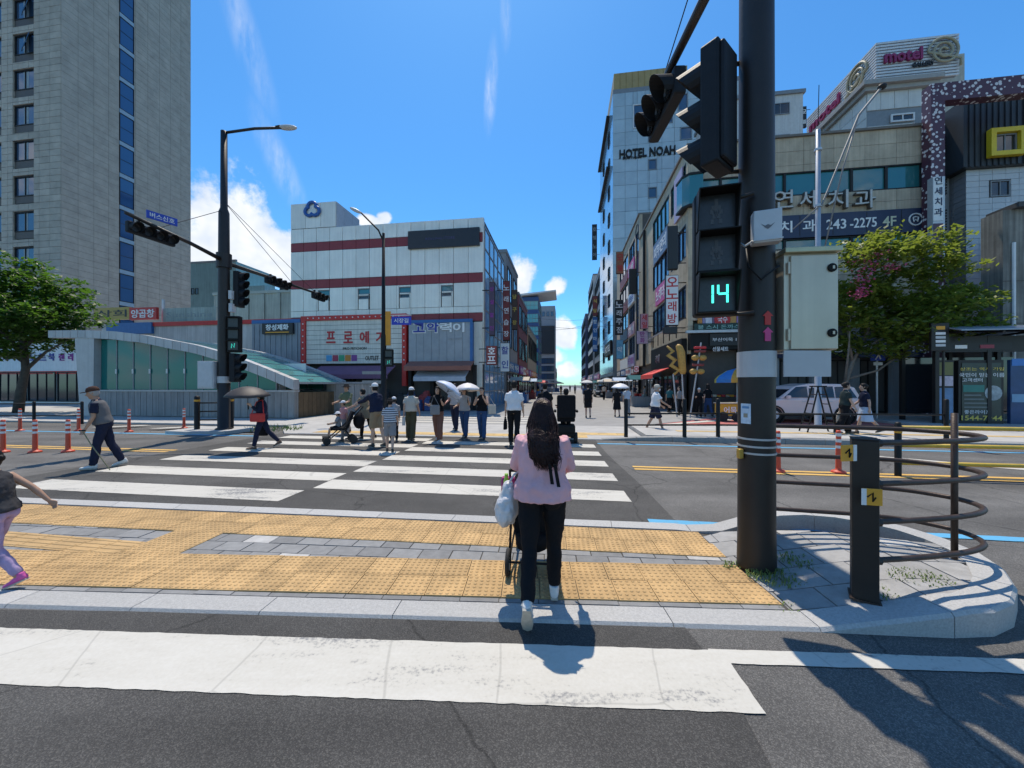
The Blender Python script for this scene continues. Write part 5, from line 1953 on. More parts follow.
blade('blade_sign', 'orange brown blade sign in front of the hotel flank', 616, 623.5, 252, 274, RU - 0.9, M('rust_sign', (0.36, 0.13, 0.06), 0.5, var=0.3), '모텔', INKR)
blade('blade_sign', 'black blade sign with white letters below the orange sign', 615, 623, 300, 335, RU - 0.9, INKK, '노래주점', INKW)
blade('blade_sign', 'blue and white square blade sign low by the hotel', 616, 623, 340, 359, RU - 0.9, M('sky_sign', (0.15, 0.42, 0.6), 0.5, var=0.3), '약', INKW)
blade('blade_sign', 'black blade sign on the hotel edge against the sky', 592, 597, 224.5, 260, RU - 1.9, INKK, '호텔노아', M('dim_grey', (0.3, 0.3, 0.3), 0.5))
blade('blade_sign', 'dark double box sign on the tan building front', 629, 636, 269, 294, RU - 0.7, INKK)
blade('blade_sign', 'deep blue tall blade sign beyond the hotel', 592.5, 597.5, 317, 352, RU - 1.0, BLUEF, '할인마트', INKW)
blade('blade_sign', 'brown tall blade sign above the deep blue one', 592.5, 597.5, 296, 316, RU - 1.0, BRICKR, '식당', INKY)
blade('blade_sign', 'rose square sign box jutting from the tan building', 640, 648, 314, 329, RU - 1.0, M('rose_sign', (0.5, 0.28, 0.33), 0.5), '세일', INKR)
blade('blade_sign', 'lilac sign box below the rose one', 636, 648, 331, 344, RU - 0.9, MATS['lilac_banner'], '만화', INKP)
blade('blade_sign', 'small white sign with a red ring low in the street', 633.5, 638.5, 366, 372, RU - 1.6, SIGNW, 'O', INKR)

# ---------------------------------------------------------------- motel behind, with two-sided roof sign
MV = 34.0
mu = US(878, MV)
motel = grid_thing('motel', 'grey panelled motel with slatted roof sign and spiral emblem', 'building', mu, MV)


def mx(px):
    return US(px, MV) - mu


def mz(py, px=900):
    return ZS(px, py, MV)


MPAN = M('motel_panel', (0.60, 0.58, 0.54), 0.5, 0.1, var=0.12, scale=0.8, rnd=0.06, streak=0.1)
mw = mx(962)
m0, m1 = mz(88), mz(72)
MB().b2((-0.6, 0.3, 0), (mx(938), 9, m0)).build('wall', FR_GREY, motel)
panels(motel, 'wall_panel', MPAN, 'front', grid_rects(-0.6, mx(925), mz(106), m0, 1.1, 1.0, (), 0.03), 0.3, 0.06)
panels(motel, 'wall_panel', MPAN, 'front', grid_rects(-0.6, mx(938), mz(137), mz(122), 1.2, 0.8, (), 0.03), 0.3, 0.06)
panels(motel, 'wall_panel', MPAN, 'left', grid_rects(0.3, 9, mz(137), m0, 1.4, 1.0, (), 0.03), -0.6, 0.06)
window(motel, 'front', mx(893), mx(917), mz(120), mz(112), 0.22, FR_WHITE, GL_DARK, 2, 1, 0.12, 0.12)
for px in (897, 910):
    window(motel, 'front', mx(px - 5), mx(px + 4), mz(131), mz(127), 0.22, FR_DARK, GL_DARK, 1, 1, 0.06, 0.1)
window(motel, 'left', 1.0, 4.0, mz(131), mz(118), -0.66, FR_DARK, GL_TEAL, 2, 1, 0.1, 0.1)
for zz, o_ in ((m0, 0.35), (m0 + 0.35, 0.65)):
    piece('cornice', M('motel_cornice', (0.34, 0.32, 0.30), 0.7), motel, (-0.6 - o_, 0.3 - o_, zz), (mx(938) + o_ * 0.3, 9.2, zz + 0.34))
# slatted sign, front and street faces
s0, s1 = m0 + 0.75, mz(37)
SLAT = M('sign_slat', (0.62, 0.62, 0.62), 0.5, 0.1)
MB().b2((0.1, 0.3, s0), (mw - 0.1, 0.5, s1)).build('sign_backing', M('sign_back', (0.25, 0.27, 0.30), 0.5), motel)
MB().b2((0.1, 0.51, s0), (0.3, 9.0, s1)).build('sign_backing', MATS['sign_back'], motel)
ns = 14
for i in range(ns):
    z0 = s0 + (s1 - s0) * i / ns
    piece('slat', SLAT, motel, (0.0, 0.2, z0), (mw, 0.3, z0 + (s1 - s0) / ns * 0.62))
    piece('slat', SLAT, motel, (0.0, 0.302, z0), (0.098, 9.0, z0 + (s1 - s0) / ns * 0.62))
MRED = M('motel_red', (0.25, 0.015, 0.09), 0.4)
MOC = M('motel_khaki', (0.36, 0.32, 0.22), 0.5)
hh_ = s1 - s0
text(motel, 'motel', 1, MRED, (mw * 0.32, 0.1, s0 + hh_ * 0.58), ext=0.08, off=0.03, fitw=mw * 0.46, fith=hh_ * 0.30)
text(motel, 'GALLERY', 1, INKK, (mw * 0.56, 0.1, s0 + hh_ * 0.32), ext=0.05, off=0.02, fitw=mw * 0.26, fith=hh_ * 0.10)
text(motel, 'motel', 1, MRED, (-0.1, 6.2, s0 + hh_ * 0.55), rot=(R(90), 0, -PI / 2), ext=0.08, off=0.03, fitw=4.2, fith=hh_ * 0.28)


def spiral(cx, cz, r, face):
    m = MB()
    pts = []
    for k in range(64):
        t = k / 63 * PI * 4.9
        rr = r * (0.16 + 0.84 * t / (PI * 4.9))
        a = PI * 0.1 + t
        pts.append((cx + rr * math.cos(a), 0.02, cz + rr * math.sin(a)))
    pts += [(cx + r * 0.98, 0.02, cz - r * 0.6), (cx + r * 0.98, 0.02, cz - r * 1.1)]
    if face == 'left':
        pts = [(-0.08, p[0], p[2]) for p in pts]
    m.tube(pts, r * 0.085, 6)
    return m.build('spiral_emblem', MOC, motel, smooth=True)


spiral(mw * 0.80, s0 + hh_ * 0.56, hh_ * 0.34, 'front')
spiral(2.2, s0 + hh_ * 0.58, hh_ * 0.36, 'left')
MB().b2((mw * 0.9, 1.5, s0 - 4), (mx(985), 6, mz(46))).build('stair_tower', M('cream_wall', (0.46, 0.45, 0.39), 0.8, var=0.12, streak=0.15), motel)

wv = 46.0
wu = US(770, wv)
w_b = grid_thing('white_block', 'narrow white block above the corner building roof, right of the pole', 'building', wu, wv)
ww = US(803, wv) - wu
wh = ZS(785, 95, wv)
MB().b2((-6, 0, 0), (ww, 6, wh)).build('wall', M('white_wall', (0.55, 0.55, 0.54), 0.8, var=0.1, streak=0.15), w_b)
piece('coping', FR_GREY, w_b, (-6.2, -0.2, wh), (ww + 0.2, 6.2, wh + 0.4))
for i in range(3):
    window(w_b, 'front', ww - 3.4 + (0 if i else 0), ww - 1.4, wh - 2.8 - i * 3.6 + (0.6 if i == 0 else 0), wh - 0.9 - i * 3.6, -0.05, FR_GREY, GL_DARK, 2, 1, 0.08, 0.1)
blade('blade_sign', 'black vertical sign on the narrow white block', 800.5, 806, 107, 128, US(803, wv) + 0.3, INKK, '모텔', INKW)

# ---------------------------------------------------------------- black and white building with yellow window frame
BV = 24.0
bu = US(966, BV)
bb = grid_thing('black_building', 'building with black ribbed top, yellow window frame and white tiled base, far right', 'building', bu, BV)


def bx(px):
    return US(px, BV) - bu


def bz_(py, px=1000):
    return ZS(px, py, BV)


bt, bm_, = bz_(100), bz_(168)
RIB = M('black_rib', (0.028, 0.030, 0.033), 0.5, 0.2, var=0.15, scale=2)
WT = M('white_tile', (0.52, 0.53, 0.54), 0.35, var=0.08, scale=2, rnd=0.06)
MB().b2((0.03, 0.12, 0), (8, 6, bm_)).build('wall', JOINT, bb)
panels(bb, 'wall_tile', WT, 'front', grid_rects(0, 5, bz_(330), bm_, 0.62, 0.32, [(bx(989), bx(1011), bz_(197), bz_(180))], 0.015), 0.11, 0.11, 300)
panels(bb, 'wall_tile', M('grey_tile', (0.30, 0.31, 0.33), 0.35, var=0.08, scale=2, rnd=0.06), 'left', grid_rects(0, 6, bz_(330), bm_, 0.7, 0.32, (), 0.015), 0.03, 0.03, 0)
window(bb, 'front', bx(990), bx(1010), bz_(196.5), bz_(180.5), 0.02, FR_GREY, GL_DARK, 2, 1, 0.06, 0.1)
MB().b2((bx(957), -0.3, bm_), (8.2, 6, bt)).build('black_top', RIB, bb)
for i in range(24):
    a = bx(957) + i * 0.28
    piece('rib', RIB, bb, (a, -0.345, bm_ + 0.02), (a + 0.14, -0.295, bt - 0.02))
yx0, yx1, yz0, yz1 = bx(979), bx(1013), bz_(161), bz_(134)
YF = M('yellow_frame', (0.68, 0.50, 0.02), 0.5, var=0.08)
yf = MB()
fw_ = 0.24
yf.b2((yx0, -0.62, yz0), (yx1, -0.36, yz0 + fw_)).b2((yx0, -0.62, yz1 - fw_), (yx1, -0.36, yz1)).b2((yx0, -0.615, yz0 + fw_), (yx0 + fw_, -0.36, yz1 - fw_)).b2((yx1 - fw_, -0.615, yz0 + fw_), (yx1, -0.36, yz1 - fw_))
yf.build('yellow_window_frame', YF, bb)
window(bb, 'front', yx0 + fw_ + 0.02, yx1 - fw_ - 0.02, yz0 + fw_ + 0.02, yz1 - fw_ - 0.02, -0.40, FR_GREY, GL_DARK, 2, 1, 0.07, 0.08)
# louvred service slot between the two buildings
for k in range(5):
    for j in range(8):
        piece('louvre', FR_DARK, bb, (bx(946), 0.6, bz_(300) + k * 2.1 + j * 0.16), (bx(958), 0.75, bz_(300) + k * 2.1 + j * 0.16 + 0.09))
MB().b2((bx(928), 0.8, 0), (bx(964), 4, bz_(105))).build('link_wall', GREYW, bb)

# perforated purple frame round the corner building
PERF = bpy.data.materials.new('perforated_purple')
PERF.use_nodes = True
_n, _l = PERF.node_tree.nodes, PERF.node_tree.links
_t = _n.new('ShaderNodeTexCoord')
_v = _n.new('ShaderNodeTexVoronoi')
_v.inputs['Scale'].default_value = 5.2
_v.inputs['Randomness'].default_value = 0.75
_r = _n.new('ShaderNodeValToRGB')
_r.color_ramp.elements[0].position = 0.36
_r.color_ramp.elements[0].color = (0.62, 0.58, 0.58, 1)
_r.color_ramp.elements[1].position = 0.40
_r.color_ramp.elements[1].color = (0.075, 0.025, 0.045, 1)
_l.new(_t.outputs['Object'], _v.inputs['Vector'])
_l.new(_v.outputs['Distance'], _r.inputs[0])
_l.new(_r.outputs[0], _n['Principled BSDF'].inputs['Base Color'])
pv = 21.4
pu = US(931, pv)
pf = grid_thing('perforated_frame', 'dark purple dotted frame column and beam beside the black building', 'frame', pu, pv)
pw_ = US(945, pv) - pu
zt, zb = ZS(938, 83, pv), ZS(938, 101, pv)
MB().b2((0, 0, 0), (pw_, 0.5, zb)).build('column', PERF, pf)
MB().b2((0, 0, zb + 0.005), (US(1080, pv) - pu, 0.5, zt)).build('beam', PERF, pf)
# tall clinic blade sign on the corner
cs = grid_thing('blade_sign', 'tall white clinic blade sign with navy letters beside the tan corner building', 'sign', US(936, 20.6), 20.6, ZS(936, 268, 20.6))
hS = ZS(936, 178, 20.6) - ZS(936, 268, 20.6)
wS = US(942, 20.6) - US(930, 20.6)
MB().box((0, 0, hS / 2), (wS, 0.3, hS)).build('case', GALV, cs, bevel=0.02)
MB().box((-0.05, -0.16, hS * 0.75), (wS * 0.8, 0.02, hS * 0.48)).build('face', SIGNW, cs)
MB().box((-0.05, -0.16, hS * 0.25), (wS * 0.8, 0.02, hS * 0.46)).build('face', M('plum_face', (0.10, 0.05, 0.075), 0.5, var=0.4, scale=4), cs)
for i, c_ in enumerate('연세치과'):
    text(cs, c_, 1, NAVY, (-0.05, -0.18, hS * 0.95 - i * hS * 0.115), ext=0.005, off=0.015, fith=hS * 0.085)
MB().tube([(0.0, 0.1, -ZS(936, 268, 20.6)), (0.0, 0.1, 0)], 0.08, 8).build('post', GALV, cs)

# weathered concrete building at the right edge
kv = 19.6
ku = US(1003, kv)
kb = grid_thing('concrete_building', 'weathered plain concrete building behind the bus shelter', 'building', ku, kv)
kh = ZS(1005, 210, kv)
MB().b2((0, 0, 0), (9, 0.9, kh)).build('wall', M('weathered_concrete', (0.25, 0.24, 0.21), 0.9, var=0.3, scale=1.2, streak=0.45, bump=0.2, bscale=9), kb)
piece('roof_edge', M('dark_roof', (0.06, 0.06, 0.06), 0.8), kb, (0.3, -0.3, kh), (9.2, 1.0, kh + 0.22))
MB().tube([(0.35, -0.06, 0), (0.35, -0.06, kh - 1.5)], 0.06, 8).build('drain_pipe', WHITE, kb)
for j in range(3):
    piece('shutter_line', JOINT, kb, (0, -0.012, 2.5 + j * 1.9), (9, -0.002, 2.53 + j * 1.9))
# ================================================================== subway entrance
NV, FV = 16.4, 20.0
GLASS_T = glass_m('entrance_teal_glass', (0.008, 0.17, 0.155), 0.05, 0.45, trans=0.18)
GLASS_R = glass_m('roof_teal_glass', (0.10, 0.31, 0.31), 0.12, 0.8, trans=0.2)
PANEL_W = M('pale_metal_panel', (0.43, 0.43, 0.43), 0.45, 0.15, var=0.12, scale=1.5, rnd=0.06, streak=0.12)
WALLG = M('ribbed_grey_concrete', (0.29, 0.285, 0.275), 0.85, var=0.16, scale=1.2, streak=0.3, rnd=0.07)
su0 = US(300, NV)
sub = grid_thing('subway_entrance', 'glass sided subway entrance with curved pale roof and grey concrete base', 'building', su0, NV)


def lx(px):
    return US(px, NV) - su0


def lzz(px, py):
    return ZS(px, py, NV)


prof = [(57, 331.5, 338.5), (90, 331, 338.5), (120, 332, 340), (150, 335.5, 343.5), (178, 341, 349.5), (200, 345, 353.5), (222, 351, 360), (245, 358.5, 368), (270, 368, 377.5), (299, 380, 390)]
prof = [(lx(p), lzz(p, a), lzz(p, b)) for p, a, b in prof]


def interp(x, k):
    for i in range(len(prof) - 1):
        if prof[i][0] <= x <= prof[i + 1][0]:
            t = (x - prof[i][0]) / (prof[i + 1][0] - prof[i][0])
            return prof[i][k] * (1 - t) + prof[i + 1][k] * t
    return prof[0][k] if x < prof[0][0] else prof[-1][k]


x_l, x_r = prof[0][0], prof[-1][0]
DEP = FV - NV
nseg = 30
for (y0, y1) in ((-0.35, 0.05), (DEP - 0.05, DEP + 0.35)):
    for i in range(nseg):
        a, b = x_l + (x_r - x_l) * i / nseg, x_l + (x_r - x_l) * (i + 1) / nseg - 0.025
        vs = []
        for x in (a, b):
            vs += [(x, y0, interp(x, 2)), (x, y1, interp(x, 2)), (x, y1, interp(x, 1)), (x, y0, interp(x, 1))]
        MB().add(vs, [(0, 1, 2, 3), (7, 6, 5, 4), (0, 4, 5, 1), (1, 5, 6, 2), (2, 6, 7, 3), (3, 7, 4, 0)]).build('roof_edge_panel', PANEL_W, sub, fix=True)
ng = 16
for i in range(ng):
    a, b = x_l + 0.1 + (x_r - x_l - 0.1) * i / ng, x_l + 0.1 + (x_r - x_l - 0.1) * (i + 1) / ng - 0.05
    dz_ = -0.12
    vs = [(a, 0.06, interp(a, 1) + dz_), (b, 0.06, interp(b, 1) + dz_), (b, DEP - 0.06, interp(b, 1) + dz_), (a, DEP - 0.06, interp(a, 1) + dz_)]
    vs += [(x, y, z - 0.03) for x, y, z in vs]
    MB().add(vs, [(0, 1, 2, 3), (7, 6, 5, 4), (0, 4, 5, 1), (1, 5, 6, 2), (2, 6, 7, 3), (3, 7, 4, 0)]).build('roof_pane', GLASS_R, sub, fix=True)
    c = b + 0.025
    MB().add([(c - 0.03, 0.06, interp(c, 1) - 0.2), (c + 0.03, 0.06, interp(c, 1) - 0.2), (c + 0.03, DEP - 0.06, interp(c, 1) - 0.2), (c - 0.03, DEP - 0.06, interp(c, 1) - 0.2),
              (c - 0.03, 0.06, interp(c, 1) - 0.09), (c + 0.03, 0.06, interp(c, 1) - 0.09), (c + 0.03, DEP - 0.06, interp(c, 1) - 0.09), (c - 0.03, DEP - 0.06, interp(c, 1) - 0.09)],
             [(3, 2, 1, 0), (4, 5, 6, 7), (0, 1, 5, 4), (1, 2, 6, 5), (2, 3, 7, 6), (3, 0, 4, 7)]).build('roof_bar', PANEL_W, sub)
xb0, xb1 = lx(86), lx(297)
ZB = lzz(150, 390.5)
nb_ = 34
for (yy, sgn) in ((0.0, 1), (DEP, -1)):
    MB().b2((xb0, yy - 0.1, 0.03), (xb1, yy + 0.1, ZB - 0.02)).build('base_wall', WALLG, sub)
for i in range(nb_):
    a = xb0 + (xb1 - xb0) * i / nb_
    piece('base_panel', WALLG, sub, (a + 0.012, -0.16, 0.06), (a + (xb1 - xb0) / nb_ - 0.012, -0.095, ZB - 0.06))
piece('base_coping', PANEL_W, sub, (xb0 - 0.05, -0.2, ZB - 0.05), (xb1 + 0.03, 0.14, ZB + 0.03))
MB().b2((xb0 - 0.15, -0.12, 0.03), (xb0 + 0.05, DEP + 0.1, 0.9)).build('end_wall', WALLG, sub)
# tapering left column
ca, cb_ = lx(82), lx(101)
MB().add([(ca + 0.35, -0.3, 0.03), (cb_ - 0.05, -0.3, 0.03), (cb_ - 0.05, 0.35, 0.03), (ca + 0.35, 0.35, 0.03),
          (ca, -0.3, interp(ca, 2)), (cb_, -0.3, interp(ca, 2)), (cb_, 0.35, interp(ca, 2)), (ca, 0.35, interp(ca, 2))],
         [(3, 2, 1, 0), (4, 5, 6, 7), (0, 1, 5, 4), (1, 2, 6, 5), (2, 3, 7, 6), (3, 0, 4, 7)]).build('column', PANEL_W, sub)
for px in (248, 268):
    piece('column', PANEL_W, sub, (lx(px), 0.12, ZB), (lx(px) + 0.55, 0.5, interp(lx(px) + 0.5, 2) - 0.02))
npn = 11
g0, g1 = lx(101), lx(296)
for (yy) in (0.0, DEP):
    for i in range(npn):
        a, b = g0 + (g1 - g0) * i / npn + 0.03, g0 + (g1 - g0) * (i + 1) / npn - 0.03
        za, zb_ = interp(a, 2) - 0.02, interp(b, 2) - 0.02
        if zb_ - ZB < 0.12:
            continue
        vs = [(a, yy - 0.01, ZB + 0.04), (b, yy - 0.01, ZB + 0.04), (b, yy - 0.01, zb_), (a, yy - 0.01, za)]
        vs += [(x, y + 0.02, z) for x, y, z in vs]
        MB().add(vs, [(0, 1, 2, 3), (7, 6, 5, 4), (0, 4, 5, 1), (1, 5, 6, 2), (2, 6, 7, 3), (3, 7, 4, 0)]).build('glass_pane', GLASS_T, sub, fix=True)
        piece('mullion', FR_GREY, sub, (b + 0.005, yy - 0.04, ZB + 0.03), (b + 0.055, yy + 0.04, zb_ + 0.02))
        if yy == 0.0:
            for z in (ZB + 1.0,):
                if z < za:
                    piece('clamp', GALV, sub, (b - 0.02, -0.07, z - 0.12), (b + 0.08, -0.042, z + 0.12))
        if i % 3 == 1 and yy == 0.0:
            piece('strip_lamp', INKW, sub, (a + 0.2, 1.4, za - 0.35), (b - 0.1, 1.6, za - 0.28))
piece('handrail', STEEL, sub, (g0, 1.2, ZB + 0.55), (g1, 1.26, ZB + 0.61))
for i in range(5):
    piece('stair_sign', (NAVY, DARKIN, BLUEF, DARKIN, SIGNW)[i], sub, (lx(110) + i * 2.0, 2.6, ZB + 0.8), (lx(110) + i * 2.0 + 1.4, 2.66, ZB + 1.5))
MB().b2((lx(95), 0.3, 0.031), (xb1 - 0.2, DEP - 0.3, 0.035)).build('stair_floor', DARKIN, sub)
# brown boarded gate at the low end
for i in range(10):
    y0 = 0.15 + i * (DEP - 0.3) / 10
    piece('gate_board', M('brown_board', (0.13, 0.085, 0.045), 0.8, var=0.25, scale=4, rnd=0.2), sub, (xb1 - 0.06, y0, 0.05), (xb1 - 0.01, y0 + (DEP - 0.3) / 10 - 0.02, ZB - 0.08))
# stone wall block beyond the entrance end
wv_ = 19.4
wl = grid_thing('stone_wall', 'grey stone wall block right of the subway entrance gate', 'wall', US(327, wv_), wv_)
ww_ = US(374, wv_) - US(327, wv_)
hh = ZS(350, 382, wv_)
MB().b2((0, 0, 0.03), (ww_, 0.6, hh - 0.1)).build('core', JOINT, wl)
for i in range(5):
    piece('slab', WALLG, wl, (ww_ * i / 5 + 0.01, -0.05, 0.05), (ww_ * (i + 1) / 5 - 0.01, 0.02, hh - 0.12))
piece('coping', GREYW, wl, (-0.06, -0.1, hh - 0.1), (ww_ + 0.06, 0.7, hh))


# ================================================================== red delineators
def delineator(label, px, py, group, grp_h=0.76, z=0.0):
    p = G(px, py, z)
    t = thing('delineator', label, 'delineator', p, 0, group)
    MB().lathe([(0, 0), (0.115, 0), (0.12, 0.02), (0.10, 0.045), (0.052, 0.06), (0.047, 0.10), (0.040, grp_h - 0.03), (0.034, grp_h), (0, grp_h)], 14).build('post', ORANGE, t, smooth=True)
    for z_ in (0.62, 0.76, 0.90):
        MB().lathe([(0.0405, z_ * grp_h - 0.03), (0.0435, z_ * grp_h - 0.03), (0.0425, z_ * grp_h + 0.03), (0.0395, z_ * grp_h + 0.03)], 14).build('reflective_band', SIGNW, t)
    return t


g_ = 'red delineator posts'
delineator('red delineator on the centre line at the left picture edge', 3, 452.5, g_, 0.80)
delineator('red delineator on the centre line, second from the left edge', 35, 452.5, g_, 0.80)
delineator('red delineator on the centre line nearest the old man', 68, 452, g_, 0.80)
delineator('red delineator on the far lane edge under the left tree', 20, 431, g_, 0.80)
delineator('red delineator on the far lane edge right of the left tree', 78.5, 431, g_, 0.80)
delineator('red delineator on the far lane edge before the subway entrance column', 129, 432, g_, 0.80)
delineator('red delineator on the far lane edge left of the distant signal pole', 184, 428.5, g_, 0.76)
delineator('red delineator just right of the big brown pole', 778, 472, g_, 0.78)
delineator('red delineator behind the yellow warning plate', 838.5, 473, g_, 0.80)


# ================================================================== railings
def railing(name, label, pts, h, rails, post_r=0.05, mat=BLACKM, rmat=None, cat='railing', cap=True, step=None, ring=False, z=0.0, group=None):
    """pts: world base points of posts"""
    o = Vector(pts[0])
    t = thing(name, label, cat, (o.x, o.y, z), 0, group)
    L_ = [Vector(p) - o for p in pts]
    for p in L_:
        MB().lathe([(0, 0), (post_r * 1.05, 0), (post_r, 0.02), (post_r, h - 0.03), (post_r * 0.6, h), (0, h)], 12).build('post', mat, t, loc=(p.x, p.y, 0), smooth=True)
        if ring:
            MB().lathe([(post_r + 0.001, h - 0.20), (post_r + 0.005, h - 0.20), (post_r + 0.005, h - 0.13), (post_r + 0.001, h - 0.13)], 12).build('yellow_ring', YELLOW, t, loc=(p.x, p.y, 0))
    for i in range(len(L_) - 1):
        for z_ in rails:
            MB().tube([(L_[i].x, L_[i].y, z_), (L_[i + 1].x, L_[i + 1].y, z_)], 0.025 if rmat is None else 0.036, 8).build('rail', rmat or mat, t, smooth=True)
    return t


railing('railing', 'black two-rail railing on the far island right of the white-shirted man', [P(*UV(*G(px, 437, 0.14).to_2d())) for px in (626, 684.5, 718)] + [P(10.5, 11.9)], 1.12, (0.35, 0.68), 0.055, z=0.14)
railing('railing', 'black low railing on the left pavement behind the delineators', [G(px, 424.5) for px in (-40, 34, 82)], 0.95, (0.35, 0.85), 0.05, z=GZ)
railing('railing', 'short black railing with yellow rings at the distant signal pole', [G(197, 432), G(231, 431)], 1.25, (0.4, 0.7, 1.0), 0.085, ring=True, z=GZ)
q0 = G(898, 476)
railing('median_barrier', 'black and yellow median barrier behind the curved rails', [q0, q0 + P(3.0, 0), q0 + P(6.5, 0), q0 + P(10, 0)], 0.98, (0.24, 0.56, 0.88), 0.05, BLACKM, M('yellow_rail', (0.60, 0.40, 0.05), 0.5, var=0.2, scale=5), 'barrier', ring=True)

# ================================================================== distant signal pole on the left
lp = G(224, 432)
lpz = 0.10
isl = slab('traffic_island', [lp + Vector((a, b, 0)) for a, b in ((-1.6, -0.5), (-0.6, -0.75), (0.5, -0.6), (0.9, 0.2), (0.4, 0.9), (-1.5, 0.9))], 0.0, lpz, GRANITE)
sp_ = thing('signal_pole', 'slender dark signal and lamp pole left of the crossing', 'signal pole', (lp.x, lp.y, lpz), 0)
MB().lathe([(0, 0), (0.26, 0), (0.26, 0.03), (0.19, 0.06), (0.185, 3.0), (0.175, 5.2), (0.16, 7.6), (0.11, 7.75), (0.10, 10.45), (0.0, 10.5)], 16).build('shaft', BROWN, sp_, smooth=True)
MB().lathe([(0.187, 1.62), (0.20, 1.62), (0.20, 1.85), (0.187, 1.85)], 16).build('pale_collar', MATS['pale_grey_band'], sp_)
MB().tube([(0, 0, 10.4), (1.0, 0.1, 10.62), (1.9, 0.2, 10.72)], 0.045, 8).build('lamp_arm', BROWN, sp_, smooth=True)
MB().rings([((1.75, 0.19, 10.70), 0.08, 0.05), ((1.8, 0.2, 10.75), 0.14, 0.09), ((1.85, 0.2, 10.80), 0.05, 0.04)], 8).add([], []).build('lamp_neck', BROWN, sp_, smooth=True)
lh = MB().ell((0, 0, 0), (0.34, 0.13, 0.075), 12)
lh.build('lamp_head', GREYBOX, sp_, smooth=True, loc=(2.1, 0.22, 10.74))
zA = 5.90
MB().tube([(0, 0.1, zA), (0.02, -1.4, zA + 0.10), (0.04, -3.35, zA + 0.14)], [0.075, 0.06, 0.045], 8).build('mast_arm', BROWN, sp_, smooth=True)
MB().tube([(0, -0.1, zA - 0.05), (0.35, 2.2, zA), (0.85, 5.4, zA + 0.05)], [0.075, 0.06, 0.045], 8).build('mast_arm', BROWN, sp_, smooth=True)
MB().lathe([(0.18, zA - 0.25), (0.23, zA - 0.25), (0.23, zA + 0.25), (0.18, zA + 0.25)], 16).build('arm_collar', BROWN, sp_)
for (a, b) in (((0.0, 0, 8.0), (0.5, 3.2, zA + 0.1)), ((0.0, 0, 8.0), (0.7, 4.6, zA + 0.1)), ((0, 0, 7.7), (0.02, -2.4, zA + 0.15))):
    MB().tube([a, b], 0.010, 5).build('stay_wire', BLACKM, sp_)
for z, dx_, r_ in ((4.1, 0.23, 0.0), (4.55, 0.22, 0.0)):
    MB().b2((dx_, -0.1, z), (dx_ + 0.12, 0.1, z + 0.3)).build('junction_box', GREYBOX, sp_, bevel=0.01)
hsignal('horizontal four-lens signal over the left roadway with a blue plate above', (lp.x + 0.04, lp.y - 2.65, zA - 0.04), R(78), 4, 0.0, sc=0.8)
bp_ = thing('bus_lane_sign', 'blue bus sign plate above the left horizontal signal', 'sign', (lp.x + 0.1, lp.y - 2.4, zA + 0.42), R(62))
bp_.scale = (0.68, 1, 0.78)
MB().box((0, 0, 0.13), (1.0, 0.03, 0.28)).build('plate', M('road_sign_blue', (0.02, 0.06, 0.42), 0.45), bp_)
text(bp_, '버스신호', 1, INKW, (0, -0.02, 0.13), ext=0.003, off=0.012, fitw=0.8, fith=0.18)
hsignal('horizontal signal in the middle of the far mast arm', (lp.x + 0.33, lp.y + 2.4, zA + 0.0), R(84), 4, 0.0, sc=0.85)
hsignal('horizontal signal at the tip of the far mast arm', (lp.x + 0.75, lp.y + 4.9, zA + 0.02), R(84), 3, 0.0, sc=0.85)


def small_ped(label, loc, rz, green=True, n=2):
    t = thing('pedestrian_signal', label, 'traffic light', loc, rz)
    MB().box((0, 0, 0.2 * n), (0.40, 0.2, 0.42 * n)).build('housing', BLACK, t, bevel=0.02)
    for i in range(n):
        z = 0.2 + 0.4 * i
        MB().box((0, -0.105, z), (0.30, 0.012, 0.30)).build('screen', MATS['dark_screen'], t)
        MB().b2((-0.18, -0.26, z + 0.16), (0.18, -0.1, z + 0.18)).build('visor', BLACK, t)
    if green:
        MB().tube([(-0.05, -0.115, 0.11), (-0.04, -0.115, 0.26), (0.04, -0.115, 0.13), (0.05, -0.115, 0.28)], 0.014, 5).build('lit_figure', M('dim_green_led', (0.05, 0.55, 0.42), 0.4, var=0, emit=0.5), t)
    MB().tube([(0.0, 0.08, 0.2), (-0.3, 0.1, 0.2)], 0.03, 6).build('bracket', BLACKM, t)
    return t


small_ped('small pedestrian signal with green figure on the distant left pole', (lp.x + 0.42, lp.y - 0.05, 2.82), R(8), n=3)
vsg = thing('vehicle_signal', 'sideways vehicle signal below the green figure on the distant left pole', 'traffic light', (lp.x + 0.40, lp.y, 1.75), R(180))
MB().box((0, 0, 0.5), (0.18, 0.36, 1.0)).build('housing', SIGNAL, vsg, bevel=0.02)
for z in (0.17, 0.5, 0.83):
    visor(0.16, 0.28).build('visor', SIGNAL, vsg, loc=(-0.09, 0, z))
vsg2 = thing('vehicle_signal', 'upper sideways vehicle signal just right of the distant left pole', 'traffic light', (lp.x + 0.38, lp.y + 0.2, 4.55), R(180))
MB().box((0, 0, 0.5), (0.18, 0.36, 1.25)).build('housing', SIGNAL, vsg2, bevel=0.02)
for z in (0.05, 0.35, 0.65, 0.95):
    visor(0.15, 0.25).build('visor', SIGNAL, vsg2, loc=(-0.09, 0, z))
cabl = thing('control_cabinet', 'grey control cabinet on the distant left signal pole', 'cabinet', (lp.x - 0.45, lp.y - 0.1, 1.55), 0)
MB().box((0, 0, 0.45), (0.55, 0.3, 0.95)).build('case', GREYBOX, cabl, bevel=0.01)
MB().box((0, -0.16, 0.45), (0.48, 0.02, 0.85)).build('door', GREYBOX, cabl, bevel=0.005)
gt = MB()
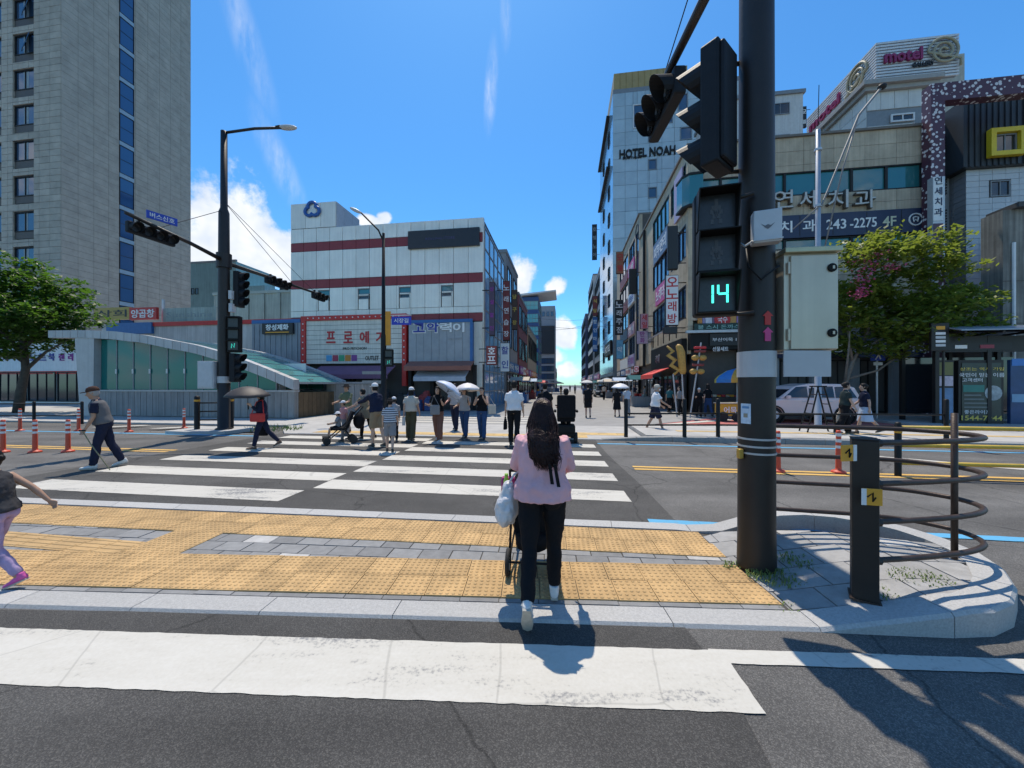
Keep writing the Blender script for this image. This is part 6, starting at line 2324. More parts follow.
for i in range(160):
    a = random.uniform(0, 6.28)
    r_ = 0.7 * math.sqrt(random.random())
    x, y, h_ = r_ * math.cos(a) * 1.4, r_ * math.sin(a), random.uniform(0.06, 0.22)
    gt.add([(x, y, 0), (x + 0.03, y, 0), (x + random.uniform(-0.1, 0.1), y + random.uniform(-0.1, 0.1), h_)], [(0, 1, 2)])
tag(gt.build('weeds', GRASS, loc=(lp.x + 1.4, lp.y + 0.6, GZ)), 'pale grass patch at the foot of the distant left pole', 'weeds', kind='stuff')

# ================================================================== lamp pole in the middle with signs
mp_ = G(383.5, 419)
ml = thing('street_lamp', 'dark street lamp pole with signs before the white store', 'street lamp', (mp_.x, mp_.y, GZ), 0)
MB().lathe([(0, 0), (0.22, 0), (0.2, 0.05), (0.14, 0.1), (0.13, 4.0), (0.10, 4.2), (0.065, 9.0), (0.0, 9.02)], 12).build('shaft', BLACKM, ml, smooth=True)
MB().tube([(0, 0, 8.6), (-0.25, 0, 9.15), (-1.05, -0.1, 9.95)], 0.04, 8).build('lamp_arm', BLACKM, ml, smooth=True)
mm = Matrix.Translation((-1.3, -0.12, 10.05)) @ Matrix.Rotation(R(25), 4, 'Y')
MB().ell((0, 0, 0), (0.32, 0.13, 0.08), 12, mm).build('lamp_head', GREYBOX, ml, smooth=True)
MB().b2((0.1, -0.04, 3.55), (0.35, 0.02, 5.2)).build('orange_sign', M('orange_sign', (0.62, 0.27, 0.02), 0.5), ml)
rsn = MB().b2((0.4, -0.03, 4.55), (1.35, 0.01, 4.95)).build('road_name_sign', M('road_name_blue', (0.02, 0.04, 0.42), 0.4), ml)
text(rsn, '시장길', 1, INKW, (0.87, -0.04, 4.75), ext=0.002, off=0.01, fitw=0.7, fith=0.22)
MB().tube([(0, 0, 5.0), (1.35, 0, 5.02)], 0.03, 6).build('sign_bracket', GALV, ml)
for z in (1.25, 0.8):
    MB().b2((-1.0, -0.1, z + 0.9), (0.0, -0.06, z + 1.05)).build('direction_board', FR_GREY, ml)
small_ped('small pedestrian signal on the street lamp before the white store', (mp_.x + 0.32, mp_.y - 0.15, 2.55), R(5))

# bent grey lamp pole behind the cabinet
gp = Vector(((818 - 512) / FPX * 13.2, 13.2, 0.145))
gl = thing('street_lamp', 'slim grey lamp pole with slanting arm rising behind the steel cabinet', 'street lamp', gp, 0)
MB().lathe([(0, 0), (0.16, 0), (0.16, 0.05), (0.105, 0.1), (0.10, 4.5), (0.085, 4.6), (0.075, 10.6), (0, 10.65)], 12).build('shaft', M('blue_grey_steel', (0.36, 0.39, 0.43), 0.45, 0.4, var=0.1), gl, smooth=True)
k_ = 13.2 / FPX


def gpp(px, py, y=0.0):
    return ((px - 818) * k_, y, EYE + (HOR - py) * k_ - 0.145)


MB().tube([gpp(795, 228, 0.1), gpp(820, 205, -0.1), gpp(855, 118, -0.15), gpp(878, 90, -0.15)], [0.02, 0.03, 0.04, 0.04], 8).build('slanting_arm', M('dull_grey_steel', (0.20, 0.20, 0.20), 0.6, 0.2), gl, smooth=True)
MB().tube([gpp(822, 250, -0.1), gpp(840, 170, -0.12), gpp(855, 118, -0.15)], 0.024, 8).build('slanting_arm', MATS['dull_grey_steel'], gl, smooth=True)
MB().ell(gpp(878, 90, -0.15), (0.14, 0.12, 0.10), 10).build('lamp_head', FR_DARK, gl, smooth=True)
MB().tube([gpp(818, 126), gpp(819, 85)], 0.012, 5).build('antenna', BLACKM, gl)
for py in (206, 150):
    MB().lathe([(0.09, -0.04), (0.115, -0.04), (0.115, 0.04), (0.09, 0.04)], 12).build('clamp', GALV, gl, loc=(0, 0, gpp(818, py)[2]))


# ================================================================== trees
def leaf_mat(name, col, trans):
    m = bpy.data.materials.new(name)
    m.use_nodes = True
    nt = m.node_tree
    N, L = nt.nodes, nt.links
    b = N['Principled BSDF']
    b.inputs['Roughness'].default_value = 0.5
    tc = N.new('ShaderNodeTexCoord')
    n = N.new('ShaderNodeTexNoise')
    n.inputs['Scale'].default_value = 1.3
    n.inputs['Detail'].default_value = 5
    L.new(tc.outputs['Object'], n.inputs['Vector'])
    cr = N.new('ShaderNodeValToRGB')
    cr.color_ramp.elements[0].position = 0.3
    cr.color_ramp.elements[0].color = (col[0] * 0.6, col[1] * 0.7, col[2] * 0.6, 1)
    cr.color_ramp.elements[1].position = 0.72
    cr.color_ramp.elements[1].color = (col[0] * 1.35, col[1] * 1.2, col[2], 1)
    L.new(n.outputs[0], cr.inputs[0])
    L.new(cr.outputs[0], b.inputs['Base Color'])
    tr = N.new('ShaderNodeBsdfTranslucent')
    tr.inputs[0].default_value = (*trans, 1)
    ms = N.new('ShaderNodeMixShader')
    ms.inputs[0].default_value = 0.42
    L.new(b.outputs[0], ms.inputs[1])
    L.new(tr.outputs[0], ms.inputs[2])
    L.new(ms.outputs[0], N['Material Output'].inputs[0])
    return m


BARK = M('bark', (0.085, 0.07, 0.055), 0.9, var=0.35, scale=9, bump=0.5, bscale=18)


def tree(label, base, trunk, clumps, nleaf, lsize, lmat, limbs, seed, bark=BARK, tr=0.2, per=7):
    """clumps: ellipsoids (centre, radii) the sprays are scattered in; limbs: polylines"""
    rnd = random.Random(seed)
    t = thing('street_tree', label, 'tree', base, 0)
    m = MB()
    m.tube(trunk, [tr * (1 - 0.55 * i / (len(trunk) - 1)) for i in range(len(trunk))], 9)
    m.build('trunk', bark, t, smooth=True)
    for l_ in limbs:
        MB().tube(l_, [tr * 0.45 * (1 - 0.75 * i / (len(l_) - 1)) for i in range(len(l_))], 6).build('limb', bark, t, smooth=True)
    tot = sum(c[1][0] * c[1][1] * c[1][2] for c in clumps) ** 1.0
    vs, fs = [], []
    for (c, r) in clumps:
        n = max(6, int(nleaf / per * (r[0] * r[1] * r[2]) / tot))
        for i in range(n):
            # sprays sit mostly in the outer shell, in tiers
            d = Vector((rnd.gauss(0, 1), rnd.gauss(0, 1), rnd.gauss(0, 1))).normalized()
            q = rnd.random() ** 0.38
            p = Vector((c[0] + d.x * r[0] * q, c[1] + d.y * r[1] * q, c[2] + d.z * r[2] * q))
            nz = noise.noise(p * 0.9 + Vector((seed, 0, 0)))
            if nz < -0.12 and rnd.random() < 0.85:
                continue
            out = Vector((d.x, d.y, 0.15 + 0.3 * d.z)).normalized()
            for j in range(per):
                o = p + out * rnd.uniform(-0.15, 0.28) + Vector((rnd.uniform(-0.2, 0.2), rnd.uniform(-0.2, 0.2), rnd.uniform(-0.10, 0.10)))
                a = rnd.uniform(0, 2 * PI)
                nrm = Vector((rnd.gauss(0, 0.5), rnd.gauss(0, 0.5), 1.0)).normalized()
                x = nrm.cross(Vector((math.cos(a), math.sin(a), 0))).normalized()
                y = nrm.cross(x)
                s_ = lsize * rnd.uniform(0.65, 1.25)
                k = len(vs)
                vs += [tuple(o - x * s_), tuple(o + y * s_ * 0.5 - nrm * s_ * 0.1), tuple(o + x * s_ - nrm * s_ * 0.25), tuple(o - y * s_ * 0.5 - nrm * s_ * 0.1)]
                fs.append((k, k + 1, k + 2, k + 3))
    me = bpy.data.meshes.new('crown')
    me.from_pydata(vs, [], fs)
    obj('crown', me, lmat, t)
    return t


tb = G(18, 413)
LEAF1 = leaf_mat('leaf_green', (0.055, 0.105, 0.017), (0.11, 0.24, 0.02))
LEAF2 = leaf_mat('leaf_yellow_green', (0.11, 0.15, 0.028), (0.30, 0.38, 0.05))
kk = tb.y / FPX


def tp(px, py, dy=0.0):
    return ((px - 18) * kk, dy, EYE + (HOR - py) * kk)


cl = []
rr_ = random.Random(5)
for (px, py, rx, rz_) in ((20, 268, 1.3, 0.75), (-5, 285, 1.9, 0.9), (38, 285, 1.8, 0.8), (10, 305, 2.6, 1.0), (55, 303, 1.5, 0.7), (-30, 310, 2.2, 1.0), (66, 315, 1.5, 0.6), (25, 325, 2.6, 0.9), (78, 320, 0.8, 0.4), (-25, 335, 2.4, 0.8), (50, 340, 2.2, 0.6), (8, 350, 2.2, 0.7), (66, 335, 1.2, 0.45), (-60, 320, 2.2, 1.3)):
    cl.append((tp(px, py, rr_.uniform(-0.9, 0.9)), (rx, rx * 1.0, rz_)))
tree('dense green street tree at the left edge before the stone tower', (tb.x, tb.y, GZ), [(0, 0, 0), (0.15, 0, 1.2), (0.45, 0, 2.6), (0.3, 0, 4.2), (0.1, 0, 5.8)], cl, 34000, 0.14, LEAF1,
     [[(0.42, 0, 2.5), (1.4, 0.2, 3.6), (2.8, 0.1, 4.3)], [(0.35, 0, 3.0), (-0.8, -0.3, 4.0), (-2.2, 0.2, 5.0)], [(0.3, 0, 3.8), (0.9, 0.6, 5.0), (1.6, 0.4, 6.2)], [(0.3, 0, 3.6), (-0.5, -0.8, 5.2), (-0.7, -1.2, 6.2)]], 3, tr=0.24)
tb = Vector(((838 - 512) / FPX * 16.6, 16.6, 0.1))
kk = tb.y / FPX


def tp2(px, py, dy=0.0):
    return ((px - 838) * kk, dy, EYE + (HOR - py) * kk)


cl = []
for (px, py, rx, rz_) in ((855, 245, 0.8, 0.4), (885, 243, 0.9, 0.45), (905, 256, 1.1, 0.5), (862, 265, 1.2, 0.6), (930, 275, 1.2, 0.55), (895, 285, 1.6, 0.7), (945, 297, 1.3, 0.55), (962, 305, 0.7, 0.4), (870, 300, 1.4, 0.8), (920, 312, 1.6, 0.7), (850, 320, 0.9, 0.7), (890, 330, 1.5, 0.7), (935, 330, 1.3, 0.5), (850, 345, 0.8, 0.5), (915, 345, 1.1, 0.4), (880, 350, 1.0, 0.5)):
    cl.append((tp2(px, py, rr_.uniform(-0.9, 0.7)), (rx, rx, rz_)))
tree('loose leaning street tree between the steel cabinet and the bus shelter', tb, [(0.0, 0, 0.0), (0.05, 0, 0.9), (0.35, 0, 1.7), (0.75, 0.1, 2.6), (1.3, 0.1, 3.6)], cl, 19000, 0.13, LEAF2,
     [[(0.35, 0, 1.8), (1.6, -0.2, 2.2), (2.9, -0.3, 3.2), (4.2, -0.2, 3.7)], [(0.75, 0.1, 2.6), (0.6, 0.2, 4.2), (0.9, 0.2, 6.2)], [(1.0, 0.1, 3.0), (2.2, -0.4, 4.0), (3.6, -0.6, 4.9)], [(1.3, 0.1, 3.6), (1.9, 0.2, 5.2), (2.4, 0.2, 6.6)], [(0.3, 0, 1.6), (0.2, -0.3, 3.0), (0.3, -0.3, 4.6)]], 8, bark=M('pale_bark', (0.17, 0.145, 0.12), 0.9, var=0.35, scale=9, bump=0.4, bscale=18), tr=0.13)

# pink blossom on the left of the crown
bl = MB()
for i in range(420):
    c = rr_.choice(((848, 272, 0.55), (845, 288, 0.45), (858, 262, 0.4), (842, 300, 0.35), (872, 276, 0.35)))
    o = Vector(tp2(c[0], c[1], -0.9)) + Vector((rr_.gauss(0, c[2] * 0.4), rr_.gauss(0, c[2] * 0.5), rr_.gauss(0, c[2] * 0.35)))
    a, s_ = rr_.uniform(0, 6.28), rr_.uniform(0.03, 0.06)
    x, y = Vector((math.cos(a), math.sin(a), rr_.uniform(-0.8, 0.8))) * s_, Vector((-math.sin(a), math.cos(a), rr_.uniform(-0.8, 0.8))) * s_
    bl.add([o - x, o + y, o + x, o - y], [(0, 1, 2, 3)])
tag(bl.build('blossom', M('pink_blossom', (0.50, 0.10, 0.24), 0.7, var=0.3, scale=6), bpy.data.objects['street_tree.001']), 'pink blossom on the left of the crown', kind='stuff')

# ================================================================== bus shelter
sv = 17.4
bs0 = US(932, sv)
bs = grid_thing('bus_shelter', 'dark bus shelter with curved grey roof and lit poster panel', 'bus shelter', bs0, sv, 0.10)


def qx(px):
    return US(px, sv) - bs0


def qz(py, px=980):
    return ZS(px, py, sv) - 0.10


SHD = M('shelter_dark', (0.022, 0.019, 0.018), 0.45, 0.2, var=0.2, scale=3)
rz0 = qz(336)
for px in (934, 986, 1040):
    piece('post', SHD, bs, (qx(px), -0.06, 0), (qx(px) + 0.14, 0.08, rz0))
    piece('post', SHD, bs, (qx(px), 1.45, 0), (qx(px) + 0.14, 1.6, rz0))
rf = MB()
xa, xb = qx(938), qx(1075)
nn_ = 8
vs, fs = [], []
for i in range(nn_ + 1):
    t_ = i / nn_
    y = -0.9 + 2.9 * t_
    z = rz0 + 0.12 + 0.55 * math.sin(PI * (0.15 + 0.6 * t_)) - 0.25
    vs += [(xa, y, z), (xb, y, z), (xa, y, z + 0.05), (xb, y, z + 0.05)]
for i in range(nn_):
    b_ = 4 * i
    fs += [(b_, b_ + 4, b_ + 5, b_ + 1), (b_ + 2, b_ + 3, b_ + 7, b_ + 6), (b_, b_ + 2, b_ + 6, b_ + 4), (b_ + 1, b_ + 5, b_ + 7, b_ + 3)]
fs += [(0, 1, 3, 2), (4 * nn_, 4 * nn_ + 2, 4 * nn_ + 3, 4 * nn_ + 1)]
rf.add(vs, fs).build('roof', M('shelter_roof', (0.30, 0.34, 0.40), 0.45, 0.3, var=0.1), bs, fix=True)
for i in range(5):
    x = xa + 0.2 + i * 1.25
    MB().tube([(x, -0.85, rz0 + 0.06), (x, 0.4, rz0 + 0.25), (x, 1.7, rz0 + 0.2)], 0.05, 6).build('roof_rib', SHD, bs)
piece('header', SHD, bs, (qx(934), -0.05, qz(352)), (qx(1060), 0.05, rz0 - 0.01))
hd = MB().b2((qx(947), -0.07, qz(350)), (qx(1010), -0.052, qz(343))).build('header_strip', INKK, bs)
piece('header_mark', INKW, bs, (qx(953), -0.085, qz(348.5)), (qx(965), -0.072, qz(345)))
piece('header_mark', M('route_red', (0.30, 0.04, 0.07), 0.5), bs, (qx(978), -0.085, qz(348.5)), (qx(992), -0.072, qz(345)))
# poster panel
piece('poster_case', SHD, bs, (qx(958), -0.02, qz(424)), (qx(1003), 0.2, qz(360)))
POST = M('poster_dark_green', (0.035, 0.05, 0.042), 0.3, var=0.4, scale=3)
po = MB().b2((qx(961), -0.04, qz(421)), (qx(1000), -0.022, qz(363))).build('poster', POST, bs)
text(po, '상조는 역시 가입', 1, INKY, ((qx(961) + qx(1000)) / 2, -0.05, qz(369)), ext=0.002, off=0.006, fitw=1.5, fith=0.13)
text(po, '국민이 믿는 이름', 1, INKW, ((qx(961) + qx(1000)) / 2, -0.05, qz(375)), ext=0.002, off=0.008, fitw=1.55, fith=0.17)
text(po, '고객센터', 1, INKW, (qx(971), -0.05, qz(380)), ext=0.002, off=0.008, fitw=0.7, fith=0.15)
piece('poster_block', M('poster_teal', (0.03, 0.20, 0.16), 0.4), po, (qx(962), -0.052, qz(392)), (qx(983), -0.043, qz(385)))
MB().lathe([(0, 0), (0.3, 0), (0.3, 0.01), (0, 0.01)], 16, Matrix.Translation((qx(992), -0.045, qz(393))) @ Matrix.Rotation(PI / 2, 4, 'X')).build('poster_picture', M('poster_grey', (0.35, 0.38, 0.38), 0.5, var=0.5, scale=6), po)
for i in range(4):
    piece('poster_line', M('poster_line', (0.16, 0.18, 0.17), 0.5), po, (qx(963), -0.048, qz(396 + 4 * i)), (qx(980 + 3 * i), -0.043, qz(394.5 + 4 * i)))
text(po, '좋은라이프', 1, INKW, (qx(976), -0.05, qz(412)), ext=0.002, off=0.008, fitw=0.9, fith=0.16)
text(po, '1544-7944', 1, INKY, ((qx(961) + qx(1000)) / 2, -0.05, qz(418)), ext=0.002, off=0.012, fitw=1.4, fith=0.2)
# narrow side poster and blue panel
piece('side_panel', SHD, bs, (qx(937), -0.03, qz(424)), (qx(953), 0.1, qz(360)))
piece('side_poster', M('olive_poster', (0.16, 0.15, 0.04), 0.4), bs, (qx(938), -0.045, qz(375)), (qx(952), -0.032, qz(362)))
piece('side_poster', M('pale_pink_poster', (0.55, 0.46, 0.52), 0.4, var=0.3, scale=6), bs, (qx(938), -0.045, qz(386)), (qx(952), -0.032, qz(376)))
piece('side_poster', M('blue_poster', (0.13, 0.24, 0.40), 0.4, var=0.3, scale=3), bs, (qx(938), -0.045, qz(420)), (qx(952), -0.032, qz(388)))
piece('blue_panel', M('deep_blue_panel', (0.02, 0.06, 0.16), 0.35, var=0.3, scale=2), bs, (qx(1010), -0.02, qz(424)), (qx(1060), 0.1, qz(360)))
piece('blue_header', M('bright_blue', (0.05, 0.20, 0.55), 0.4), bs, (qx(1011), -0.035, qz(366)), (qx(1058), -0.022, qz(359)))
piece('timetable', M('pale_blue_card', (0.20, 0.36, 0.52), 0.4), bs, (qx(1011), -0.035, qz(402)), (qx(1058), -0.022, qz(394)))
piece('rear_glass', GL_DARK, bs, (qx(936), 1.5, 0.3), (qx(1060), 1.53, qz(355)))
MB().b2((qx(965), 0.7, 0.42), (qx(1050), 1.1, 0.47)).build('bench_seat', M('bench_wood', (0.2, 0.13, 0.07), 0.6), bs)
for px in (968, 1008, 1046):
    piece('bench_leg', SHD, bs, (qx(px), 0.75, 0), (qx(px) + 0.06, 1.05, 0.41))
# stop number plate at the shelter corner
sp2 = grid_thing('stop_sign', 'dark upright stop plate with pale writing on the shelter corner', 'sign', US(939, 17.0), 17.0, ZS(939, 351, 17.0))
hq = ZS(939, 323, 17.0) - ZS(939, 351, 17.0)
MB().box((0, 0, hq / 2), (0.62, 0.12, hq)).build('plate', SHD, sp2, bevel=0.02)
MB().box((0, -0.065, hq * 0.82), (0.3, 0.01, 0.14)).build('bus_symbol', YELLOW, sp2)
for i in range(4):
    MB().box((0, -0.065, hq * (0.62 - 0.14 * i)), (0.34, 0.01, 0.1)).build('writing', (INKW, GREYBOX)[i % 2], sp2)
MB().tube([(0.2, 0.06, -ZS(939, 351, 17.0) + 0.1), (0.2, 0.06, 0)], 0.04, 8).build('post', SHD, sp2)

# blue triangular crossing sign on a slim post
tv = 19.3
tg = grid_thing('crossing_sign', 'blue pentagon pedestrian crossing sign on a slim post under the tree', 'sign', US(877.5, tv), tv, 0.1)
zc = ZS(877.5, 356, tv) - 0.1
MB().tube([(0, 0.03, 0), (0, 0.03, zc + 3.4)], 0.04, 8).build('post', GALV, tg)
MB().add([(-0.3, -0.02, zc - 0.22), (0.3, -0.02, zc - 0.22), (0.3, -0.02, zc - 0.05), (0.0, -0.02, zc + 0.38), (-0.3, -0.02, zc - 0.05)], [(0, 1, 2, 3, 4)]).build('blue_plate', MATS['road_sign_blue'], tg)
MB().tube([(-0.1, -0.03, zc - 0.16), (0, -0.03, zc + 0.02), (0, -0.03, zc + 0.16), (0.1, -0.03, zc - 0.14)], 0.03, 5).build('walker', INKW, tg)
MB().box((0, -0.03, zc - 0.36), (0.36, 0.02, 0.14)).build('name_plate', SIGNW, tg)
z3 = zc + 3.3
MB().tube([(0, 0, z3 - 0.5), (0.7, -0.1, z3 - 0.3), (1.5, -0.2, z3 - 0.2)], 0.03, 6).build('camera_arm', GALV, tg)
MB().box((0.75, -0.15, z3 - 0.1), (0.62, 0.16, 0.16), 0.1).build('camera', WHITE, tg, bevel=0.03)
MB().box((1.45, -0.2, z3 + 0.35), (0.5, 0.03, 0.42), 0.15).build('camera_notice', SIGNW, tg)
MB().tube([(1.38, -0.225, z3 + 0.42), (1.5, -0.235, z3 + 0.48), (1.58, -0.245, z3 + 0.38), (1.5, -0.235, z3 + 0.25)], 0.03, 5).build('notice_mark', BLUEF, tg)
# ================================================================== people
SKIN = M('skin', (0.50, 0.31, 0.22), 0.55, var=0.06, scale=6)
SKIN_T = M('skin_tanned', (0.40, 0.23, 0.15), 0.55, var=0.06, scale=6)
HAIR_K = M('hair_black', (0.012, 0.010, 0.010), 0.55, var=0.3, scale=30, bump=0.4, bscale=60, spec=0.2)
HAIR_B = M('hair_dark_brown', (0.032, 0.011, 0.009), 0.45, var=0.5, scale=14, bump=0.7, bscale=45, spec=0.3)
HAIR_W = M('hair_grey', (0.30, 0.29, 0.28), 0.6, var=0.2)


def cloth(name, col, rough=0.85, var=0.10, bump=0.55, bscale=7.0):
    return M(name, col, rough, 0.0, var=var, scale=5, bump=bump, bscale=bscale, spec=0.12)


def stripes(name, a, b, freq):
    if name in MATS:
        return MATS[name]
    m = bpy.data.materials.new(name)
    m.use_nodes = True
    N, L = m.node_tree.nodes, m.node_tree.links
    tc = N.new('ShaderNodeTexCoord')
    w = N.new('ShaderNodeTexWave')
    w.bands_direction = 'Z'
    w.inputs['Scale'].default_value = freq
    w.inputs['Distortion'].default_value = 0.3
    r_ = N.new('ShaderNodeValToRGB')
    r_.color_ramp.elements[0].position = 0.5
    r_.color_ramp.elements[0].color = (*a, 1)
    r_.color_ramp.elements[1].position = 0.58
    r_.color_ramp.elements[1].color = (*b, 1)
    L.new(tc.outputs['Object'], w.inputs['Vector'])
    L.new(w.outputs[0], r_.inputs[0])
    L.new(r_.outputs[0], N['Principled BSDF'].inputs['Base Color'])
    N['Principled BSDF'].inputs['Roughness'].default_value = 0.85
    MATS[name] = m
    return m


C_BLACK = cloth('cloth_black', (0.012, 0.012, 0.014))
C_WHITE = cloth('cloth_white', (0.66, 0.66, 0.68))
C_PINK = cloth('cloth_pink', (0.70, 0.40, 0.43), bump=0.5, bscale=9)
C_NAVY = cloth('cloth_navy', (0.018, 0.022, 0.045))
C_GREY = cloth('cloth_grey', (0.22, 0.22, 0.23))
C_LGREY = cloth('cloth_light_grey', (0.36, 0.36, 0.37))
C_DENIM = cloth('cloth_denim', (0.035, 0.075, 0.17))
C_CREAM = cloth('cloth_cream', (0.52, 0.47, 0.40))
C_OLIVE = cloth('cloth_olive', (0.075, 0.068, 0.04))
C_BROWN = cloth('cloth_brown', (0.17, 0.085, 0.065))
C_KHAKI = cloth('cloth_khaki', (0.24, 0.18, 0.115))
C_TEAL = cloth('cloth_teal', (0.03, 0.11, 0.13))
C_SKY = cloth('cloth_pale_blue', (0.42, 0.52, 0.66))
C_LILAC = cloth('cloth_lilac', (0.40, 0.30, 0.46), var=0.5, bump=0.3)
SHOE_W = M('shoe_white', (0.62, 0.61, 0.58), 0.6, var=0.1, scale=20)
SHOE_K = M('shoe_black', (0.02, 0.02, 0.02), 0.5)
SHOE_P = M('clog_pink', (0.62, 0.10, 0.33), 0.5, var=0.1)
SHOE_B = M('shoe_brown', (0.10, 0.06, 0.04), 0.6)
SOLE = M('rubber_sole', (0.42, 0.39, 0.33), 0.8, var=0.2, scale=40)


FOLD = bpy.data.textures.new('cloth_folds', 'CLOUDS')
FOLD.noise_scale = 0.085
FOLD.noise_depth = 2


def blend(o, voxel, smooth=4, fold=0.0):
    """grow separate closed shapes into one continuous skin"""
    md = o.modifiers.new('remesh', 'REMESH')
    md.mode = 'VOXEL'
    md.voxel_size = voxel
    md.use_smooth_shade = True
    if smooth:
        s_ = o.modifiers.new('smooth', 'SMOOTH')
        s_.factor = 0.5
        s_.iterations = smooth
    if fold:
        d_ = o.modifiers.new('folds', 'DISPLACE')
        d_.texture = FOLD
        d_.strength = fold
    return o


def person(label, loc, rz, H, top, bottom, *, cat='person', skin=SKIN, sleeve='short', bot='pants', shoes=SHOE_K, legs=((12, 8), (-12, 14)), arms=((-12, 8, 12), (12, 8, 12)),
           lean=2, hair='short', hair_m=HAIR_K, hat=None, hat_m=None, vest=None, voxel=0.016, head=(0, 0), loose=0.0, toe=(0, 0), face=False, group=None, seat=None, mask=False, girth=1.0, top_len=0.0, flare=0.0):
    s = H / 1.70
    t = thing('person', label, cat, loc, rz, group)
    t.scale = (s, s, s)
    body, top_, bot_, sh = MB(), MB(), MB(), None
    hipz = 0.90
    # legs
    info = []
    low = 9
    for i, sx in enumerate((-1, 1)):
        a, k = R(legs[i][0]), R(legs[i][1])
        hp = Vector((sx * 0.085 * girth, 0, hipz))
        kn = hp + Vector((sx * 0.008, math.sin(a), -math.cos(a))) * 0.42
        an = kn + Vector((0, math.sin(a - k), -math.cos(a - k))) * 0.405
        pitch = R(toe[i])
        low = min(low, an.z - 0.075 * math.cos(pitch) - abs(math.sin(pitch)) * (0.165 if pitch < 0 else 0.07))
        info.append((hp, kn, an, pitch))
    dz = seat - hipz if seat is not None else -low
    off = Vector((0, 0, dz))
    info = [(a + off, b + off, c + off, p) for a, b, c, p in info]
    hipc = Vector((0, 0, hipz + dz))
    RL_ = Matrix.Rotation(R(-lean), 4, 'X')

    def up(x, y, z):
        """point of the upper body, given for an upright figure"""
        return hipc + RL_ @ Vector((x, y, z - hipz))
    g = girth
    for hp, kn, an, p in info:
        mid = kn.lerp(an, 0.32) - Vector((0, 0.012, 0))
        body.tube([hp, hp.lerp(kn, 0.5), kn, mid, an, an - Vector((0, 0, 0.03))], [0.080 * g, 0.068 * g, 0.050, 0.053, 0.034, 0.033], 10)
    # torso
    T = [(0.84, 0.09, 0.075), (0.88, 0.135 * g, 0.095 * g), (0.95, 0.148 * g, 0.105 * g), (1.08, 0.135 * g, 0.100 * g), (1.24, 0.150 * g, 0.112 * g), (1.36, 0.162, 0.098), (1.41, 0.125, 0.075), (1.445, 0.06, 0.058), (1.50, 0.050, 0.052)]
    m3 = RL_.to_3x3()
    body.rings([(up(0, 0, z), rx, ry, m3) for z, rx, ry in T], 14)
    # head
    hy, hpch = R(head[0]), R(head[1])
    HM = Matrix.Rotation(hy, 3, 'Z') @ Matrix.Rotation(-hpch, 3, 'X')
    hc = up(0, 0.015, 1.585)

    def hd(x, y, z):
        return hc + HM @ Vector((x, y, z))
    prof_ = [(-0.115, 0.030, 0.035, 0.045), (-0.085, 0.048, 0.062, 0.026), (-0.04, 0.062, 0.083, 0.008), (0.01, 0.070, 0.092, 0.0), (0.05, 0.070, 0.091, -0.004), (0.085, 0.055, 0.074, -0.006), (0.112, 0.02, 0.03, -0.008)]
    body.rings([(hd(0, yo, z), rx, ry, HM) for z, rx, ry, yo in prof_], 14)
    body.tube([hd(0, 0.085, 0.012), hd(0, 0.112, -0.028), hd(0, 0.095, -0.034)], [0.008, 0.015, 0.012], 6)
    for sx in (-1, 1):
        body.tube([hd(sx * 0.070, -0.008, 0.018), hd(sx * 0.078, -0.016, 0.0), hd(sx * 0.070, -0.006, -0.024)], [0.011, 0.014, 0.009], 6)
    # arms and hands
    hands = []
    arm = []
    for i, sx in enumerate((-1, 1)):
        f, ab, el = R(arms[i][0]), R(arms[i][1]), R(arms[i][2])
        sh_ = up(sx * 0.160, 0, 1.375)
        d1 = Vector((sx * math.sin(ab), math.sin(f) * math.cos(ab), -math.cos(f) * math.cos(ab)))
        eb = sh_ + d1 * 0.285
        f2 = f + el
        inn = arms[i][3] if len(arms[i]) > 3 else 0
        d2 = Vector((sx * math.sin(ab * 0.5) - sx * math.sin(R(inn)), math.sin(f2), -math.cos(f2))).normalized()
        wr = eb + d2 * 0.245
        body.tube([sh_, sh_.lerp(eb, 0.4), eb, eb.lerp(wr, 0.3), wr], [0.052, 0.046, 0.037, 0.038, 0.025], 9)
        # palm, four fingers of different length and a thumb from the side
        side = d2.cross(Vector((sx, 0.15, 0.1))).normalized()
        nrm = side.cross(d2).normalized()
        pm_ = wr + d2 * 0.085
        body.rings([(wr + d2 * 0.0, 0.024, 0.018, Matrix((side, nrm, d2)).transposed()), (wr + d2 * 0.04, 0.036, 0.017, Matrix((side, nrm, d2)).transposed()), (pm_, 0.038, 0.015, Matrix((side, nrm, d2)).transposed())], 8)
        for q in range(4):
            b0 = pm_ + side * (q - 1.5) * 0.019 - d2 * 0.012
            ln = (0.062, 0.074, 0.078, 0.068)[q]
            c1 = b0 + d2 * ln * 0.55 - nrm * sx * 0.008
            c2 = c1 + (d2 * 0.6 - nrm * sx * 0.8).normalized() * ln * 0.5
            body.tube([b0, c1, c2], [0.0095, 0.009, 0.007], 6)
        th0 = wr + d2 * 0.03 + side * 0.026
        body.tube([th0, th0 + side * 0.022 + d2 * 0.03, th0 + side * 0.022 + d2 * 0.06 - nrm * sx * 0.012], [0.012, 0.011, 0.008], 6)
        hands.append(wr + d2 * 0.10)
        arm.append((sh_, eb, wr))
    b_o = blend(body.build('body', skin, t), min(voxel, 0.014), 2)
    # upper garment
    e = 0.024 + loose
    hem = 0.93 - top_len
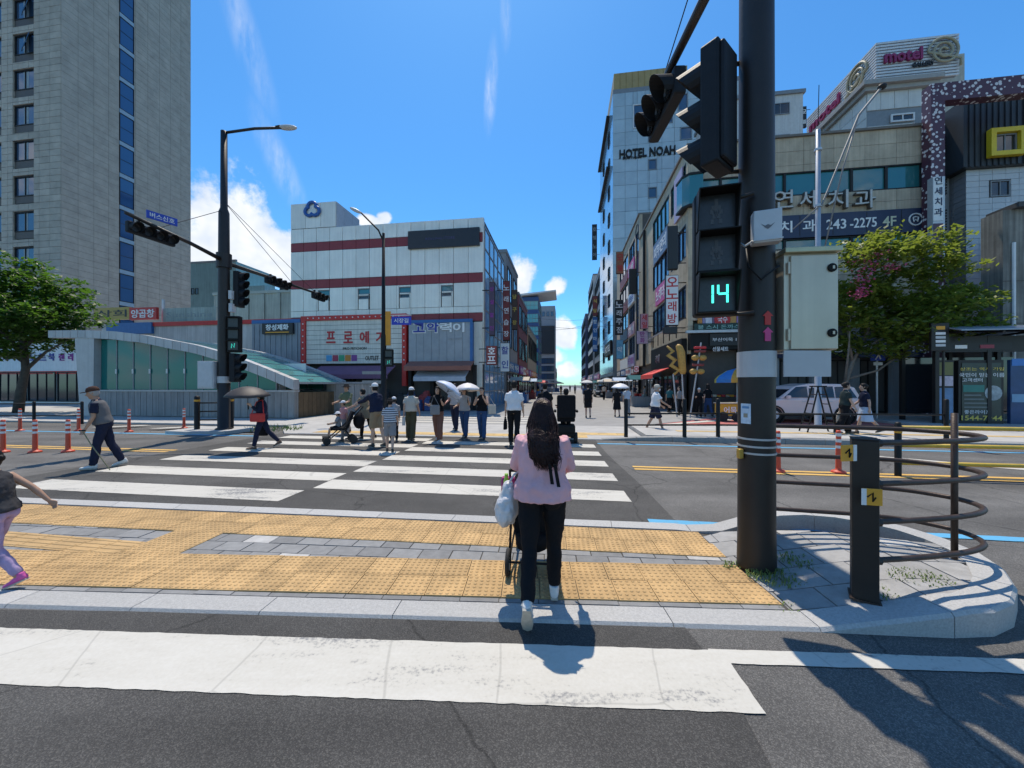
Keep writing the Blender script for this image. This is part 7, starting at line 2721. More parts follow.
    TT = [(hem, 0.160 * g + e + flare, 0.118 * g + e + flare), (0.98 if hem < 0.97 else hem + 0.02, 0.163 * g + e + flare * 0.6, 0.12 * g + e + flare * 0.6), (1.08, 0.140 * g + e, 0.106 * g + e), (1.24, 0.152 * g + e * 0.8, 0.114 * g + e * 0.8), (1.36, 0.166 + e * 0.4, 0.10 + e * 0.6), (1.415, 0.128, 0.080), (1.445, 0.070, 0.068), (1.458, 0.064, 0.064)]
    top_.rings([(up(0, 0, z), rx, ry, m3) for z, rx, ry in TT], 16)
    if sleeve != 'none':
        for sh_, eb, wr in arm:
            if sleeve == 'short':
                top_.tube([sh_ + Vector((0, 0, 0.0)), sh_.lerp(eb, 0.5), sh_.lerp(eb, 0.72)], [0.066, 0.064 + loose * 0.5, 0.066 + loose * 0.7], 10)
            elif sleeve == 'puff':
                top_.tube([sh_, sh_.lerp(eb, 0.35), sh_.lerp(eb, 0.8), eb, eb.lerp(wr, 0.4), eb.lerp(wr, 0.72)], [0.062, 0.070, 0.062, 0.058, 0.056, 0.046], 10)
            else:
                top_.tube([sh_, sh_.lerp(eb, 0.5), eb, eb.lerp(wr, 0.5), eb.lerp(wr, 0.95)], [0.066, 0.060 + loose * 0.4, 0.054 + loose * 0.4, 0.050, 0.040], 10)
    blend(top_.build('top', top, t), voxel, 4, 0.034)
    if vest is not None:
        v_ = MB()
        v_.rings([(up(0, 0, z), rx + 0.016, ry + 0.016, m3) for z, rx, ry in TT[:-2]], 16)
        blend(v_.build('vest', vest, t), voxel)
    # lower garment
    if bot in ('pants', 'shorts', 'wide', 'slim'):
        ex_ = {'pants': 0.014, 'shorts': 0.030, 'wide': 0.034, 'slim': 0.007}[bot]
        bot_.rings([(hipc + RL_ @ Vector((0, 0, z - hipz)), rx, ry) for z, rx, ry in ((0.86, 0.13 * g, 0.10 * g), (0.90, 0.160 * g + 0.016, 0.118 * g + 0.018), (0.97, 0.164 * g + 0.017, 0.122 * g + 0.019), (1.04, 0.150 * g + 0.014, 0.112 * g + 0.014), (1.07, 0.140 * g + 0.01, 0.106 * g + 0.01))], 14)
        for hp, kn, an, p in info:
            if bot == 'shorts':
                bot_.tube([hp + Vector((0, 0, 0.02)), hp.lerp(kn, 0.5), hp.lerp(kn, 0.92)], [0.088 * g + 0.012, 0.082 * g + ex_ * 0.8, 0.074 * g + ex_], 12)
            else:
                bot_.tube([hp + Vector((0, 0, 0.02)), hp.lerp(kn, 0.5), kn, kn.lerp(an, 0.4) - Vector((0, 0.01, 0)), an + Vector((0, 0, 0.0 if bot != 'slim' else 0.03))], [0.086 * g + 0.008, 0.072 * g + ex_, 0.056 + ex_, 0.055 + ex_ * 1.2, 0.044 + ex_ * 1.3], 12)
        for sx in (-1, 1):
            bot_.ell(tuple(hipc + RL_ @ Vector((sx * 0.075 * g, -0.055 * g, 0.015))), (0.085 * g, 0.085 * g, 0.10 * g), 10)
    elif bot == 'skirt':
        mid = (info[0][1] + info[1][1]) / 2
        bot_.rings([(mid + Vector((0, 0, -0.06)), 0.225, 0.215), (mid.lerp(hipc, 0.5), 0.20, 0.17), (hipc, 0.175 * g, 0.13 * g), (hipc + Vector((0, 0, 0.13)), 0.15 * g, 0.112 * g)], 18)
    if bot_.v:
        blend(bot_.build('bottoms', bottom, t), voxel, 4, 0.022)
    # shoes
    for i, (hp, kn, an, p) in enumerate(info):
        RM = Matrix.Rotation(p, 3, 'X')

        def fp(x, y, z):
            return an + RM @ Vector((x, y, z))
        m = MB()
        m.rings([(fp(0, -0.075, -0.035), 0.030, 0.032, RM @ Matrix.Rotation(R(90), 3, 'X')), (fp(0, -0.04, -0.022), 0.038, 0.048, RM @ Matrix.Rotation(R(90), 3, 'X')), (fp(0, 0.03, -0.03), 0.040, 0.042, RM @ Matrix.Rotation(R(90), 3, 'X')),
                 (fp(0, 0.10, -0.045), 0.047, 0.030, RM @ Matrix.Rotation(R(90), 3, 'X')), (fp(0, 0.155, -0.050), 0.040, 0.024, RM @ Matrix.Rotation(R(90), 3, 'X')), (fp(0, 0.18, -0.054), 0.018, 0.014, RM @ Matrix.Rotation(R(90), 3, 'X'))], 12)
        m.tube([fp(0, -0.035, 0.035), fp(0, -0.03, -0.03)], 0.040, 10)
        so = blend(m.build('shoe', shoes, t), min(voxel, 0.012), 2)
        sl = MB()
        ol = [(-0.03, -0.07), (0.03, -0.07), (0.036, 0.0), (0.047, 0.09), (0.036, 0.16), (0.0, 0.185), (-0.036, 0.16), (-0.047, 0.09), (-0.036, 0.0)]
        n_ = len(ol)
        sl.add([fp(x, y, -0.058) for x, y in ol] + [fp(x * 0.96, y, -0.077) for x, y in ol], [tuple(range(n_)), tuple(range(2 * n_ - 1, n_ - 1, -1))] + [(j, n_ + j, n_ + (j + 1) % n_, (j + 1) % n_) for j in range(n_)])
        sl.build('sole', SOLE, so)
    # hair
    hr = MB()
    if hair in ('short', 'long', 'bob', 'bun', 'pony'):
        hr.rings([(hd(0, -0.030, -0.075), 0.055, 0.050, HM), (hd(0, -0.022, -0.03), 0.076, 0.078, HM), (hd(0, -0.018, 0.02), 0.082, 0.090, HM), (hd(0, -0.010, 0.06), 0.081, 0.096, HM), (hd(0, -0.008, 0.10), 0.062, 0.078, HM), (hd(0, -0.01, 0.126), 0.022, 0.03, HM)], 14)
        if hair == 'bob':
            hr.rings([(hd(0, -0.045, -0.15), 0.085, 0.055, HM), (hd(0, -0.035, -0.06), 0.090, 0.072, HM), (hd(0, -0.02, 0.03), 0.084, 0.085, HM)], 14)
        if hair == 'long':
            hr.rings([(up(0.040, -0.165, 1.17), 0.035, 0.018, m3), (up(0.030, -0.170, 1.23), 0.055, 0.030, m3), (up(0.012, -0.160, 1.28), 0.085, 0.045, m3), (up(0, -0.120, 1.40), 0.112, 0.065, m3), (up(0, -0.065, 1.48), 0.104, 0.080, m3), (hd(0, -0.03, -0.02), 0.095, 0.092, HM), (hd(0, -0.015, 0.04), 0.090, 0.098, HM), (hd(0, -0.01, 0.10), 0.075, 0.085, HM), (hd(0, -0.01, 0.135), 0.03, 0.035, HM)], 16)
        if hair == 'bun':
            hr.ell(hd(0, -0.105, 0.03), (0.045, 0.04, 0.045), 8)
        if hair == 'pony':
            hr.tube([hd(0, -0.09, 0.05), hd(0, -0.14, 0.02), hd(0, -0.14, -0.1), hd(0, -0.12, -0.2)], [0.03, 0.036, 0.034, 0.012], 8)
    if hr.v:
        blend(hr.build('hair', hair_m, t), min(voxel, 0.013), 3)
    if hat:
        h = MB()
        if hat in ('cap', 'beanie'):
            h.rings([(hd(0, -0.01, 0.035), 0.085, 0.103, HM), (hd(0, -0.01, 0.075), 0.084, 0.101, HM), (hd(0, -0.012, 0.115), 0.066, 0.082, HM), (hd(0, -0.012, 0.140), 0.028, 0.034, HM)], 14)
            if hat == 'cap':
                h.rings([(hd(0, 0.085, 0.036), 0.070, 0.090, HM), (hd(0, 0.085, 0.050), 0.072, 0.092, HM)], 12)
        else:
            br = 0.155 if hat == 'bucket' else 0.19
            h.rings([(hd(0, -0.005, 0.025), br, br * 1.08, HM), (hd(0, -0.005, 0.037), br, br * 1.08, HM), (hd(0, -0.008, 0.05), 0.095, 0.112, HM), (hd(0, -0.01, 0.10), 0.080, 0.098, HM), (hd(0, -0.01, 0.138), 0.050, 0.062, HM), (hd(0, -0.01, 0.145), 0.01, 0.01, HM)], 16)
        h.build('hat', hat_m or C_BLACK, t, smooth=True)
    if face:
        for sx in (-1, 1):
            MB().ell(tuple(hd(sx * 0.028, 0.086, 0.012)), (0.011, 0.006, 0.006), 8).build('eye', HAIR_K, t, smooth=True)
            MB().tube([hd(sx * 0.014, 0.091, 0.032), hd(sx * 0.044, 0.080, 0.032)], 0.004, 5).build('eyebrow', HAIR_K, t)
        MB().tube([hd(-0.022, 0.080, -0.062), hd(0, 0.086, -0.064), hd(0.022, 0.080, -0.062)], 0.005, 5).build('mouth', M('lip', (0.36, 0.12, 0.11), 0.5), t)
    if mask:
        MB().ell(tuple(hd(0, 0.06, -0.055)), (0.055, 0.05, 0.042), 10).build('face_mask', C_WHITE, t, smooth=True)
    bpy.context.view_layer.update() if False else None
    M_ = Matrix.Translation(loc) @ Matrix.Rotation(rz, 4, 'Z') @ Matrix.Scale(s, 4)
    return t, [M_ @ h_ for h_ in hands], M_ @ hc, (lambda x, y, z: M_ @ up(x, y, z))


def umbrella(label, grip, tilt, rz, mat, r=0.48, L_=0.62, rib_m=BLACKM, under=None):
    """grip: world point of the hand; tilt leans the shaft"""
    t = thing('umbrella', label, 'umbrella', grip, rz)
    t.rotation_euler = (tilt, 0, rz)
    MB().tube([(0, 0, -0.10), (0, 0, L_ + 0.05)], 0.006, 6).build('shaft', BLACKM, t)
    MB().tube([(0, 0, -0.14), (0, 0, -0.02)], 0.014, 8).build('handle', BLACK, t)
    n = 8
    prof = [(0.0, L_ + 0.02), (r * 0.3, L_ - 0.005), (r * 0.6, L_ - 0.06), (r * 0.85, L_ - 0.14), (r, L_ - 0.21)]
    vs, fs = [], []
    for (q, z) in prof:
        for k in range(n * 2):
            a = PI * k / n
            kk_ = 1.0 if k % 2 == 0 else 0.965
            vs.append((q * math.cos(a) * kk_, q * math.sin(a) * kk_, z + (0.0 if k % 2 == 0 else -0.012 * q / r)))
    for i in range(len(prof) - 1):
        for k in range(2 * n):
            fs.append((i * 2 * n + k, i * 2 * n + (k + 1) % (2 * n), (i + 1) * 2 * n + (k + 1) % (2 * n), (i + 1) * 2 * n + k))
    o = MB().add(vs, fs).build('canopy', mat, t, smooth=True)
    sd_ = o.modifiers.new('solid', 'SOLIDIFY')
    sd_.thickness = 0.004
    for k in range(n):
        a = 2 * PI * k / n
        MB().tube([(0, 0, L_ - 0.25), (r * 0.5 * math.cos(a), r * 0.5 * math.sin(a), L_ - 0.05)], 0.003, 4).build('rib', rib_m, t)
    return t


def handbag(label, p, size, mat, rz=0.0, drop=0.22, cat='bag', squash=0.85):
    t = thing('bag', label, cat, (p.x, p.y, p.z - drop - size[2]), rz)
    w, d, h = size
    MB().rings([((0, 0, 0), w * 0.46, d * 0.46), ((0, 0, h * 0.12), w * 0.5, d * 0.5), ((0, 0, h * 0.7), w * 0.48, d * 0.42), ((0, 0, h), w * 0.42, d * 0.2)], 12).build('body', mat, t, smooth=True)
    for s_ in (-1, 1):
        MB().tube([(-w * 0.25, s_ * d * 0.15, h * 0.97), (-w * 0.15, 0, h + drop * 0.8), (0, 0, h + drop), (w * 0.15, 0, h + drop * 0.8), (w * 0.25, s_ * d * 0.15, h * 0.97)], 0.008, 6).build('handle', mat, t, smooth=True)
    return t


AWAY, TOWARD, LEFT, RIGHT = -TH, PI - TH, PI / 2, -PI / 2
ZF = GZ

# --- woman in pink pushing a pushchair off the island
wp = Vector((0.225, 2.76, GZ))
W, wh, whd, wup = person('woman with long dark hair, pink blouse and black trousers pushing a pushchair', wp, R(-6), 1.51, C_PINK, C_BLACK, sleeve='long', bot='slim', shoes=SHOE_W,
                         legs=((-15, 22), (9, 4)), toe=(-62, 0), arms=((22, 15, 52, 12), (22, 15, 52, 12)), hair='long', hair_m=HAIR_B, voxel=0.011, loose=0.012, flare=0.024, girth=1.16, lean=4, top_len=0.06)
rb_ = MB()
for x0, x1, z1 in ((0.05, 0.07, 1.06), (0.09, 0.12, 1.04)):
    rb_.add([(x0, -0.225, 1.22), (x0 + 0.025, -0.225, 1.22), (x1 + 0.028, -0.205, z1), (x1, -0.205, z1), (x0, -0.220, 1.22), (x0 + 0.025, -0.220, 1.22), (x1 + 0.028, -0.200, z1), (x1, -0.200, z1)],
            [(0, 1, 2, 3), (7, 6, 5, 4), (0, 4, 5, 1), (2, 6, 7, 3), (0, 3, 7, 4), (1, 5, 6, 2)])
tag(rb_.build('ribbon', C_BLACK, W), 'black ribbon hanging at the back of the blouse', kind='stuff')

# loose wavy strands over the back
Wi = (Matrix.Translation(wp) @ Matrix.Rotation(R(-6), 4, 'Z') @ Matrix.Scale(1.51 / 1.70, 4)).inverted()
hs_ = MB()
rn = random.Random(4)
for i in range(380):
    a = rn.uniform(-1, 1)
    b_ = 1 - a * a
    w1, w2, w3 = (rn.gauss(0, 0.010) for _ in range(3))
    e_ = rn.uniform(1.13, 1.27)
    pts = [(a * 0.07, -0.02 - 0.06 * b_, 1.70 - 0.03 * (1 - b_)), (a * 0.095, -0.035 - 0.075 * b_, 1.60), (a * 0.110 + w1, -0.07 - 0.075 * b_, 1.48), (a * 0.118 + 0.006 + w2, -0.11 - 0.085 * b_, 1.38),
           (a * 0.110 + 0.015 + w3, -0.14 - 0.075 * b_, 1.28), (a * 0.10 + 0.03 + w1 * 1.5, -0.165 - 0.05 * b_, 0.5 * (1.28 + e_)), (a * 0.075 + 0.045 + w2 * 2, -0.17 - 0.04 * b_, e_)]
    hs_.tube([Wi @ wup(*p) for p in smooth_path([Vector(p) for p in pts], 2)], [0.0045] * 8 + [0.004, 0.0035, 0.003, 0.002, 0.0012], 3)
tag(hs_.build('hair_strands', HAIR_B, W, smooth=True), kind='stuff')

# pushchair
pc = thing('pushchair', 'black pushchair in front of the woman in pink', 'pushchair', (wp.x - 0.05, wp.y + 0.52, GZ), R(-6))
pc.scale = (0.82, 1, 1)
TYRE = M('tyre', (0.018, 0.018, 0.018), 0.8)
for (x, y, r_) in ((-0.24, -0.12, 0.11), (0.24, -0.12, 0.11), (-0.2, 0.48, 0.085), (0.2, 0.48, 0.085)):
    wl_ = MB().lathe([(r_ * 0.72, -0.02), (r_, -0.02), (r_ * 1.02, 0), (r_, 0.02), (r_ * 0.72, 0.02)], 18, Matrix.Rotation(PI / 2, 4, 'Y')).build('wheel', TYRE, pc, loc=(x, y, r_), smooth=True)
    MB().lathe([(0, -0.012), (r_ * 0.72, -0.012), (r_ * 0.72, 0.012), (0, 0.012)], 12, Matrix.Rotation(PI / 2, 4, 'Y')).build('hub', GREYBOX, wl_)
for s_ in (-1, 1):
    MB().tube([(s_ * 0.23, -0.10, 0.12), (s_ * 0.225, 0.02, 0.45), (s_ * 0.22, -0.12, 0.80), (s_ * 0.21, -0.20, 0.92)], 0.013, 8).build('frame_tube', BLACKM, pc, smooth=True)
    MB().tube([(s_ * 0.225, 0.02, 0.45), (s_ * 0.2, 0.46, 0.09)], 0.013, 8).build('frame_tube', BLACKM, pc)
    MB().tube([(s_ * 0.23, -0.10, 0.12), (s_ * 0.215, 0.25, 0.24)], 0.011, 8).build('frame_tube', BLACKM, pc)
MB().tube([(-0.21, -0.20, 0.92), (0.21, -0.20, 0.92)], 0.016, 8).build('handle_bar', BLACK, pc)
MB().tube([(-0.23, -0.12, 0.11), (0.23, -0.12, 0.11)], 0.01, 6).build('axle', BLACKM, pc)
MB().add([(-0.19, 0.02, 0.36), (0.19, 0.02, 0.36), (0.19, 0.36, 0.40), (-0.19, 0.36, 0.40), (-0.19, -0.04, 0.78), (0.19, -0.04, 0.78), (0.19, 0.05, 0.40), (-0.19, 0.05, 0.40), (-0.19, -0.01, 0.80), (0.19, -0.01, 0.80),
          (-0.19, 0.02, 0.32), (0.19, 0.02, 0.32), (0.19, 0.36, 0.36), (-0.19, 0.36, 0.36)],
         [(7, 6, 2, 3), (10, 13, 12, 11), (0, 10, 11, 1), (3, 2, 12, 13), (0, 1, 5, 4), (7, 8, 9, 6), (4, 5, 9, 8), (0, 4, 8, 7), (1, 6, 9, 5), (0, 7, 3, 13, 10), (1, 11, 12, 2, 6)]).build('seat', C_BLACK, pc)
cn = []
for i in range(7):
    a = PI * 0.08 + PI * 0.62 * i / 6
    for j in range(9):
        b = PI * j / 8
        cn.append((0.215 * math.cos(b) * -1, -0.03 + 0.30 * math.cos(a) * (0.5 + 0.5 * math.sin(b)), 0.62 + 0.28 * math.sin(a) * (0.35 + 0.65 * math.sin(b))))
fs = [(i * 9 + j, i * 9 + j + 1, (i + 1) * 9 + j + 1, (i + 1) * 9 + j) for i in range(6) for j in range(8)]
o = MB().add(cn, fs).build('hood', C_BLACK, pc, smooth=True)
o.modifiers.new('solid', 'SOLIDIFY').thickness = 0.01
MB().rings([((0, 0.02, 0.20), 0.17, 0.15), ((0, 0.02, 0.32), 0.19, 0.17)], 12).build('basket', C_BLACK, pc, smooth=True)
MB().b2((-0.3, -0.22, 0.66), (-0.16, -0.14, 0.86)).build('caddy', M('magenta_cloth', (0.30, 0.03, 0.16), 0.8), pc, bevel=0.02)
MB().lathe([(0, 0.66), (0.03, 0.66), (0.03, 0.84), (0.018, 0.87), (0.018, 0.9), (0, 0.9)], 12, Matrix.Translation((-0.24, -0.25, 0))).build('bottle', M('lime_bottle', (0.28, 0.52, 0.05), 0.4), pc, smooth=True)
# white carrier bag hanging from the handle
bagm = M('white_plastic', (0.62, 0.60, 0.60), 0.35, var=0.1, scale=14, bump=0.9, bscale=16)
pb = thing('carrier_bag', 'white plastic carrier bag hanging left of the woman in pink', 'bag', (wp.x - 0.27, wp.y + 0.13, 0.56), R(-6))
o = MB().rings([((0, 0, 0), 0.04, 0.05), ((0, 0, 0.03), 0.085, 0.10), ((0.005, 0, 0.12), 0.095, 0.115), ((0.01, 0, 0.22), 0.075, 0.09), ((0.02, 0, 0.29), 0.045, 0.05), ((0.03, 0, 0.36), 0.02, 0.025)], 20).build('bag_body', bagm, pb, smooth=True)
md = o.modifiers.new('sub', 'SUBSURF')
md.levels = md.render_levels = 2
tx_ = bpy.data.textures.new('crumple', 'CLOUDS')
tx_.noise_scale = 0.06
md = o.modifiers.new('crumple', 'DISPLACE')
md.texture = tx_
md.strength = 0.05
for s_ in (-1, 1):
    MB().tube([(0.03, s_ * 0.02, 0.34), (0.06, s_ * 0.015, 0.39), (0.10, 0, 0.42)], 0.008, 6).build('bag_handle', bagm, pb)

# --- child at the left edge
cp = Vector(((-1 - 512) / FPX * 3.0, 3.0, GZ))
person('small child in dark top, lilac leggings and pink clogs at the left edge', cp, R(104), 1.1, cloth('cloth_charcoal', (0.05, 0.05, 0.055)), C_LILAC, sleeve='none', bot='slim', shoes=SHOE_P, skin=SKIN_T,
       legs=((-6, 26), (20, 8)), toe=(-24, 8), arms=((24, 10, 20), (-46, 12, 8)), hair='bun', hat='cap', hat_m=C_BLACK, voxel=0.012, flare=0.03, lean=6)
# --- old man with cap and stick
mp2 = G(104, 468)
om, oh, ohd, oup = person('stooped old man in brown cap, grey vest and navy shirt, walking left', mp2, R(128), 1.62, C_NAVY, C_NAVY, vest=cloth('cloth_mid_grey', (0.13, 0.13, 0.135)), bot='pants', shoes=SHOE_W, skin=SKIN_T, legs=((12, 4), (-12, 12)), toe=(4, -16),
                          arms=((4, 6, 20), (-12, 8, 16)), lean=12, hair='short', hair_m=HAIR_W, hat='cap', hat_m=cloth('cloth_cap_brown', (0.075, 0.04, 0.03)), voxel=0.014, head=(0, 14))
st_ = thing('walking_stick', 'thin walking stick held behind by the old man', 'stick', oh[0], 0)
MB().tube([(0, 0, 0.05), (0.13, 0.02, -0.2), (0.46, 0.06, -oh[0].z + 0.02)], 0.009, 6).build('shaft', M('stick_metal', (0.25, 0.22, 0.12), 0.4, 0.4), st_)
MB().tube([(-0.06, 0, 0.06), (0.05, 0, 0.05)], 0.013, 6).build('handle', BLACK, st_)
# --- woman with parasol walking left
up_ = G(262, 449)
uw, uh, uhd, uup = person('woman in navy under a dark umbrella walking left over the zebra', up_, R(116), 1.52, C_NAVY, C_NAVY, sleeve='long', bot='slim', shoes=SHOE_B, legs=((16, 6), (-20, 18)), toe=(6, -26),
                          arms=((6, 8, 128), (-6, 10, 10)), hair='bob', voxel=0.015, loose=0.012, top_len=0.06)
umbrella('dark open umbrella over the woman in navy', uh[0], R(6), 0.3, M('umbrella_brown_black', (0.035, 0.028, 0.026), 0.6, var=0.3, scale=4), 0.50, 0.42)
handbag('black handbag in the hand of the woman in navy', uh[1], (0.26, 0.12, 0.26), C_BLACK, 0.1, 0.08)
rbag = thing('bag', 'bright red shoulder bag at the hip of the woman in navy', 'bag', (up_.x + 0.02, up_.y - 0.20, 0.72), 0.0)
MB().box((0, 0, 0.11), (0.34, 0.11, 0.22)).build('body', RED, rbag, bevel=0.03)
MB().tube([(-0.15, 0, 0.2), (-0.06, 0.05, 0.5), (0.06, 0.1, 0.55), (0.16, 0, 0.2)], 0.012, 6).build('strap', RED, rbag)

# --- family with pushchair on the left half of the zebra
g1 = G(347, 434)
person('man in green shirt and dark sun hat behind the family pushchair', g1, R(170), 1.68, cloth('cloth_sage', (0.13, 0.15, 0.09)), C_GREY, hair='short', hat='bucket', hat_m=C_BLACK, arms=((35, 6, 40), (30, 6, 50)), voxel=0.018, face=True, skin=SKIN_T)
spc = G(343, 443.5)
fc = thing('pushchair', 'black pushchair carrying two children in white hats', 'pushchair', (spc.x, spc.y, 0.01), R(120))
for (x, y, r_) in ((-0.24, -0.25, 0.11), (0.24, -0.25, 0.11), (-0.22, 0.42, 0.10), (0.22, 0.42, 0.10)):
    MB().lathe([(0, -0.02), (r_, -0.02), (r_, 0.02), (0, 0.02)], 16, Matrix.Rotation(PI / 2, 4, 'Y')).build('wheel', TYRE, fc, loc=(x, y, r_))
for s_ in (-1, 1):
    MB().tube([(s_ * 0.23, 0.42, 0.1), (s_ * 0.23, -0.05, 0.5), (s_ * 0.22, -0.5, 1.02)], 0.015, 8).build('frame_tube', BLACKM, fc)
    MB().tube([(s_ * 0.23, -0.25, 0.1), (s_ * 0.23, 0.0, 0.45)], 0.015, 8).build('frame_tube', BLACKM, fc)
MB().tube([(-0.22, -0.5, 1.02), (0.22, -0.5, 1.02)], 0.016, 8).build('handle_bar', BLACK, fc)
MB().box((0, 0.08, 0.42), (0.40, 0.36, 0.07)).build('seat', C_BLACK, fc, bevel=0.02)
o = MB().box((0, 0, 0), (0.40, 0.08, 0.5)).build('backrest', C_BLACK, fc, loc=(0, -0.17, 0.66), bevel=0.03)
o.rotation_euler = (R(20), 0, 0)
MB().ell((0, -0.42, 0.62), (0.2, 0.16, 0.24), 12).build('rucksack', C_BLACK, fc, smooth=True)
MB().box((0, 0.42, 0.2), (0.34, 0.2, 0.03)).build('footrest', BLACK, fc)
sc_ = Vector((spc.x, spc.y, 0.0))
person('toddler in white hat seated in the family pushchair', sc_ + Vector((-0.12, -0.02, 0.0)), R(120), 0.92, C_GREY, C_BLACK, skin=SKIN_T, hair='short', hat='bucket', hat_m=C_WHITE, seat=0.86, legs=((80, 70), (80, 70)), arms=((30, 6, 50), (30, 6, 50)), voxel=0.02, bot='shorts')
person('child in white cap standing behind the toddler in the pushchair', sc_ + Vector((-0.18, 0.45, 0.01)), R(140), 1.18, cloth('cloth_rose', (0.45, 0.22, 0.22)), C_GREY, skin=SKIN_T, hair='short', hat='cap', hat_m=C_WHITE, voxel=0.02)
person('woman in beige dress leaning over the family pushchair', G(366, 439), R(75), 1.55, C_KHAKI, C_BLACK, bot='slim', top_len=0.25, flare=0.05, lean=10, arms=((40, 6, 30), (35, 6, 30)), hair='short', voxel=0.018)
person('man in navy top, white cap and khaki shorts bending to the pushchair', G(377, 447), R(55), 1.70, C_NAVY, C_KHAKI, sleeve='long', bot='shorts', hat='cap', hat_m=C_WHITE, arms=((62, 4, 12), (50, 6, 30)), lean=8, voxel=0.017, loose=0.015, legs=((8, 6), (-10, 10)))
person('child in striped T-shirt, grey shorts and dark bucket hat on the zebra', G(390, 452), R(15), 1.32, stripes('striped_shirt', (0.50, 0.52, 0.55), (0.05, 0.06, 0.09), 4.5), C_GREY, bot='shorts', shoes=SHOE_K, hat='bucket', hat_m=C_BLACK, voxel=0.017, loose=0.02, arms=((8, 10, 10), (12, 8, 30)))
person('child in white cap half hidden behind the striped child', G(394, 441), R(20), 1.30, C_LGREY, C_BLACK, hat='cap', hat_m=C_WHITE, voxel=0.02)
# --- waiting and crossing people
_, hA, _, _ = person('woman seen from behind in cream shirt, white cap and olive trousers', G(411, 440.5), R(-5), 1.58, C_CREAM, C_OLIVE, bot='wide', hat='cap', hat_m=C_WHITE, hair='bob', voxel=0.017, loose=0.02, legs=((6, 4), (-6, 8)))
fan = thing('hand_fan', 'grey folded fan in the left hand of the cream-shirted woman', 'fan', hA[0], 0)
MB().box((0, 0, -0.12), (0.09, 0.02, 0.26)).build('blade', GREYBOX, fan)
MB().tube([(0, 0, 0.05), (0, 0, 0.0)], 0.012, 6).build('handle', BLACK, fan)
_, hB, _, _ = person('woman in black top and wide brown trousers with a tilted umbrella', G(438, 441.5), R(172), 1.62, C_BLACK, C_BROWN, bot='wide', shoes=SHOE_W, hair='bob', arms=((28, 10, 95), (22, 10, 80)), voxel=0.017, face=True)
umbrella('white and blue umbrella tilted over the shoulder of the woman in black', hB[0] + Vector((0.05, 0.05, 0.05)), R(-38), R(-62), M('umbrella_white_blue', (0.55, 0.60, 0.72), 0.5, var=0.12), 0.43, 0.46)
ap = thing('bag', 'dark grey bag hanging before the woman in brown trousers', 'bag', (G(438, 441.5).x - 0.04, G(438, 441.5).y - 0.24, 0.80), 0)
MB().box((0, 0, 0.14), (0.28, 0.09, 0.28)).build('body', C_GREY, ap, bevel=0.03)
MB().tube([(-0.12, 0, 0.26), (-0.05, 0.08, 0.55), (0.12, 0, 0.26)], 0.01, 6).build('strap', C_GREY, ap)
_, hC, _, _ = person('man in grey polo shirt and navy trousers waiting behind the women', G(455, 431), R(170), 1.72, C_LGREY, C_NAVY, hair='short', voxel=0.019, skin=M('skin_flushed', (0.52, 0.24, 0.18), 0.55), face=True, arms=((5, 8, 20), (20, 8, 50)))
_, hD, _, _ = person('woman in grey top and jeans waiting under a white umbrella', G(464.5, 438), R(168), 1.58, C_LGREY, C_DENIM, hair='bob', arms=((28, 12, 100), (20, 8, 60)), voxel=0.018, face=True, bot='pants', loose=0.01)
umbrella('white flat umbrella over the woman in grey top and jeans', hD[0] + Vector((0, 0, 0.02)), R(-5), 0.2, M('umbrella_cream', (0.66, 0.62, 0.60), 0.5, var=0.1), 0.41, 0.44)
_, hE, _, _ = person('woman in sleeveless black top and jeans with arms folded up', G(482, 440), R(172), 1.60, C_BLACK, C_DENIM, sleeve='none', hair='short', arms=((35, 12, 110, 30), (30, 12, 95, 40)), voxel=0.018, face=True)
wb = thing('bag', 'white tote bag beside the woman in sleeveless black top', 'bag', (G(482, 440).x + 0.30, G(482, 440).y - 0.02, 0.78), 0.3)
MB().box((0, 0, 0.14), (0.24, 0.08, 0.28)).build('body', C_CREAM, wb, bevel=0.02)
MB().tube([(-0.08, 0, 0.27), (-0.1, 0, 0.55), (0.08, 0, 0.27)], 0.008, 6).build('strap', C_CREAM, wb)
_, hF, _, _ = person('man seen from behind in white shirt and black trousers', G(514, 446), R(-8), 1.77, C_WHITE, C_BLACK, hair='short', voxel=0.016, loose=0.015, legs=((10, 8), (-12, 10)), arms=((0, 10, 10), (6, 10, 14)), girth=1.05)
handbag('black briefcase in the left hand of the man in white shirt', hF[0], (0.30, 0.10, 0.28), C_BLACK, R(80), 0.06)
person('man in black T-shirt half hidden behind the woman in pink', G(545, 437), R(-5), 1.72, C_BLACK, C_NAVY, hair='short', voxel=0.018, loose=0.02, girth=1.15)
# mobility scooter with rider
ms_ = G(566, 443)
sco = thing('mobility_scooter', 'black mobility scooter with tall backrest heading up the street', 'scooter', (ms_.x, ms_.y, 0.012), R(-6))
for (x, y, r_) in ((-0.27, 0.0, 0.15), (0.27, 0.0, 0.15), (-0.22, 0.85, 0.14), (0.22, 0.85, 0.14)):
    MB().lathe([(0, -0.05), (r_ * 0.9, -0.05), (r_, -0.03), (r_, 0.03), (r_ * 0.9, 0.05), (0, 0.05)], 16, Matrix.Rotation(PI / 2, 4, 'Y')).build('wheel', TYRE, sco, loc=(x, y, r_))
MB().box((0, 0.35, 0.24), (0.46, 1.1, 0.12)).build('chassis', BLACK, sco, bevel=0.03)
MB().box((0, -0.02, 0.40), (0.5, 0.42, 0.26)).build('rear_cover', BLACK, sco, bevel=0.05)
MB().box((0, 0.08, 0.66), (0.5, 0.46, 0.12)).build('seat', C_BLACK, sco, bevel=0.04)
o = MB().box((0, 0, 0), (0.52, 0.12, 0.66)).build('backrest', C_BLACK, sco, loc=(0, -0.18, 1.03), bevel=0.05)
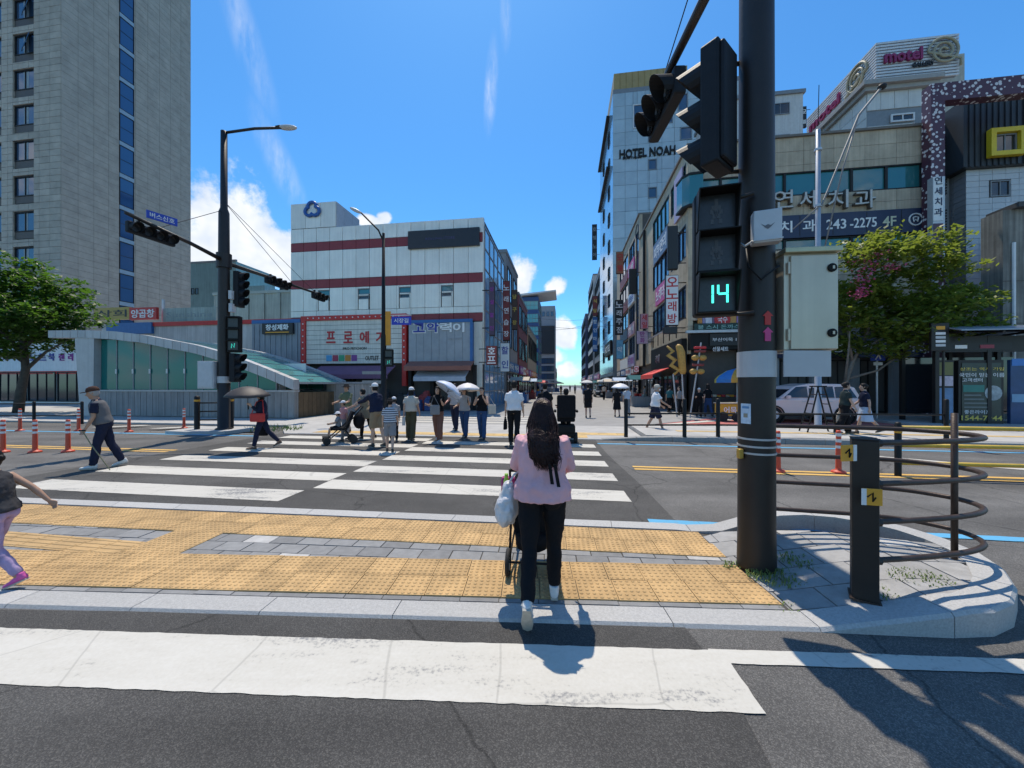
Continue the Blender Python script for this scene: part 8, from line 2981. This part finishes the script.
for s_ in (-1, 1):
    MB().b2((s_ * 0.27, -0.1, 0.86), (s_ * 0.34, 0.25, 0.93)).build('armrest', BLACK, sco, bevel=0.02)
MB().tube([(0, 0.85, 0.3), (0, 0.7, 1.0)], 0.035, 8).build('tiller', BLACKM, sco)
MB().tube([(-0.3, 0.66, 1.02), (0.3, 0.66, 1.02)], 0.02, 8).build('handlebar', BLACK, sco)
MB().box((0, 0.95, 0.75), (0.36, 0.24, 0.22)).build('basket', BLACKM, sco)
person('rider in white shirt seated on the mobility scooter', Vector((ms_.x + 0.01, ms_.y + 0.05, 0.0)), R(-6), 1.65, C_WHITE, C_BLACK, seat=0.80, legs=((82, 75), (82, 75)), arms=((45, 12, 35), (45, 12, 35)), hair='short', voxel=0.018)
# --- on the landing and up the street
_, hG, _, _ = person('person in black T-shirt and dark shorts walking up the street', G(588, 418), R(-8), 1.70, C_BLACK, C_BLACK, bot='shorts', shoes=SHOE_K, voxel=0.02, legs=((10, 10), (-12, 14)), loose=0.02)
_, hH, _, _ = person('woman in black dress under a white umbrella up the street', G(617, 417), R(-6), 1.55, C_BLACK, C_BLACK, bot='skirt', arms=((10, 8, 20), (28, 10, 110)), hair='bob', voxel=0.02)
umbrella('white umbrella above the couple up the street', hH[1] + Vector((0, 0, 0.05)), R(4), 0, M('umbrella_white', (0.68, 0.68, 0.70), 0.5, var=0.08), 0.48, 0.42)
person('person in pale blue shirt beside the woman in black dress', G(627, 416), R(-8), 1.60, C_SKY, C_GREY, hair='short', voxel=0.02)
person('man in white shirt, navy shorts, cap and face mask walking right', G(655, 432), R(-100), 1.70, C_WHITE, C_NAVY, bot='shorts', shoes=SHOE_B, skin=SKIN_T, hat='cap', hat_m=C_CREAM, hair='short', hair_m=HAIR_W, voxel=0.017, loose=0.02, legs=((-14, 14), (20, 4)), arms=((10, 8, 40), (30, 8, 25)), mask=True, lean=5)
person('person in teal top near the food stall', G(669.5, 412.5), R(-60), 1.60, C_TEAL, C_BLACK, voxel=0.022)
person('stall keeper in white headscarf and dark clothes at the food stall', G(699, 417.5), R(160), 1.50, C_BLACK, C_BLACK, hair='short', hat='beanie', hat_m=C_WHITE, voxel=0.022, arms=((40, 6, 60), (40, 6, 60)), face=True)
# --- two women on the right
zR = 0.146
_, hI, _, _ = person('woman in dark green top carrying a pale bag, far right island', G(845, 434, zR), R(-110), 1.60, cloth('cloth_bottle', (0.03, 0.045, 0.045)), C_BLACK, voxel=0.018, hair='bun', bot='wide')
handbag('pale plastic bag of the woman in dark green', hI[0], (0.26, 0.14, 0.32), C_CREAM, 0.2, 0.06)
person('woman in navy top and pale blue skirt walking left on the far right island', G(865, 434, zR), R(62), 1.58, C_NAVY, C_SKY, bot='skirt', voxel=0.018, hair='bun', legs=((20, 6), (-22, 20)), toe=(5, -20), arms=((-14, 8, 14), (16, 8, 30)))
# --- crowd deep in the market street
crowd = [(498, 398, C_BLACK, C_NAVY, 'dark clothes at the left kerb, nearest of the far crowd', AWAY), (521, 396, C_TEAL, C_BLACK, 'teal top beside the far stalls', TOWARD), (530, 395, C_CREAM, C_GREY, 'cream top in the far crowd', TOWARD),
         (538, 394, C_NAVY, C_BLACK, 'navy clothes walking away in the far crowd', AWAY), (552, 393, C_WHITE, C_GREY, 'white top in the middle of the far street', AWAY), (575, 394, C_GREY, C_BLACK, 'grey top right of the street middle', TOWARD),
         (598, 396, cloth('cloth_yellow', (0.62, 0.42, 0.05)), C_BLACK, 'yellow top near the dark parked car', AWAY), (583, 393, C_SKY, C_NAVY, 'pale blue top deep in the street', TOWARD), (645, 405.5, C_LGREY, C_BLACK, 'light grey top by the shops on the right', LEFT), (508, 401, C_LILAC, C_BLACK, 'lilac top by the left shops', RIGHT),
         (493, 397, C_GREY, C_BLACK, 'grey top close by the left shop corner', RIGHT), (515, 397.5, C_WHITE, C_NAVY, 'white top beside the pale far stall', TOWARD), (525, 393.5, C_BLACK, C_BLACK, 'black clothes under the far left parasols', AWAY), (543, 391.5, C_PINK, C_GREY, 'pink top deep in the far street', TOWARD),
         (561, 395, C_NAVY, C_KHAKI, 'navy top and khaki trousers in the far street middle', TOWARD), (570, 392, C_BLACK, C_NAVY, 'black top near the far right parasols', AWAY), (604, 400, C_CREAM, C_BLACK, 'cream top left of the couple with the umbrella', AWAY), (610, 395, C_BLACK, C_GREY, 'black top beside the dark parked car', LEFT), (634, 402.5, C_NAVY, C_GREY, 'navy top under the red awning', TOWARD), (653, 407.5, C_WHITE, C_DENIM, 'white top by the black shop front', RIGHT), (680, 415, C_GREY, C_BLACK, 'grey top at the skewer stall', LEFT), (708, 417, C_BLACK, C_DENIM, 'black top and jeans at the food counter', AWAY)]
for i, (px, py, a, b, d, hdg) in enumerate(crowd):
    person('distant person in ' + d, G(px, py, GZ), hdg + random.uniform(-0.3, 0.3), random.uniform(1.56, 1.74), a, b, voxel=0.035, hair=random.choice(('short', 'bob')), group='people in the market street')
# ================================================================== vehicles and stalls
CARP = M('pearl_pink_white', (0.72, 0.58, 0.55), 0.3, 0.0, var=0.04, scale=2, coat=0.6)


def car(label, loc, rz, paint, L_=4.4, Wd=1.82, Ht=1.68, name='parked_car', cat='car'):
    t = thing(name, label, cat, loc, rz)
    s = L_ / 4.4
    # profile along x (front towards -x), z
    low = [(-2.2, 0.42), (-2.18, 0.72), (-2.05, 0.88), (-1.1, 1.02), (1.9, 1.06), (2.12, 1.0), (2.2, 0.75), (2.18, 0.40), (1.85, 0.30), (-1.9, 0.28)]
    up_l = [(-1.15, 1.02), (-0.45, 1.55), (0.1, 1.66), (1.3, 1.64), (1.85, 1.5), (2.08, 1.06)]

    def shell(prof, wids, name_, mat, bev):
        n = len(prof)
        vs = []
        for (w, dzz) in wids:
            vs += [(x * s, w, z * Ht / 1.68 + dzz * 0) for x, z in prof]
        fs = []
        for k in range(len(wids) - 1):
            for i in range(n):
                fs.append((k * n + i, k * n + (i + 1) % n, (k + 1) * n + (i + 1) % n, (k + 1) * n + i))
        fs.append(tuple(range(n - 1, -1, -1)))
        fs.append(tuple(range((len(wids) - 1) * n, len(wids) * n)))
        return MB().add(vs, fs).build(name_, mat, t, bevel=bev, seg=3, fix=True)
    h = Wd / 2
    shell(low, [(-h, 0), (h, 0)], 'body', paint, 0.07)
    n = len(up_l)
    vs = []
    for w, f in ((-h + 0.06, 0), (-h + 0.2, 1), (h - 0.2, 1), (h - 0.06, 0)):
        for (x, z) in up_l:
            zz = z
            ww = w
            if f == 0:
                zz = 1.03 + (z - 1.03) * 0.0
            vs.append((x * s, ww, zz * Ht / 1.68))
    fs = []
    for k in range(3):
        for i in range(n - 1):
            fs.append((k * n + i, k * n + i + 1, (k + 1) * n + i + 1, (k + 1) * n + i))
        fs.append((k * n + n - 1, k * n, (k + 1) * n, (k + 1) * n + n - 1))
    MB().add(vs, fs).build('cabin', paint, t, bevel=0.03, fix=True)
    for sy in (-1, 1):
        y0, y1 = sy * (h - 0.055), sy * (h - 0.185)
        for (xa, xb, ta, tb) in ((-0.95, -0.02, -0.42, 0.0), (0.04, 1.0, 0.06, 1.0), (1.06, 1.85, 1.06, 1.62)):
            q = [(xa * s, y0 * 1.0, 1.07), (xb * s, y0, 1.07), (tb * s, y1, 1.54), (ta * s, y1, 1.52)]
            q2 = [(x, y + sy * 0.012, z * Ht / 1.68) for x, y, z in q]
            MB().add(q2 + [(x, y - sy * 0.02, z) for x, y, z in q2], [(0, 1, 2, 3), (7, 6, 5, 4), (0, 4, 5, 1), (1, 5, 6, 2), (2, 6, 7, 3), (3, 7, 4, 0)]).build('side_window', GL_DARK, t, fix=True)
        for xw in (-1.38, 1.36):
            wl_ = MB().lathe([(0.2, -0.1), (0.33, -0.1), (0.345, -0.05), (0.345, 0.08), (0.2, 0.1)], 20, Matrix.Rotation(PI / 2, 4, 'X')).build('wheel', TYRE, t, loc=(xw * s, sy * (h - 0.08), 0.345), smooth=True)
            MB().lathe([(0, -0.09), (0.2, -0.09), (0.2, 0.09), (0, 0.09)], 14, Matrix.Rotation(PI / 2, 4, 'X')).build('rim', GREYBOX, wl_)
            MB().lathe([(0.36, 0.0), (0.42, 0.0), (0.42, 0.06), (0.36, 0.06)], 20, Matrix.Translation((xw * s, sy * (h - 0.02) + (0.0 if sy < 0 else 0), 0.345)) @ Matrix.Rotation(PI / 2, 4, 'X')).build('wheel_arch', BLACK, t)
        MB().box((-0.85 * s, sy * (h + 0.09), 1.12), (0.12, 0.18, 0.15)).build('mirror', paint, t, bevel=0.03)
        MB().box((-2.12 * s, sy * (h - 0.3), 0.78), (0.12, 0.42, 0.14)).build('headlight', INKW, t, bevel=0.03)
        MB().box((2.16 * s, sy * (h - 0.22), 0.88), (0.08, 0.3, 0.3)).build('tail_light', RED, t, bevel=0.03)
        for xd in (-0.2, 0.8):
            MB().box((xd * s, sy * (h + 0.012), 0.93), (0.16, 0.03, 0.03)).build('door_handle', GREYBOX, t)
        MB().box((0.0, sy * (h + 0.002), 0.36), (2.2 * s, 0.03, 0.16)).build('sill_trim', BLACK, t)
    MB().add([(-1.10 * s, -h + 0.2, 1.06), (-1.10 * s, h - 0.2, 1.06), (-0.50 * s, h - 0.28, 1.51), (-0.50 * s, -h + 0.28, 1.51)], [(0, 1, 2, 3)]).build('windscreen', GL_DARK, t, loc=(-0.02, 0, 0.02))
    MB().box((-2.19 * s, 0, 0.55), (0.05, 1.0, 0.2)).build('grille', BLACK, t)
    MB().box((-2.22 * s, 0, 0.46), (0.02, 0.5, 0.11)).build('number_plate', SIGNW, t)
    return t


cv_ = P(10.3, 18.3)
car('pale pinkish white car parked on the slip lane behind the brown pole', (cv_.x, cv_.y, 0.014), -TH, CARP, 4.4, 1.82, 1.72)
cv_ = P(4.9, 52)
car('dark car facing the crossing deep in the market street', (cv_.x, cv_.y, GZ), PI / 2 - TH, M('dark_car', (0.03, 0.035, 0.045), 0.25, 0.3, coat=0.6), 4.4)
# stepladder by the tree
ld = P(*UV(*G(818, 432, 0.146).to_2d()))
la = thing('stepladder', 'dark stepladder standing open left of the woman in dark green', 'ladder', (ld.x, ld.y, 0.146), R(-10))
for s_ in (-1, 1):
    MB().tube([(-0.42, s_ * 0.22, 0), (-0.08, s_ * 0.16, 1.45)], 0.022, 6).build('rail', BLACKM, la)
    MB().tube([(0.42, s_ * 0.22, 0), (0.08, s_ * 0.16, 1.45)], 0.022, 6).build('rail', BLACKM, la)
for i in range(4):
    z = 0.3 + 0.3 * i
    x = 0.42 - 0.34 * z / 1.45
    for sg in (-1, 1):
        MB().tube([(sg * x, -0.2, z), (sg * x, 0.2, z)], 0.016, 6).build('rung', BLACKM, la)
MB().box((0, 0, 1.46), (0.3, 0.36, 0.04)).build('top_cap', BLACKM, la)
# giant food skewers
GOLDF = M('fried_batter', (0.46, 0.27, 0.06), 0.6, var=0.3, scale=9, bump=0.6, bscale=14)
sk = G(684, 418, 0.02)
s1_ = thing('skewer_prop', 'giant golden spiral potato and sausage skewer prop by the food shop', 'sign', (sk.x, sk.y, 0.015), 0)
K2 = sk.y / FPX


def kp(px, py, y=0.0):
    return ((px - 684) * K2, y, EYE + (HOR - py) * K2 - 0.02)


MB().tube([kp(684, 417), kp(682, 372)], 0.035, 6).build('stick', PANEL_W, s1_)
MB().tube([kp(678, 417, 0.1), kp(674, 374, 0.1)], 0.035, 6).build('stick', PANEL_W, s1_)
MB().rings([(kp(683, 374), 0.10, 0.10), (kp(682.5, 371), 0.17, 0.17), (kp(681, 352), 0.19, 0.19), (kp(679, 346), 0.15, 0.15), (kp(678.6, 344), 0.05, 0.05)], 14).build('sausage', GOLDF, s1_, smooth=True)
zz = [kp(675, 374, 0.1), kp(680, 370, 0.1), kp(672, 365, 0.12), kp(676, 360, 0.1), kp(669, 355, 0.12), kp(674, 351, 0.1), kp(668, 346, 0.12)]
MB().tube(zz, [0.07, 0.1, 0.11, 0.11, 0.11, 0.1, 0.05], 8).build('spiral', GOLDF, s1_, smooth=True)
s2_ = thing('skewer_prop', 'giant layered meat and cheese skewer prop leaning by the food shop', 'sign', (sk.x + 0.9, sk.y - 0.2, 0.015), 0)


def kp3(px, py, y=0.0):
    return ((px - 684) * K2 - 0.9, y, EYE + (HOR - py) * K2 - 0.02)


MB().tube([kp3(688, 417.5), kp3(699, 343)], 0.035, 6).build('stick', PANEL_W, s2_)
for (px, py, w, m_, nm) in ((698, 348, 0.28, INKR, 'meat_piece'), (698, 351.5, 0.26, BRICKR, 'meat_piece'), (697, 358, 0.36, GOLDF, 'bow_piece'), (696, 365, 0.27, BRICKR, 'meat_piece'), (695, 371.5, 0.36, GOLDF, 'bow_piece')):
    c = kp3(px, py)
    if nm == 'bow_piece':
        MB().rings([((c[0] - w, c[1], c[2]), 0.05, 0.15), ((c[0] - w * 0.9, c[1], c[2]), 0.12, 0.16), ((c[0], c[1], c[2]), 0.08, 0.12), ((c[0] + w * 0.9, c[1], c[2]), 0.12, 0.16), ((c[0] + w, c[1], c[2]), 0.05, 0.15)], 10).build(nm, m_, s2_, smooth=True) if False else \
            MB().ell((c[0] - w * 0.5, c[1], c[2]), (w * 0.55, 0.14, 0.14), 10).ell((c[0] + w * 0.5, c[1], c[2]), (w * 0.55, 0.14, 0.14), 10).build(nm, m_, s2_, smooth=True)
    else:
        MB().box(c, (w * 2, 0.2, 0.12)).build(nm, m_, s2_, bevel=0.04)
# rainbow parasol over the stall cart
rp = G(737, 417, 0.02)
rpar = thing('parasol', 'striped rainbow parasol beside the food shop', 'parasol', (rp.x, rp.y, 0.015), 0)
MB().tube([(0, 0, 0), (0, 0, 2.45)], 0.03, 8).build('pole', GALV, rpar)
MB().lathe([(0, 0), (0.28, 0), (0.28, 0.08), (0, 0.1)], 14).build('base', GREYW, rpar)
cols = [M('par_%d' % i, c, 0.6) for i, c in enumerate(((0.05, 0.22, 0.55), (0.62, 0.3, 0.04), (0.55, 0.06, 0.05), (0.65, 0.55, 0.12)))]
for k in range(8):
    a0, a1 = 2 * PI * k / 8, 2 * PI * (k + 1) / 8
    vs, fs = [(0, 0, 2.5)], []
    for (q, z) in ((0.5, 2.36), (0.9, 2.1), (1.05, 1.92), (1.05, 1.75)):
        vs += [(q * math.cos(a0), q * math.sin(a0), z), (q * math.cos(a1), q * math.sin(a1), z)]
    fs = [(0, 1, 2), (1, 3, 4, 2), (3, 5, 6, 4), (5, 7, 8, 6)]
    o = MB().add(vs, fs).build('canopy_panel', cols[k % 4], rpar)
    o.modifiers.new('solid', 'SOLIDIFY').thickness = 0.01
ct = G(727, 421, 0.02)
cart = thing('food_cart', 'small yellow stall cart with white lettering under the rainbow parasol', 'cart', (ct.x, ct.y, 0.015), R(-4))
MB().box((0, 0, 0.52), (0.85, 0.55, 0.55)).build('body', M('cart_yellow', (0.58, 0.33, 0.02), 0.5), cart, bevel=0.04)
MB().box((0, 0, 0.82), (0.92, 0.62, 0.05)).build('counter', STEEL, cart, bevel=0.01)
text(cart, '어묵', 1, INKW, (0, -0.285, 0.52), ext=0.006, off=0.02, fith=0.3)
for x in (-0.3, 0.3):
    MB().lathe([(0, -0.03), (0.22, -0.03), (0.22, 0.03), (0, 0.03)], 16, Matrix.Translation((x, -0.26, 0.22)) @ Matrix.Rotation(PI / 2, 4, 'X')).build('wheel', TYRE, cart)
# market parasols down the street
for i, (px, py, c, r_, d) in enumerate(((535, 393.5, (0.45, 0.10, 0.10), 1.6, 'faded red parasol over a far stall left of the street'), (556, 391.5, (0.62, 0.42, 0.33), 2.0, 'peach parasol over the middle of the far street'), (547, 392, (0.55, 0.40, 0.32), 1.8, 'buff parasol left of the peach one'), (587, 393.5, (0.50, 0.53, 0.56), 1.4, 'pale parasol right of the street middle'), (607, 397, (0.30, 0.36, 0.42), 1.2, 'grey blue parasol before the far right shops'))):
    p = G(px, py, GZ)
    t = thing('parasol', d, 'parasol', p, 0, 'market parasols')
    MB().tube([(0, 0, 0), (0, 0, 2.5)], 0.04, 6).build('pole', GALV, t)
    MB().lathe([(0.02, 2.62), (r_ * 0.5, 2.45), (r_, 2.1), (r_, 1.95), (r_ * 0.98, 2.08), (r_ * 0.5, 2.42), (0.02, 2.58)], 10).build('canopy', M('market_parasol_%d' % i, c, 0.7, var=0.15), t)
    MB().box((0, 0.2, 0.45), (1.6, 0.9, 0.9)).build('stall_table', random.choice((BLUEF, BRICKR, GREYW)), t)
# low stalls and planters closing the kerb sides
for i in range(10):
    u = LU + 1.1 if i % 2 else RU - 1.1
    v = 30 + 4.6 * i
    p = P(u, v)
    t = thing('street_stall', 'low covered goods stall against the %s shops, %s from the crossing' % ('left' if i % 2 else 'right', ('the nearest', 'second', 'third', 'fourth', 'fifth')[i // 2]), 'stall', (p.x, p.y, GZ), -TH, 'street stalls')
    MB().b2((-0.7, -0.9, 0), (0.7, 0.9, 0.75)).build('table', random.choice((GREYW, BRICKR, BLUEF, DARKIN)), t, bevel=0.03)
    for a in (-0.65, 0.65):
        for b in (-0.85, 0.85):
            MB().tube([(a, b, 0.7), (a, b, 2.1)], 0.025, 6).build('post', GALV, t)
    MB().add([(-0.9, -1.1, 2.05), (0.9, -1.1, 2.05), (0.9, 1.1, 2.05), (-0.9, 1.1, 2.05), (-0.9, 0, 2.4), (0.9, 0, 2.4)], [(0, 1, 5, 4), (2, 3, 4, 5), (0, 4, 3), (1, 2, 5)]).build('cover', random.choice((C_TEAL, C_CREAM, RED, C_SKY)), t)
    for k in range(6):
        MB().box((random.uniform(-0.5, 0.5), random.uniform(-0.7, 0.7), 0.85), (0.25, 0.25, 0.2), random.random()).build('goods', random.choice((YELLOW, RED, BLUEF, WHITE, GREENC)), t)
# square concrete kerb stones and bins near the left pole
# overhead wires across the market street
for i, (a, b) in enumerate((((LU, 45, 9.0), (RU, 48, 9.2)), ((LU, 60, 12.5), (RU, 70, 14.0)), ((LU, 45, 8.0), (RU, 60, 12.0)))):
    pa, pb_ = P(a[0], a[1], a[2]), P(b[0], b[1], b[2])
    m_ = (pa + pb_) / 2 - Vector((0, 0, 0.5))
    o = MB().tube([(0, 0, 0), tuple((pa + pb_) / 2 - Vector((0, 0, 0.45)) - pa), tuple(pb_ - pa)], 0.018, 5).build('overhead_wire', BLACKM, loc=pa)
    tag(o, ('lowest sagging wire across the market street', 'highest sagging wire across the market street', 'slanting wire across the market street')[i], 'wire')
